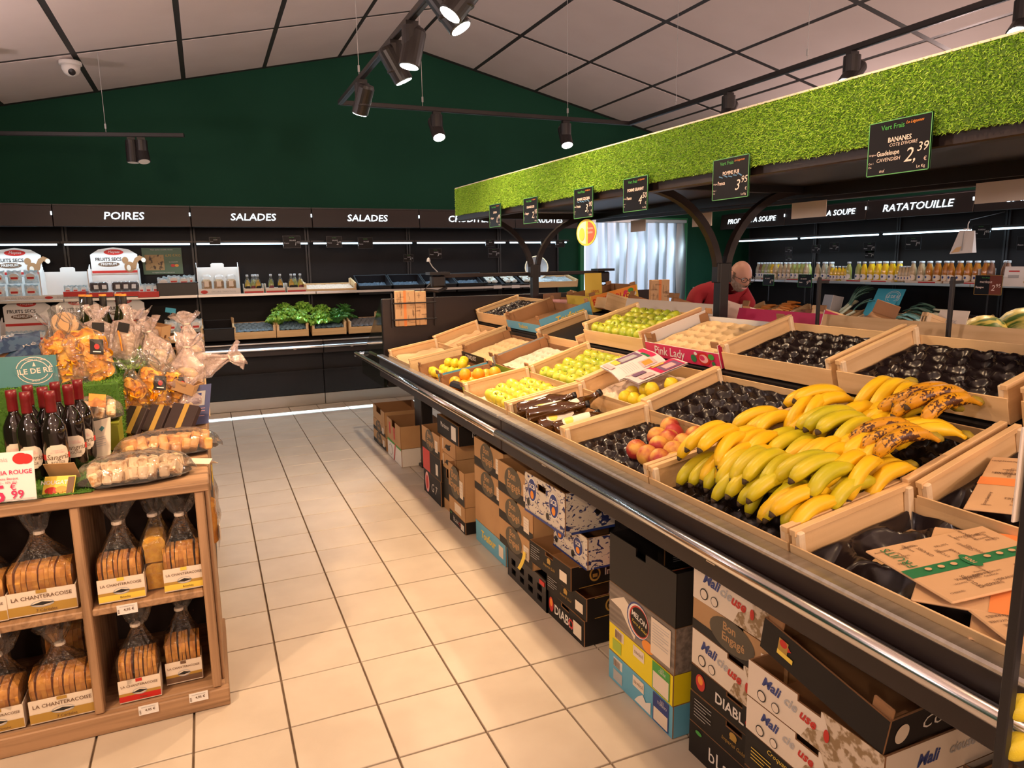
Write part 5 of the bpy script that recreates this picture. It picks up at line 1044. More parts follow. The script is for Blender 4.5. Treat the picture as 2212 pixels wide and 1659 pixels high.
# lower deck
DZ = .835
def deck_at(x, y=8.32): return (x, y, .775+(y-8.15-.0)*.231), (rad(13), 0, 0)
for k, (x, w) in enumerate(((-1.66, .42), (-1.22, .40), (-.80, .4))):
    c = display_box('white display box with red oval on the lower deck, %s' % ('at the left edge', 'second from the left edge', 'third, behind the cellophane bags')[k], x, w, .26, .26, 'FRUITS SECS', False, y=8.22, z=.80)
    for j in range(4): pack('clear pack with red label in lower deck display box %s' % ('at the left edge', 'second from left', 'third from left')[k], (x-.12+.08*j, 8.28, .84), .09, .05, .14, j, group='packs in the lower display boxes')
l, r = deck_at(-.24, 8.36); c = crate('wooden crate of clear snack packs on the lower deck', l, r, w=.38, d=.34, h=.15, group='wooden crates on the back cabinets')
for k in range(5): pack('clear snack pack lying in the lower deck wooden crate', (-.36+.06*k, 8.26+.04*(k % 2), .89), .12, .06, .14, k, group='packs in the lower wooden crate')
ob('tag_clip', G().box((0, 0, .05), (.10, .003, .05)).tube([(0, 0, 0), (0, 0, .04)], .003, 5), None, (-.36, 8.24, 1.08), (0, .2, .2), mats=m_cyan, label='turquoise tag clipped above the wooden crate on the lower deck', cat='tag')
l, r = deck_at(.10, 8.34); black_tray('black crate on the lower deck left of the blue lined crate', l, r and .30, .32, .14, r, None, m_net)
LG = 'wooden crates with lettuces on the lower deck'
for k, (x, w, lb) in enumerate(((.46, .46, 'with blue grey liner, left of the lettuces'), (.86, .36, 'with slotted front under the left lettuces'), (1.26, .40, 'with plain front under the right lettuces'), (1.68, .42, 'with grey tray, right of the lettuces'))):
    l, r = deck_at(x, 8.37); c = crate('wooden crate %s' % lb, l, r, w=w-.015, d=.37, h=.15, fh=.08, group='wooden crates on the back cabinets')
    ll, rr = inn(c, 0, 0, .085); ob('moulded_tray', TBL if k != 3 else cached('tg', lambda: tray_mesh(.5, .35, mat('grey fibre', (.2, .22, .25), .7), .04, .02, .004, 4)), None, ll, rr, sc=((w-.06)/.5, .9, 1), label='moulded tray in the lower deck crate '+lb, cat='tray')
m_let = mat('lettuce leaf', (.16, .46, .04), .45, col2=(.38, .68, .10), nscale=(30, 30, 30), rnd=1); m_let2 = mat('dark salad leaf', (.035, .16, .03), .45, col2=(.09, .28, .05), nscale=(30, 30, 30), rnd=1)
def leaf(seed, ruffle, L=.16, W=.15):
    def fn(u, v):
        a = (u-.5)*2; e_ = abs(a)**2; rf = ruffle*(.3+e_+v*v)*(math.sin(a*13+seed)*.5+noise.noise(Vector((a*7, v*7, seed)))*1.2)
        w = W*.5*math.sin(PI*min(1, .15+v*.8))
        return (a*w, v*L*(1-.12*e_), .06*v*v*-1+.05*v+.03*e_+rf)
    return G().grid(fn, 14, 10).mesh('leaf', m_let, True)
LV = [leaf(s, .022) for s in range(4)]; 
LV2 = []
for s in range(2):
    q = leaf(9+s, .008, .19, .15); q.materials[0] = m_let2; LV2.append(q)
def lettuce(label, loc, flat=False, s=1):
    e = emp('lettuce', label, 'lettuce', loc, (rad(18), 0, random.uniform(0, 6)), 'lettuces in the lower deck crates'); e.scale = (s, s, s)
    n = 0
    for ring, (cnt, tl_) in enumerate(((9, 18), (8, 42), (6, 66), (3, 84))):
        for k in range(cnt):
            me = random.choice(LV2 if flat else LV)
            ob('leaf', me, e, (0, 0, .02*ring), (rad(tl_)+random.uniform(-.15, .15), 0, 2*PI*k/cnt+ring*.4), sc=1-.12*ring)
    return e
for k, (x, y, z, f, lb) in enumerate(((.72, 8.27, .93, 0, 'frilly green lettuce, front left in the heap'), (.95, 8.25, .93, 0, 'frilly green lettuce, second along the front of the heap'), (1.17, 8.24, .92, 0, 'frilly green lettuce, third along the front'), (.80, 8.46, 1.01, 0, 'frilly green lettuce at the back left of the heap'), (1.02, 8.46, 1.02, 0, 'frilly green lettuce at the back middle of the heap'), (1.22, 8.44, .98, 0, 'frilly green lettuce at the back right of the heap'), (1.38, 8.26, .91, 1, 'flat leaved dark green salad at the right end of the heap'), (1.46, 8.42, .96, 1, 'flat leaved dark salad behind the right end of the heap'), (.84, 8.36, .98, 0, 'frilly green lettuce in the middle left of the heap'))):
    lettuce(lb, (x, y, z), bool(f), .95)
# ------------------------------------------------------------------ goods on the right hand cabinets
jp = [(.001, .002), (.030, 0), (.033, .008), (.033, .12), (.030, .15), (.020, .185), (.017, .20), (.0165, .215)]
JC = dict(clear=(.42, .40, .30), yellow=(.78, .52, .02), green=(.38, .42, .12), beige=(.50, .38, .22), amber=(.45, .17, .02), brown=(.20, .09, .05))
JM = {k: G().lathe(jp, 12).mesh('juice_body', mat('juice '+k, v, .12, coat=.5), True) for k, v in JC.items()}
jcap = G().lathe([(.019, .205), (.0195, .208), (.0195, .228), (.001, .229)], 12).mesh('cap', m_greyl, True); jlab = patch(.0336, .02, .085, -1.5, 1.5, 12).mesh('paper_label', m_paper, True); jdot = patch(.034, .045, .07, -.3, .3, 4).mesh('label_mark', m_navy, True)
jl2 = patch(.0336, .02, .085, -1.5, 1.5, 12).mesh('paper_label', m_cream, True)
def jbot(x, y, kind, z=BS+.012, small=False):
    e = emp('juice_bottle', 'small glass bottle of %s juice on the right cabinet shelf' % dict(clear='clear', yellow='bright yellow', green='pale green', beige='beige', amber='amber', brown='brown')[kind], 'bottle', (x, y, z), (0, 0, -PI/2+random.uniform(-.3, .3)), '%s juice bottles on the right shelf' % kind)
    s = .78 if small else 1; e.scale = (s*1.12, s*1.12, s)
    ob('juice_body', JM[kind], e); ob('cap', jcap, e); l = ob('paper_label', jl2 if kind in ('amber', 'beige') else jlab, e); ob('label_mark', jdot, l)
runs = [(7.93, 7.60, ['clear', 'brown', 'green', 'clear', 'green', 'yellow', 'beige']), (7.50, 7.05, ['beige', 'beige', 'beige', 'green', 'green', 'green', 'beige']), (6.86, 6.66, ['beige', 'clear', 'beige']), (6.38, 6.24, ['green', 'green']), (6.16, 5.70, ['yellow', 'yellow', 'yellow', 'yellow', 'yellow', 'yellow']), (5.52, 5.14, ['beige', 'beige', 'amber', 'amber', 'amber']), (5.08, 4.72, ['amber', 'amber', 'amber', 'amber', 'amber']), (4.66, 4.5, ['brown', 'brown'])]
for (a, b, ks) in runs:
    n = len(ks)
    for i, k in enumerate(ks): jbot(7.235, a+(b-a)*i/max(1, n-1), k)
    for i in range(n-1): jbot(7.32, a+(b-a)*(i+.5)/max(1, n-1), ks[i])
for i in range(5): jbot(7.22, 6.62-.055*i, 'yellow', small=True)
for i in range(4): jbot(7.22, 5.66-.04*i, 'beige', small=True)
for k, y in enumerate((7.75, 7.27, 6.75, 6.3, 5.95, 5.35, 4.9)):
    carton('low white and red tray under the juice bottles, %s from the corner' % ('first', 'second', 'third', 'fourth', 'fifth', 'sixth', 'seventh')[k], .42 if k != 3 else .25, .2, .03, (7.27, y, BS), (0, 0, -PI/2), m_cream, m_white, F=[('rect', .05, .015, .2, .015, m_red)], name='low_carton', cat='carton', group='juice trays on the right shelf')
carton('open white carton at the right end of the juice shelf', .28, .28, .16, (7.32, 4.62, BS), (0, 0, -PI/2), m_greyl, m_greyl, fh=.08, name='display_box', cat='display box')
e = emp('food_leaflet', 'white printed leaflet stand with food pictures at the right edge', 'leaflet', (7.12, 4.25, BS+.09), (rad(-6), 0, -PI/2))
ob('leaflet_sheet', G().box((0, 0, 0), (.42, .004, .19)), e, mats=m_paper); g, ms = decal([('rect', -.12, .05, .1, .012, m_red), ('disc', .03, .06, .05, .02, m_ink), ('disc', .04, -.05, .06, .03, m_gold), ('rect', -.12, 0, .1, .03, m_greyl), ('rect', .15, 0, .1, .14, m_pinkl)], y=-.004); ob('leaflet_print', g, e, mats=ms)
# crates on the right lower deck
def rdeck(y, x=7.10): return (x, y, .735+(x-6.90)*.30), (rad(17), 0, -PI/2)
RG = 'crates on the right cabinet deck'
def rcrate(y, w, label, pale=True): l, r = rdeck(y); return crate(label, l, r, w=w, d=.42, h=.12, fh=.07, group=RG)
def veg_me(nm, L, r, m, bend=.1):
    return G().tube([(0, 0, 0), (L*.05, 0, .001), (L*.3, L*bend*.5, 0), (L*.65, L*bend, 0), (L*.95, L*bend*.6, 0), (L, L*bend*.5, 0)], [r*.5, r, r*.95, r*.8, r*.4, r*.1], 7).mesh(nm, m, True)
m_carrot = mat('carrot', (.72, .24, .03), .55); m_sweet = mat('sweet potato', (.28, .10, .05), .7, col2=(.36, .16, .08), nscale=(20, 20, 20), rnd=1)
carr = veg_me('carrot', .17, .016, m_carrot); swp = veg_me('sweet_potato', .15, .026, m_sweet, .12)
for (y, lb, n) in ((7.62, 'left carrot crate', 16), (7.22, 'right carrot crate', 20)):
    c = rcrate(y, .42, 'wooden crate of carrots on the right deck, %s one' % lb.split()[0])
    for k in range(n):
        l, r = inn(c, random.uniform(-.1, .02), -.16+.32*k/n, .07+.05*random.random()+(.04 if n > 18 else 0), 0, random.uniform(-.2, .2), random.uniform(-.25, .25)); ob('carrot', carr, None, l, r, sc=1.15, label='orange carrot heaped in the %s' % lb, cat='carrot', group='carrots in the '+lb)
c = rcrate(6.80, .38, 'wooden crate of sweet potatoes beside the leeks')
for k in range(14):
    l, r = inn(c, random.uniform(-.14, .0), -.14+.28*k/14, .07+.04*random.random(), 0, 0, random.uniform(-.4, .4)); ob('sweet_potato', swp, None, l, r, label='brown sweet potato in the crate beside the leeks', cat='sweet potato', group='sweet potatoes on the right deck')
carton('white carton sheet box standing behind the sweet potatoes', .2, .14, .24, (7.12, 6.53, .86), (rad(-12), 0, -PI/2-.3), m_greyl, m_white, F=[('text', '2H', -.03, .07, .05, m_navy, {})], cat='carton', name='white_carton', group=RG)
m_leekg = mat('leek blue green', (.06, .17, .13), .45, col2=(.14, .27, .20), nscale=(4, 60, 60), rnd=1); m_leekw = mat('leek white', (.66, .70, .50), .4)
leekw = G().tube([(0, 0, 0), (.16, 0, 0), (.2, 0, .003)], [.013, .013, .015], 8).mesh('white_stem', m_leekw, True)
def leek_leaf(s): return G().grid(lambda u, v: (.19+v*.24, (u-.5)*.045*(1-.75*v)+s*.06*v*v, .012+.06*v*(1-v)*2+abs(u-.5)*.02+s*s*.015*v), 3, 8).mesh('leaf', m_leekg, True)
leekl = [leek_leaf(s) for s in (-1, -.35, .35, 1)]
def leek(l, r, lb, gp):
    e = emp('leek', lb, 'leek', l, r, gp); ob('white_stem', leekw, e)
    for q in leekl: ob('leaf', q, e)
c = rcrate(6.30, .46, 'low crate under the blue green leeks')
for k in range(11):
    l, r = inn(c, .13-.02*k+.0, -.20+.03*k, .10+.06*random.random(), 0, rad(-18)+random.uniform(-.1, .1), rad(70)+random.uniform(-.4, .35)); leek(l, r, 'leek with blue green leaves pointing up, left heap', 'leeks in the left heap')
for k, (z, dy) in enumerate(((.90, 0), (1.03, .06))):
    e = emp('display_card', 'turquoise potato box panel with round white emblem, %s one' % ('lower' if k == 0 else 'upper'), 'display panel', (7.05+.1*k, 5.80-dy*.5, z), (rad(-28), 0, -PI/2), 'turquoise potato box panels')
    ob('card_panel', G().box((0, 0, .09), (.36, .006, .20)), e, mats=m_cyan)
    g, ms = decal([('disc', .06, .09, .095, .075, m_white), ('disc', .06, .09, .09, .07, m_cyan), ('disc', .06, .09, .075, .058, m_white), ('disc', .06, .09, .071, .054, m_cyan), ('rect', .06, .09, .2, .035, m_cyan), ('text', 'ILE DE RÉ', .06, .09, .045, m_white, dict(b=.01))], y=-.005); ob('card_print', g, e, mats=ms)
c = rcrate(5.75, .46, 'crate of potatoes below the turquoise panels')
m_pot = mat('potato', (.40, .33, .22), .7, col2=(.26, .22, .17), nscale=(18, 18, 18), rnd=1); pot = fruit_mesh(.03, SPROF, m_pot, 12, .2)
for k in range(16):
    l, r = inn(c, -.17+.34*random.random(), -.17+.02*k, .08+.02*random.random()); ob('potato', pot, None, l, r, sc=(1, 1, 1.25), label='grey brown potato in the crate below the turquoise panels', cat='potato', group='potatoes on the right deck')
c = rcrate(5.22, .52, 'wooden crate of leeks lying sideways right of the turquoise panels')
for k in range(12):
    l, r = inn(c, .20, -.17+.03*k, .09+.05*random.random()+.002*k, 0, 0, PI+random.uniform(-.14, .14)); leek(l, r, 'leek lying sideways with leaves to the left, right heap', 'leeks in the right heap')
l, r = rdeck(4.80); black_tray('slanted black tray on the right deck beside the sideways leeks', l, .26, .42, .10, r)
ob('brown_bag_stack', G().box((0, 0, 0), (.14, .34, .03), ch=.004), None, (7.12, 4.82, .86), (rad(17), 0, -PI/2), mats=m_bag, label='brown paper lying in the slanted black tray', cat='paper')
c = rcrate(4.38, .50, 'wooden crate of aubergines and courgettes at the right')
m_aub = mat('aubergine', (.012, .01, .022), .22); m_cou = mat('courgette', (.02, .055, .035), .35)
aub = fruit_mesh(.035, SPROF, m_aub, 12, .1); cou = veg_me('courgette', .26, .024, m_cou, .03)
for k in range(18):
    l, r = inn(c, -.20+.08*(k % 6), -.14+.1*(k//6), .085); ob('plum', aub, None, l, r, label='small dark purple fruit in the crate with the courgettes', cat='plum', group='dark fruit on the right deck')
for k in range(2):
    l, r = inn(c, .0+.11*k, -.14, .14, 0, rad(-8), rad(80)); ob('courgette', cou, None, l, r, sc=1.2, label='dark green courgette lying on the dark fruit, %s one' % ('left', 'right')[k], cat='courgette', group='courgettes on the right deck')
c = rcrate(3.86, .5, 'wooden crate cropped by the right edge on the right deck')
# tags on the right
for k, (y, z, w, lb) in enumerate(((7.46, 1.665, .13, 'farthest upper one'), (7.45, 1.55, .12, 'farthest lower one'), (6.99, 1.675, .14, 'second along'), (6.70, 1.69, .15, 'third along'), (6.18, 1.675, .17, 'fourth along, upper'), (6.17, 1.59, .13, 'fourth along, lower'), (5.61, 1.71, .19, 'fifth, under RATATOUILLE'), (4.86, 1.80, .19, 'sixth, behind the hanging paper bag'), (4.40, 1.67, .19, 'seventh, at the right edge'))):
    board('price_tag', 'dim black price board in the right cabinets, '+lb, (7.32, y, z), w, w*.75, FR, [('Vert Frais', 0, .36, .09, dict(m=m_greenp)), ('POIREAU', .05, .14, .13, {}), ('France', -.3, -.1, .14, dict(b=.01)), ('1', .2, -.12, .42, dict(sh=.2)), ('95', .36, -.02, .24, {})], 'price boards in the right cabinets', True, edge=mat_rim)
for k, (y, w, ls, lb) in enumerate(((7.72, .2, ('France', '2', '95'), 'beside the man, left of his head'), (7.28, .2, ('', '6', '90'), 'reading 6,90 right of the man'), (6.66, .22, ('France', '9', '95'), 'reading 9,95 below the juice shelf'), (4.41, .26, ('Espagne', '2', '95'), 'reading PASTEQUE with red panel, near the hanging bag'))):
    e = board('price_board', 'black price board '+lb, (6.82, y, 1.285), w, w*.72, FR, [('Vert Frais', -.1, .36, .1, dict(m=m_greenp)), ('PASTÈQUE' if k == 3 else 'AIL BLANC', -.08, .14, .13, dict(b=.01)), (ls[0], -.3, -.12, .13, dict(b=.02)), (ls[1], .18, -.16, .4, dict(sh=.2)), (ls[2], .37, -.04, .25, {})], 'price boards on the edge of the right shelf', False, edge=m_greenp if k < 3 else m_gold)
    ob('board_stem', G().box((0, .01, -w*.36-.10), (.012, .008, .2)), e, mats=m_black)
    if k == 3: ob('red_panel', G().box((w*.26, -.0022, 0), (w*.42, .001, w*.68)), e, mats=mat('rust print', (.16, .03, .01), .5))
e = emp('hanging_paper_bag', 'white paper bag hanging from a hook before the RATATOUILLE cabinet', 'paper bag', (6.6, 4.53, 1.70), FR)
ob('bag_body', G().add([(-.115, -.03, -.12), (.105, -.03, -.11), (.095, -.01, .09), (-.05, -.01, .095), (-.115, .03, -.12), (.105, .03, -.11), (.095, .0, .09), (-.05, .0, .095)], [(0, 1, 2, 3), (7, 6, 5, 4), (0, 4, 5, 1), (1, 5, 6, 2), (2, 6, 7, 3), (3, 7, 4, 0)]), e, mats=m_paper)
ob('bag_print', decal([('poly', [(-.10, -.11), (-.02, -.10), (-.0, -.05), (-.05, -.06)], m_poplar), ('poly', [(-.005, -.09), (.01, -.09), (.015, .09), (.01, .09)], m_greyl)], y=-.032)[0], e, mats=[m_poplar, m_greyl])
ob('hook_rod', G().tube([(.03, 0, .175), (.03, .01, .19), (.03, .50, .27)], .004, 5), e, mats=m_black)
ob('string', G().tube([(.02, -.01, .09), (.03, -.01, .11), (.025, -.005, .15), (.03, 0, .175)], .004, 5).tube([(-.01, -.01, .105), (.03, -.012, .11), (.06, -.01, .1)], .006, 5), e, mats=m_paper)

# ------------------------------------------------------------------ man in a red t-shirt
m_skin = mat('skin', (.55, .29, .20), .5, col2=(.62, .34, .25), nscale=(12, 12, 12)); m_shirt = mat('red cotton', (.30, .012, .022), .85); m_hair = mat('grey brown hair', (.16, .10, .07), .8); m_beard = mat('grey beard', (.32, .22, .16), .85, col2=(.45, .36, .30), nscale=(60, 60, 60)); m_jean = mat('dark trousers', (.02, .022, .03), .85)
def skin_mesh(nodes, edges, sub=2, root=0):
    me = bpy.data.meshes.new('sk'); me.from_pydata([n[0] for n in nodes], edges, []); o = bpy.data.objects.new('sk', me); COL.objects.link(o)
    md = o.modifiers.new('s', 'SKIN'); sd = o.modifiers.new('d', 'SUBSURF'); sd.levels = sub; sd.render_levels = sub
    for k, n in enumerate(nodes): r = n[1]; me.skin_vertices[0].data[k].radius = r if isinstance(r, tuple) else (r, r); me.skin_vertices[0].data[k].use_root = k == root
    dg = bpy.context.evaluated_depsgraph_get(); ev = o.evaluated_get(dg).to_mesh()
    g = G(); g.v = [tuple(v.co) for v in ev.vertices]; g.f = [tuple(p.vertices) for p in ev.polygons]; g.m = [0]*len(g.f)
    bpy.data.objects.remove(o); return g
def remesh(o, vox, sm=3):
    r = o.modifiers.new('r', 'REMESH'); r.mode = 'VOXEL'; r.voxel_size = vox; r.use_smooth_shade = True
    s = o.modifiers.new('m', 'SMOOTH'); s.iterations = sm; s.factor = .5
HIP = Vector((0, 0, .88)); HD = Vector((.10, -.36, 1.44))
man = emp('person', 'balding bearded man in red t-shirt and glasses leaning behind the island', 'person', (3.78, 4.72, 0), (0, 0, rad(-14)))
def head_pt(d):
    x, y, z = d
    p = Vector((x*.076, y*.098, z*.115))
    if z < 0: p.x *= 1-.28*z*z; p.y *= 1-.10*z*z if y < 0 else 1-.35*z*z
    gs = lambda cx, cz_, sx, sz: math.exp(-((x-cx)/sx)**2-((z-cz_)/sz)**2) if y < 0 else 0
    p.y -= .030*gs(0, -.18, .16, .20)+.010*gs(0, .05, .12, .25)+.010*gs(0, -.75, .35, .22)+.007*gs(0, .22, .55, .1)
    p.y += .012*gs(.38, .06, .2, .12)+.012*gs(-.38, .06, .2, .12)+.006*gs(0, -.50, .25, .06)
    return p
hg = G(); NU, NV = 36, 26
hg.grid(lambda u, v: tuple(head_pt((math.sin(PI*(.001+v*.998))*math.cos(2*PI*u), math.sin(PI*(.001+v*.998))*math.sin(2*PI*u), -math.cos(PI*(.001+v*.998))))), NU, NV)
for s in (-1, 1): hg.lathe([(.004, -.032), (.014, -.026), (.018, 0), (.02, .02), (.012, .034), (.003, .036)], 10, M=Tm(s*.078, .008, -.005, rad(-8), s*rad(10), 0) @ Matrix.Diagonal((.5, 1.1, 1, 1)))
HM = Matrix.Translation(HD) @ Euler((rad(24), 0, rad(8))).to_matrix().to_4x4()
nodes = [((0, 0, .90), (.15, .11)), ((0, -.03, 1.06), (.145, .10)), ((.02, -.12, 1.22), (.165, .10)), ((.03, -.20, 1.31), (.12, .085)), ((.06, -.27, 1.36), .058), ((.09, -.33, 1.40), .055),
         ((.20, -.20, 1.29), .058), ((.27, -.32, 1.10), .042), ((.20, -.50, 1.00), .034), ((.19, -.57, .98), .026), ((-.16, -.16, 1.30), .058), ((-.26, -.24, 1.10), .042), ((-.24, -.46, 1.01), .034), ((-.24, -.53, .99), .026),
         ((.09, .0, .84), .09), ((.10, -.03, .48), .06), ((.10, .0, .09), .042), ((.10, -.15, .03), .035), ((-.09, .0, .84), .09), ((-.10, .03, .48), .06), ((-.10, .10, .09), .042), ((-.10, -.05, .03), .035)]
edges = [(0, 1), (1, 2), (2, 3), (3, 4), (4, 5), (3, 6), (6, 7), (7, 8), (8, 9), (3, 10), (10, 11), (11, 12), (12, 13), (0, 14), (14, 15), (15, 16), (16, 17), (0, 18), (18, 19), (19, 20), (20, 21)]
bg = skin_mesh(nodes, edges)
for (w_, s) in ((Vector((.19, -.57, .98)), 1), (Vector((-.24, -.53, .99)), -1)):
    for k in range(4): bg.tube([w_+Vector((.012*(k-1.5), 0, 0)), w_+Vector((.02*(k-1.5), -.06, .0)), w_+Vector((.021*(k-1.5), -.11, -.012)), w_+Vector((.021*(k-1.5), -.135+.006*abs(k-1.5), -.03))], [.011, .010, .009, .006], 7)
    bg.tube([w_+Vector((-s*.02, -.01, 0)), w_+Vector((-s*.045, -.045, -.01)), w_+Vector((-s*.05, -.08, -.02))], [.012, .010, .007], 7); bg.box(w_+Vector((0, -.04, -.002)), (.075, .08, .026), ch=.01)
bg.add(hg.v, hg.f, 0, HM)
body = ob('body', bg, man, mats=m_skin, smooth=True); remesh(body, .009, 2)
sn = [((0, 0, .86), (.165, .125)), ((0, -.03, 1.06), (.162, .118)), ((.02, -.12, 1.22), (.182, .118)), ((.03, -.20, 1.315), (.135, .10)), ((.05, -.245, 1.345), .075), ((.20, -.20, 1.295), .075), ((.245, -.27, 1.17), .066), ((-.16, -.16, 1.305), .075), ((-.225, -.21, 1.18), .066)]
ob('t_shirt', skin_mesh(sn, [(0, 1), (1, 2), (2, 3), (3, 4), (3, 5), (5, 6), (3, 7), (7, 8)]), man, mats=m_shirt, smooth=True)
tn = [((0, 0, .90), (.16, .12)), ((.09, 0, .82), .10), ((.10, -.03, .48), .075), ((.10, 0, .10), .062), ((-.09, 0, .82), .10), ((-.10, .03, .48), .075), ((-.10, .10, .10), .062)]
ob('trousers', skin_mesh(tn, [(0, 1), (1, 2), (2, 3), (0, 4), (4, 5), (5, 6)]), man, mats=m_jean, smooth=True)
for s in (1, -1): ob('shoe', G().box((s*.10, -.05+(.07 if s < 0 else 0), .045), (.10, .28, .09), ch=.03), man, mats=m_black)
hr = G()
def hp_(u, v):
    a = rad(-20)+u*rad(220); z = -.30+v*.62*(1 if True else 0); s = math.sqrt(max(0, 1-z*z)); return tuple(HM @ (head_pt((s*math.cos(a), s*math.sin(a), z))*1.05))
hr.grid(hp_, 30, 8); ob('hair_fringe', hr, man, mats=m_hair, smooth=True)
br = G()
def bd(u, v):
    a = rad(-170)+u*rad(160); lim = -.38-.30*math.exp(-((u-.5)/.09)**2)*0; z = -.99+v*(.62+.30*abs(u-.5)*2); s = math.sqrt(max(0, 1-z*z)); return tuple(HM @ (head_pt((s*math.cos(a), s*math.sin(a), z))*(1.05+.05*(1-v))))
br.grid(bd, 26, 10); ob('beard', br, man, mats=m_beard, smooth=True)
gl = G()
for s in (-1, 1):
    gl.tube([(s*.033+.026*math.cos(t*PI/8), -.109+.004*abs(math.cos(t*PI/8)), .012+.019*math.sin(t*PI/8)) for t in range(17)], .0022, 5, M=HM); gl.tube([(s*.058, -.104, .016), (s*.078, -.05, .015), (s*.082, .01, .012)], .002, 5, M=HM)
gl.tube([(-.008, -.112, .015), (.008, -.112, .015)], .002, 5, M=HM); ob('glasses', gl, man, mats=m_black)
for s in (-1, 1): ob('eye', G().lathe([(max(.0004, .011*math.sin(PI*k/6)), -.011*math.cos(PI*k/6)) for k in range(7)], 10, M=HM @ Tm(s*.031, -.082, .010)), man, mats=m_paper, smooth=True); ob('iris', G().lathe([(.005, 0), (.004, .001)], 10, M=HM @ Tm(s*.031, -.0928, .008, PI/2)), man, mats=m_black)
ob('mouth', G().grid(lambda u, v: tuple(HM @ Vector(((u-.5)*.045, -.100+.012*(2*u-1)**2, -.062+(v-.5)*.010))), 6, 2), man, mats=m_pinkl, smooth=True)
# ------------------------------------------------------------------ wooden display at the left
CX0, CX1, CY0, CY1 = -1.56, -.05, 2.57, 3.12
su = emp('wooden_shelf_unit', 'weathered pine shelf unit with bread compartments at the left', 'shelf unit', ((CX0+CX1)/2, CY0, 0))
def sbox(name, x0, x1, y0, y1, z0, z1, m=m_cab, vert=False, par=su, ch=.004):
    L = (x1-x0, y1-y0, z1-z0); c = ((x0+x1)/2-su.location.x, (y0+y1)/2-CY0, (z0+z1)/2)
    ax = max(range(3), key=lambda i: L[i])
    if ax == 0: return ob(name, G().box((0, 0, 0), L, ch=ch), par, c, mats=m)
    if ax == 2: return ob(name, G().box((0, 0, 0), (L[2], L[1], L[0]), ch=ch), par, c, (0, PI/2, 0), mats=m)
    return ob(name, G().box((0, 0, 0), (L[1], L[0], L[2]), ch=ch), par, c, (0, 0, PI/2), mats=m)
sbox('base_board', CX0, CX1+.012, CY0-.012, CY0+.02, 0, .07); sbox('base_board', CX0, CX1, CY0+.02, CY1, .045, .072)
sbox('side_base', CX1-.006, CX1+.012, CY0+.02, CY1, 0, .07)
for (a, b) in ((CY0-.006, 2.76), (2.763, 2.94), (2.943, CY1)): sbox('top_board', CX0, CX1+.006, a, b, .81, .84)
for x in (-1.545, -1.20, -.83, -.463, -.092):
    sbox('upright', x, x+.030 if x > -.1 else x+.028, CY0, CY0+.05, .072, .81); sbox('partition', x+.006, x+.022, CY0+.05, CY1-.02, .072, .81)
for x in (-1.517, -1.172, -.802, -.435):
    sbox('shelf_board', x, x+.343, CY0+.002, CY1-.02, .425, .45)
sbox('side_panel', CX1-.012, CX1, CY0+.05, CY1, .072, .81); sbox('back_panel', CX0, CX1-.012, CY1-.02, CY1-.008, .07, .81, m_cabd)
# bread bags
m_crust = mat('bread crust', (.48, .17, .025), .7, col2=(.72, .34, .06), nscale=(25, 25, 25), rnd=1); m_crumb = mat('yellow crumb', (.72, .40, .05), .8, col2=(.62, .30, .04), nscale=(60, 60, 60), bump=.3, bscale=200)
def slice_me(w, d, h, crumb=False):
    P = [(-d*.46, 0), (d*.46, 0), (d*.48, h*.5), (d*.53, h*.75), (d*.42, h*.95), (d*.2, h*1.02), (-d*.2, h*1.0), (-d*.42, h*.95), (-d*.53, h*.75), (-d*.48, h*.5)]
    return cached(('slice', w, d, h, crumb), lambda: G().prism(P, w, M=Matrix(((0, 1, 0, -w/2), (1, 0, 0, 0), (0, 0, 1, 0), (0, 0, 0, 1)))).mesh('bread_slice', m_crumb if crumb else m_crust))
def bag_film(w, d, h, H, seed, m=None, nr=.013, flare=.055, lean=(0, 0)):
    rs = random.Random(seed); ph = [rs.uniform(0, 6) for _ in range(4)]
    def fn(u, v):
        a = 2*PI*u; ca_, sa = math.cos(a), math.sin(a); k = .28
        sx = abs(ca_)**k*(1 if ca_ > 0 else -1)*w/2; sy = abs(sa)**k*(1 if sa > 0 else -1)*d/2
        rx, ry = nr*ca_, nr*sa; t = v*H
        if t < h: f = 1; x, y = sx*1.03, sy*1.03
        elif t < H*.76:
            q = (t-h)/(H*.76-h); q = q**.8; x, y = sx*(1-q)+rx*q, sy*(1-q)+ry*q
        else:
            q = (t-H*.76)/(H*.24); f = 1+q*(flare/nr-1); x, y = rx*f, ry*f*.55
        wr = .006*math.sin(a*7+ph[0]+v*9)*min(1, v*2.5)+(.010*math.sin(a*5+ph[1]) if v > .78 else 0)
        return (x+ca_*wr+lean[0]*max(0, v-.5)*2, y+sa*wr+lean[1]*max(0, v-.5)*2, t+(.012*math.sin(a*3+ph[2]) if v > .95 else 0))
    return G().grid(fn, 30, 22)
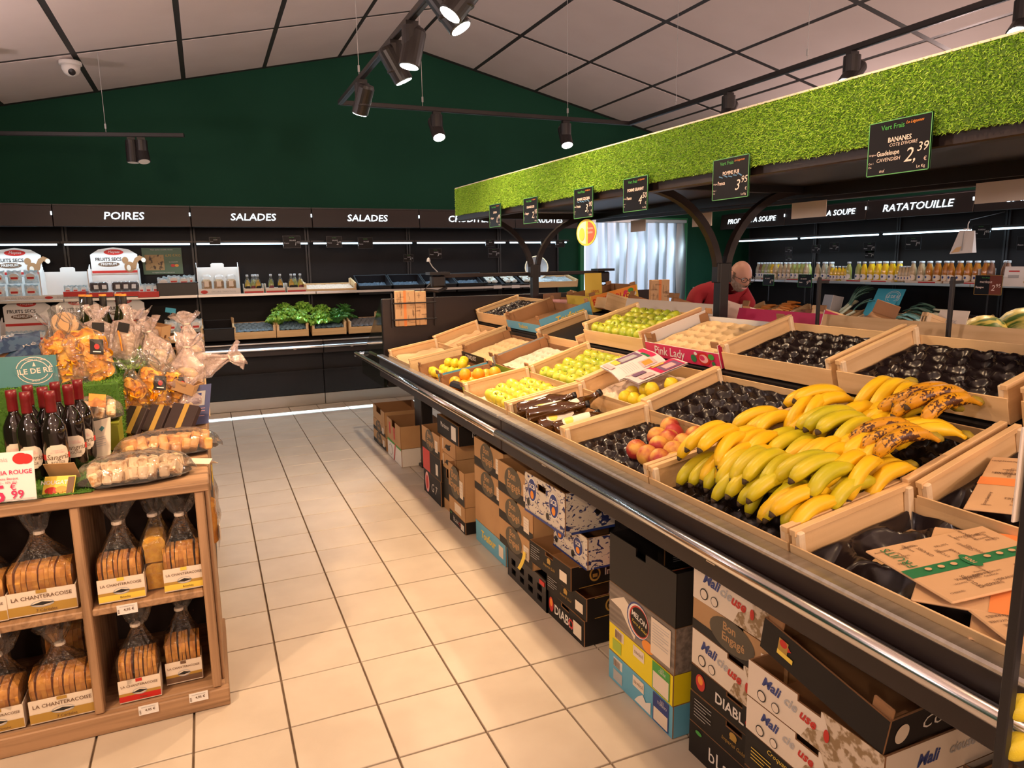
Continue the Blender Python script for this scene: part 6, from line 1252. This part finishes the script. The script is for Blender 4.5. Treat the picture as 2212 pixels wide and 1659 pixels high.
def loaf(label, loc, w, d, h, H, labm, kind, seed, n=11, rot=0, endview=False, sub='7 Céréales'):
    e = emp('bread_bag', label, 'bread bag', loc, (0, 0, rot), 'bagged sliced loaves in the shelf unit')
    if endview:
        for k in range(2): ob('bread_slice', slice_me(d*.9, w*.8, h*.52, True), e, (0, 0, .004+k*h*.56), (0, 0, PI/2))
    else:
        sw = w*.94/n
        for k in range(n): ob('bread_slice', slice_me(round(sw*.93, 4), d*.9, h), e, (-w*.47+sw*(k+.5), random.uniform(-.003, .003), .004), (0, random.uniform(-.04, .04), random.uniform(-.03, .03)))
    ob('clear_bag', bag_film(w, d, h*1.02, H, seed, lean=(random.uniform(-.02, .02), 0)), e, mats=m_film, smooth=True)
    ob('tie', G().lathe([(.015, H*.755), (.017, H*.76), (.017, H*.785), (.015, H*.79)], 12), e, mats=m_cream)
    if not endview:
        lh = .082; l = ob('paper_band', G().box((0, -d*.52, lh/2+.004), (w*1.04, .004, lh)).box((w*.52, -d*.2, lh/2+.004), (.003, d*.66, lh)), e, mats=m_cream)
        g, ms = decal([('rect', 0, .016, w*1.04, .024, labm), ('rect', 0, .03, w*1.04, .010, m_gold), ('rect', 0, lh-.004, w*.16, .012, labm), ('text', 'LA CHANTERACOISE', 0, lh-.022, w*.098, m_ink, dict(b=.01)), ('disc', 0, .036, w*.18, .012, m_greyl), ('disc', 0, .037, w*.15, .009, m_cream), ('poly', [(-w*.2, .034), (0, .043), (w*.2, .036), (0, .03)], m_grey), ('text', sub, .01, .013, w*.075, m_ink, dict(b=.01))], y=-d*.52-.0032, M=Tm(0, 0, .004)); ob('band_print', g, l, mats=ms)
    return e
A = m_orange
loaf('sliced loaf with orange band, left one in the upper right compartment', (-.345, 2.665, .452), .135, .13, .145, .335, m_yel, 0, 1, sub='Brioche')
loaf('loaf seen end on with two yellow slices, upper right compartment', (-.238, 2.70, .452), .085, .12, .175, .335, A, 0, 2, endview=True)
loaf('sliced loaf with orange band, right one in the upper right compartment', (-.150, 2.665, .452), .125, .13, .145, .335, m_yel, 0, 3, sub='Briochée')
loaf('wide sliced loaf with gold band in the upper left compartment', (-.575, 2.68, .452), .185, .14, .15, .335, m_gold, 0, 4, n=11)
loaf('wide sliced loaf with gold band cut by the left edge, upper left compartment', (-.735, 2.675, .452), .12, .14, .14, .33, m_gold, 0, 5, n=7)
loaf('sliced loaf with red band in the lower right compartment', (-.325, 2.665, .074), .125, .13, .15, .33, m_red, 0, 6, sub='Fruits')
loaf('sliced loaf with brown band in the lower right compartment', (-.185, 2.72, .074), .115, .13, .15, .335, m_ink, 0, 7, sub='Pépites de Chocolat')
loaf('wide sliced loaf with gold band in the lower left compartment', (-.555, 2.665, .074), .185, .14, .15, .31, m_gold, 0, 8, n=11)
loaf('wide sliced loaf with gold band cut by the left edge, lower left compartment', (-.735, 2.665, .074), .13, .14, .14, .31, m_gold, 0, 9, n=8)
loaf('sliced loaf with white band standing dark behind the lower left loaves', (-.56, 2.90, .074), .17, .13, .2, .33, m_white, 0, 10, n=9)
for k, (x, z, lb) in enumerate(((-.33, .437, 'under the upper right loaves'), (-.72, .437, 'under the upper left loaves'), (-.30, .060, 'under the red banded loaf'), (-.14, .063, 'under the brown banded loaf'))):
    e = emp('shelf_label', 'small white price label '+lb, 'label', (x, CY0-.008 if k < 2 else CY0-.016, z), (0, 0, 0), 'white labels on the shelf unit')
    ob('label_card', G().box((0, 0, 0), (.062, .002, .034)), e, mats=m_paper); g, ms = decal([('text', '4,95 €', .005, -.001, .012, m_ink, dict(b=.02)), ('rect', 0, .011, .045, .002, m_greyl)]+[('rect', -.026, -.01+.004*j, .005, .002, m_ink) for j in range(4)], y=-.002); ob('label_print', g, e, mats=ms)
# bag hung on the side of the unit
e = emp('hanging_snack_bag', 'clear bread bag with yellow label hung on the right side of the unit', 'snack bag', (-.047, 3.02, .61))
ob('bag_front', G().grid(lambda u, v: (.012+.018*math.sin(PI*v)*math.sin(PI*u)+.004*math.sin(v*20), (u-.5)*.14, (v-.5)*.34), 8, 16), e, mats=m_filmc, smooth=True)
ob('bread_filling', G().box((0, 0, -.06), (.03, .11, .17), ch=.012), e, mats=m_crust); ob('top_label', G().box((.012, 0, .13), (.004, .10, .06)), e, mats=m_yel); ob('low_label', G().box((.022, 0, -.10), (.003, .11, .06)), e, mats=m_cream)

# second, deeper table behind with stepped grass boxes
TY0, TY1 = 3.13, 4.75
tb = emp('display_table', 'pine display table behind the shelf unit carrying the gift bags', 'table', (-.80, TY0, 0))
for k in range(8): ob('table_board', G().box((0, 0, 0), (1.51, .196, .03), ch=.003), tb, (0, .1+.202*k, .825), mats=m_cab)
for x in (-.72, .72):
    for y in (.06, 1.55): ob('leg', G().box((0, 0, 0), (.80, .06, .06), ch=.004), tb, (x, y, .405), (0, PI/2, 0), mats=m_cab)
ob('side_board', G().box((0, 0, 0), (1.6, .02, .16), ch=.003), tb, (.745, .81, .72), (0, 0, PI/2), mats=m_cab)
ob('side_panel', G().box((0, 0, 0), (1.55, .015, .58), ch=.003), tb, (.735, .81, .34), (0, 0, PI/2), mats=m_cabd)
def grass_box(label, x0, x1, y0, y1, z0, z1, n, top=True, name='grass_riser'):
    e = emp(name, label, 'display riser', ((x0+x1)/2, (y0+y1)/2, z0)); w, d, h = x1-x0, y1-y0, z1-z0
    ob('riser_box', G().box((0, 0, h/2), (w, d, h), ch=.006), e, mats=mat_turf)
    g = G()
    def fn(u, v):
        r = rs.random(); A = [w*d, w*h, d*h]; t = r*sum(A)
        if t < A[0]: return Vector(((u-.5)*w, (v-.5)*d, h)), Vector((0, 0, 1)), 0
        if t < A[0]+A[1]: return Vector(((u-.5)*w, -d/2, v*h)), Vector((0, -1, .3)), 0
        return Vector((w/2, (u-.5)*d, v*h)), Vector((1, 0, .3)), 0
    rs = random.Random(n); blades(g, fn, n, .011, .003); ob('grass_blades', g, e, mats=m_grassd, kind='stuff'); return e
mat_turf = mat('turf backing', (.05, .14, .012), .85)
gm = grass_box('flat artificial grass mat under the dark red bottles', -1.3, -.40, 2.62, 3.28, .841, .846, 9000, name='grass_mat')
grass_box('lower grass covered riser behind the dark red bottles', -1.4, -.37, 3.34, 3.76, .842, 1.10, 12000)
grass_box('upper grass covered riser carrying the tall wine bottles', -1.4, -.30, 3.77, 4.30, .842, 1.14, 7000)
# sloping grass strip
e = emp('grass_strip', 'bright green grass strip running back between the bags', 'grass strip', (-.36, 3.95, 1.145), (rad(10), 0, .06))
ob('strip_base', G().box((0, 0, 0), (.10, .5, .01)), e, mats=mat_turf); g = G(); blades(g, lambda u, v: (Vector(((u-.5)*.1, (v-.5)*.5, .005)), Vector((0, 0, 1)), 0), 2500, .011, .003); ob('grass_blades', g, e, mats=m_grass, kind='stuff')
# red sangria bottles
sp_ = [(.001, .004), (.032, 0), (.0385, .006), (.039, .02), (.039, .165), (.0365, .185), (.025, .21), (.0165, .225), (.0145, .24), (.0145, .25)]
sbod = G().lathe(sp_, 24).mesh('glass_body', m_dglass, True); scap = G().lathe([(.0155, .235), (.0165, .24), (.0165, .283), (.0172, .284), (.0172, .296), (.0168, .31), (.001, .3105)], 18).mesh('capsule', mat('dark red capsule', (.16, .008, .012), .35), True)
slab_ = patch(.0395, .045, .125, -.95, .95, 14).mesh('paper_label', m_cream, True)
g = G().text('Sangria', .026, 0, M=Tm(0, 0, .082), shear=.3, bend=.0402).text('ROUGE', .013, 0, M=Tm(0, 0, .063), bend=.0402).text('TONELLE\nDU VERGERS', .008, 1, M=Tm(0, 0, .102), bend=.0402)
sprint = g.mesh('label_print', [m_ink, m_pinkl]); sstrip = G().grid(lambda u, v: (.0393*math.sin(-1.35+2.7*u), -.0393*math.cos(-1.35+2.7*u), .072+.02*v), 14, 1).mesh('red_strip', m_red, True)
SB = [(-.60, 2.86), (-.525, 2.84), (-.655, 2.93), (-.565, 2.95), (-.49, 2.97), (-.625, 3.03), (-.545, 3.06), (-.475, 3.08)]
SL_ = ['front left', 'front right', 'second row left', 'second row middle', 'second row right', 'back row left', 'back row middle', 'back row right']
for k, (x, y) in enumerate(SB):
    e = emp('wine_bottle', 'dark red sangria bottle with cream label on the grass mat, %s' % SL_[k], 'bottle', (x, y, .848), (0, 0, rad(random.uniform(-12, 22))), 'sangria bottles on the grass mat')
    ob('glass_body', sbod, e); ob('capsule', scap, e); l = ob('paper_label', slab_, e); ob('label_print', sprint, l); ob('red_strip', sstrip, e)
# price card and small leaflets
e = emp('price_card', 'white price card reading SANGRIA ROUGE 5,99 before the bottles', 'price card', (-.625, 2.60, .93), (rad(-8), 0, rad(-6)))
ob('card', G().box((0, 0, 0), (.16, .003, .155)), e, mats=m_paper); ob('card_stand', G().box((0, .01, -.075), (.17, .04, .008)), e, mats=m_film)
g, ms = decal([('disc', .045, .055, .022, .018, m_red), ('disc', .06, .053, .018, .016, m_red), ('text', 'Vert Frais', -.03, .055, .02, m_pinkl), ('text', 'SANGRIA ROUGE', .0, .013, .019, m_pink, dict(b=.01)), ('text', 'Recette Basque', 0, -.006, .011, m_pink), ('text', '75 cl - 10% Vol', 0, -.018, .010, m_pink), ('text', '5', -.02, -.055, .075, m_pink, dict(b=.02)), ('text', '99', .03, -.058, .036, m_pink, dict(b=.015)), ('text', '€', .02, -.033, .03, m_pink)], y=-.003); ob('card_print', g, e, mats=ms)
e = emp('nougat_card', 'small tent card reading NOUGAT on the pine top', 'card', (-.50, 2.635, .842), (0, 0, rad(-14)))
ob('card_front', G().box((0, 0, .03), (.095, .002, .07), M=Tm(0, 0, 0, rad(-35))), e, mats=m_yel); ob('card_back', G().box((0, .08, .03), (.095, .002, .07), M=Tm(0, .0, 0, rad(32))), e, mats=m_kraft)
g, ms = decal([('text', 'NOUGAT', -.015, .042, .019, m_white, dict(b=.03)), ('disc', -.02, .015, .02, .012, m_red), ('disc', .01, .018, .018, .012, m_orange), ('rect', .036, .03, .02, .06, m_ink)], y=-.003, M=Tm(0, 0, 0, rad(-35))); ob('card_print', g, e, mats=ms)
e = emp('leaflet', 'cream leaflet leaning behind the front sweet tray', 'leaflet', (-.42, 3.06, .86), (rad(-30), rad(-14), rad(-25)))
ob('leaflet_sheet', G().box((0, 0, .07), (.075, .002, .16)), e, mats=m_cream); g, ms = decal([('poly', [(-.01, .11), (.002, .122), (.014, .11), (.002, .098)], m_teal)]+lines_(0, .075, .04, 5, m_greyl, .009), y=-.002); ob('leaflet_print', g, e, mats=ms)
# wrapped nougat trays
m_noug = mat('cream nougat', (.78, .60, .38), .6, col2=(.50, .26, .10), nscale=(55, 55, 55), nlo=.52, nhi=.66, rnd=1); m_nougo = mat('orange nougat', (.80, .50, .22), .6, col2=(.75, .32, .05), nscale=(30, 30, 30), rnd=1)
def nougat(label, loc, rz, w, d, n, m, seed):
    e = emp('sweet_tray', label, 'sweet tray', loc, (0, 0, rz), 'wrapped nougat trays')
    ob('plate', G().lathe([(.001, 0), (.8, .0), (1.0, .012), (.98, .014), (.78, .004), (.001, .004)], 28, M=Matrix.Diagonal((w/2, d/2, 1, 1))), e, mats=m_black)
    rs = random.Random(seed)
    for r_ in range(3):
        for k in range(n):
            x = (k-(n-1)/2)*w*.80/n; ob('nougat_slice', cached(('ng', m.name, k % 3), lambda: G().box((0, 0, 0), (.032, .062, .046), ch=.006).mesh('nougat_slice', m)), e, (x+rs.uniform(-.01, .01), (-.055, .0, .05)[r_]*d/.19*(1-abs(x)*1.5), .034+(0, .016, .004)[r_]), (rad(-20)+rs.uniform(-.35, .35), rs.uniform(-.35, .35), rs.uniform(-.5, .5)-x*1.2))
    def fn(u, v):
        a = 2*PI*u; r_ = 1-v**2.2*.995; h = .085*math.sin(PI*.5*v)**.8; wr = .012*noise.noise(Vector((math.cos(a)*4, math.sin(a)*4, v*5+seed)))
        k = 1.04+.05*math.sin(a*9+seed)*(v < .12)
        return (w/2*k*r_*math.cos(a), d/2*k*r_*math.sin(a), .012+h+wr)
    ob('cellophane', G().grid(fn, 40, 14), e, mats=m_filmc, smooth=True)
    return e
nougat('cellophane wrapped tray of cream nougat slices, nearest one on the pine top', (-.275, 2.715, .842), .10, .36, .20, 8, m_noug, 2)
nougat('cellophane wrapped tray of orange nougat slices behind the cream one', (-.185, 3.03, .846), .10, .37, .19, 8, m_nougo, 3)
ob('folded_card', G().box((0, 0, .012), (.09, .03, .002), M=Tm(0, 0, 0, .5)).box((0, .03, .012), (.09, .03, .002), M=Tm(0, 0, 0, -.5)), None, (-.07, 2.82, .845), (0, 0, -.5), mats=m_cream, label='folded cream card beside the nearest sweet tray', cat='card')
e = emp('olive_box', 'olive green box carrying a small wrapped sweet tray', 'box', (-.43, 3.25, .846)); ob('box_body', G().box((0, 0, .055), (.13, .13, .11), ch=.004), e, mats=mat('olive card', (.20, .22, .012), .5)); ob('box_lid', G().box((0, 0, .111), (.134, .134, .012), ch=.003), e, mats=bpy.data.materials['olive card'])
e = nougat('small wrapped tray of nut sweets on the olive green box', (-.455, 3.23, .968), .1, .21, .13, 4, m_noug, 5)
ob('sweet_label', G().box((0, 0, 0), (.06, .002, .06)), e, (.02, -.03, .085), (rad(-40), .2, .1), mats=m_orange)
# dark chocolate boxes
for k, (x, y) in enumerate(((-.36, 3.44), (-.27, 3.43), (-.165, 3.40))):
    e = emp('chocolate_box', 'dark box with cream ribbon band standing behind the orange tray, %s' % ('left', 'middle', 'right')[k], 'box', (x, y, .853), (rad(-38), rad(8), rad(-28)), 'dark gift boxes')
    ob('box_body', G().box((0, 0, .065), (.085 if k < 2 else .12, .035, .13), ch=.003), e, mats=mat('dark gift box', (.045, .03, .03), .25) if k == 0 else bpy.data.materials['dark gift box']); ob('ribbon_band', G().box((.005, -.0, .065), (.022, .039, .132)), e, mats=m_gold)
e = emp('blue_leaflet', 'blue printed card leaning at the right end of the gift bags', 'leaflet', (-.085, 3.50, .86), (rad(-25), rad(-8), rad(-35)))
ob('leaflet_sheet', G().box((0, 0, .09), (.12, .003, .19)), e, mats=mat('slate blue card', (.10, .12, .26), .4)); g, ms = decal([('rect', .0, .12, .07, .07, m_greyl), ('rect', -.01, .12, .05, .05, m_navy)]+lines_(0, .07, .08, 4, m_pinkl, .012), y=-.003); ob('leaflet_print', g, e, mats=ms)
# crisp bags
m_crisp = mat('golden crisps', (.92, .50, .012), .5, col2=(.85, .36, .008), nscale=(20, 20, 20), rnd=1)
def crisp_fill(w, d, h, n, seed):
    rs = random.Random(seed); g = G()
    for _ in range(n):
        while True:
            x, y, z = rs.uniform(-1, 1), rs.uniform(-1, 1), rs.uniform(-1, 1)
            if .35 < x*x+y*y+z*z < 1: break
        M_ = Matrix.Translation((x*w*.5, y*d*.5, h*.5+z*h*.5)) @ Euler((rs.uniform(0, 6), rs.uniform(0, 6), rs.uniform(0, 6))).to_matrix().to_4x4(); r = rs.uniform(.018, .030)
        g.grid(lambda u, v: ((r*(2*u-1)), r*(2*v-1)*math.sqrt(max(.05, 1-(2*u-1)**2)), .012*((2*u-1)**2)-.006*math.sin(v*5)), 5, 4, M=M_)
    g.lathe([(.01, h*.03), (w*.42, h*.15), (w*.45, h*.5), (w*.38, h*.82), (.01, h*.97)], 12, M=Matrix.Diagonal((1, d/w, 1, 1)))
    return g
def crisp_bag(label, loc, rot, w, d, h, H, seed, tagm=True, m=None):
    e = emp('crisp_bag', label, 'crisp bag', loc, rot, 'clear bags of golden crisps')
    ob('crisps', crisp_fill(w, d, h, 190, seed), e, mats=m_crisp, kind='stuff', smooth=True)
    ob('clear_bag', bag_film(w*1.02, d*1.05, h*.9, H, seed, flare=.06), e, mats=m or m_filmc, smooth=True)
    if tagm:
        t = ob('tag_label', G().box((0, 0, 0), (.05, .003, .065), M=Tm(w*.30, -d*.52, h*.62, rad(-8), rad(20), rad(15))), e, mats=m_blkc); ob('tag_mark', decal([('disc', 0, .0, .010, .012, m_red), ('rect', 0, -.022, .03, .004, m_white)], y=-.003, M=Tm(w*.30, -d*.52, h*.62, rad(-8), rad(20), rad(15)))[0], t, mats=[m_red, m_white])
    return e
crisp_bag('tall clear bag of golden crisps on the grass riser, left one', (-.545, 3.44, 1.105), (rad(-6), rad(-12), .1), .13, .11, .20, .31, 1, False)
crisp_bag('tall clear bag of golden crisps on the grass riser, right one', (-.455, 3.46, 1.105), (rad(-6), rad(-14), .1), .15, .12, .21, .33, 2)
ob('bag_plinth', G().box((0, 0, .05), (.34, .26, .10), ch=.004), None, (-.22, 3.68, .842), mats=m_cab, label='low pine plinth under the right hand crisp bags', cat='plinth')
crisp_bag('squat clear bag of golden crisps beside the olive box', (-.34, 3.56, .944), (rad(-4), 0, .1), .115, .10, .12, .23, 3, False)
crisp_bag('clear bag of ribbon crisps with black tag in the middle', (-.245, 3.60, .944), (rad(-6), rad(-10), .1), .12, .10, .16, .26, 4)
crisp_bag('clear bag of crisps leaning right with black tag', (-.16, 3.64, .944), (rad(-6), rad(-14), .2), .13, .10, .13, .26, 5)
# blue crisp pouches and the box
m_bluep = mat('dark blue printed pouch', (.02, .05, .12), .3, col2=(.05, .10, .18), nscale=(30, 30, 30), nlo=.5, nhi=.52, coat=.4)
for k, (x, y, z, r_) in enumerate(((-.78, 3.60, 1.26, .1), (-.70, 3.56, 1.225, .25), (-.60, 3.53, 1.19, -.6))):
    e = emp('blue_crisp_pouch', 'dark blue crisp pouch lying behind the potato box, %s' % ('left', 'middle', 'right')[k], 'crisp pouch', (x, y, z), (rad(20), rad(-12), r_), 'dark blue crisp pouches')
    ob('pouch', G().grid(lambda u, v: ((u-.5)*.22, (v-.5)*.15, .035*math.sin(PI*u)*math.sin(PI*v)+.004*noise.noise(Vector((u*9, v*9, k)))), 16, 10).grid(lambda u, v: ((u-.5)*.22, (v-.5)*.15, -.03*math.sin(PI*u)*math.sin(PI*v)), 16, 10), e, mats=m_bluep, smooth=True)
    ob('pouch_print', G().text('Ré', .05, M=Tm(0, 0, .039, -PI/2)), e, mats=m_greyl)
carton('teal printed potato carton with round white emblem on the grass riser', .36, .16, .125, (-.76, 3.47, 1.103), (0, 0, rad(-3)), m_teal, m_kraftd, name='potato_carton', cat='carton',
    F=[('disc', .10, .065, .066, .056, m_chalk), ('disc', .10, .065, .063, .053, m_teal), ('disc', .10, .065, .050, .042, m_chalk), ('disc', .10, .065, .047, .039, m_teal), ('rect', .10, .062, .14, .026, m_teal), ('text', 'ILE DE RÉ', .10, .062, .030, m_chalk, dict(b=.02, r=.06)), ('text', 'LA POMME DE TERRE', .10, .108, .009, m_chalk), ('text', 'A O P', .10, .022, .011, m_chalk), ('poly', [(.094, .082), (.106, .082), (.10, .1)], m_chalk), ('text', 'AOP', -.05, .015, .014, m_chalk)])
# tall white wine bottles at the back
wbod = G().lathe([(.001, .004), (.034, 0), (.037, .008), (.037, .13), (.034, .17), (.022, .215), (.016, .24), (.0145, .28)], 20).mesh('glass_body', mat('dark green glass', (.02, .022, .004), .07, coat=.5), True); wcap = G().lathe([(.0155, .245), (.016, .25), (.016, .305), (.001, .307)], 14).mesh('capsule', m_blkc, True); wring = G().lathe([(.0163, .296), (.0165, .298), (.0165, .304), (.016, .306)], 14).mesh('gold_ring', m_orange); wlab = patch(.0375, .03, .10, -1.1, 1.1).mesh('paper_label', m_cream, True)
for k, (x, y) in enumerate(((-.56, 4.06), (-.525, 4.0), (-.47, 4.04), (-.40, 4.03), (-.375, 3.97))):
    e = emp('wine_bottle', 'dark green wine bottle with black capsule on the upper riser, %s' % ('first', 'second', 'third', 'fourth', 'fifth')[k]+' from the left', 'bottle', (x, y, 1.142), (0, 0, .2), 'wine bottles on the upper riser'); ob('glass_body', wbod, e); c_ = ob('capsule', wcap, e); ob('gold_ring', wring, c_); ob('paper_label', wlab, e)
for k, (x, y, z, rz, lb) in enumerate(((-.50, 3.86, 1.145, .2, 'clear gift bag with black tag before the wine bottles, left'), (-.40, 3.84, 1.145, -.3, 'clear gift bag with black tag before the wine bottles, right'))):
    e = emp('gift_bag', lb, 'gift bag', (x, y, z), (rad(-8), rad(6+8*k), rz), 'clear gift bags'); ob('clear_bag', bag_film(.11, .07, .17, .25, 40+k), e, mats=m_filmp, smooth=True); ob('biscuit_filling', G().box((0, 0, .07), (.09, .05, .13), ch=.02), e, mats=m_noug)
    ob('tag_label', G().box((0, -.045, .15), (.05, .003, .045)), e, mats=m_blkc); ob('orange_ribbon', G().tube([(-.02, -.045, .13), (0, -.05, .09), (.015, -.045, .04)], .004, 5), e, mats=m_orange)
ob('round_lid_box', G().lathe([(.001, 0), (.05, 0), (.052, .04), (.056, .04), (.056, .06), (.05, .065), (.001, .066)], 20), None, (-.62, 3.87, 1.30), (rad(60), .4, 0), mats=m_kraft, label='round kraft box lid leaning left of the gift bags', cat='box')
# rosy cellophane bags on wooden crates at the right edge
for k, (y, z, lb) in enumerate(((3.95, .842, 'front'), (4.47, .842, 'rear'))):
    crate('small pine crate at the right edge of the display table, %s one' % lb, (-.14, y, z), (0, 0, PI/2), w=.46, d=.20, h=.125, fh=.10, group='pine crates on the display table')
def rosy(label, loc, rot, w, d, h, H, seed, tail=None, fill=True):
    e = emp('cellophane_bag', label, 'cellophane bag', loc, rot, 'rosy cellophane bags'); ob('clear_bag', bag_film(w, d, h, H, seed, flare=.07), e, mats=m_filmp, smooth=True)
    ob('sweet_filling', G().lathe([(.01, .01), (w*.40, h*.15), (w*.42, h*.5), (w*.25, h*.8), (.005, h*.9)], 12, M=Matrix.Diagonal((1, d/w, 1, 1))), e, mats=mat_sweet, smooth=True); ob('tie', G().lathe([(.015, H*.755), (.018, H*.77), (.015, H*.785)], 10), e, mats=m_cream)
    return e
mat_sweet = mat('pale pastel sweets', (.75, .52, .34), .6, col2=(.80, .66, .30), nscale=(40, 40, 40), nlo=.45, nhi=.55)
rosy('rosy cellophane bag of pastel sweets, nearest at the right edge', (-.12, 3.76, .99), (0, rad(4), 0), .15, .13, .12, .26, 51)
rosy('rosy cellophane bag with its tail sticking out over the aisle', (-.12, 3.80, 1.075), (0, rad(78), .1), .12, .11, .10, .27, 52)
rosy('rosy cellophane bag behind, neck tied upright', (-.09, 4.0, 1.10), (0, rad(-4), 0), .13, .11, .09, .24, 53)
rosy('rosy cellophane bag standing left of the tied bags', (-.22, 3.92, 1.06), (0, rad(-16), 0), .14, .11, .13, .27, 54)
rosy('rosy cellophane bag of brown biscuits at the back', (-.29, 4.12, 1.14), (0, rad(-10), 0), .12, .10, .10, .22, 55)
rosy('low rosy bag at the right edge before the blue card', (-.08, 3.58, .86), (0, rad(-12), 0), .10, .10, .11, .20, 56)
carton('open brown gift carton at the right edge of the gift bags', .10, .10, .05, (-.12, 3.60, 1.0), (0, rad(20), -.4), m_kraft, m_kraftd, name='gift_carton', cat='carton')
carton('brown open carton standing behind the wine bottles', .15, .14, .12, (-.30, 4.25, 1.16), (0, rad(12), -.3), m_kraft, m_kraftd, name='gift_carton', cat='carton', rhole=(0, .06, .03, .02))
carton('black edged carton beside the wooden crate far right of the bottles', .10, .12, .12, (-.20, 4.42, 1.0), (0, 0, -.4), m_blkc, m_kraftd, name='gift_carton', cat='carton', R=[('text', 'DU MARCHE', 0, .06, .016, m_orange, dict(r=1.57))])
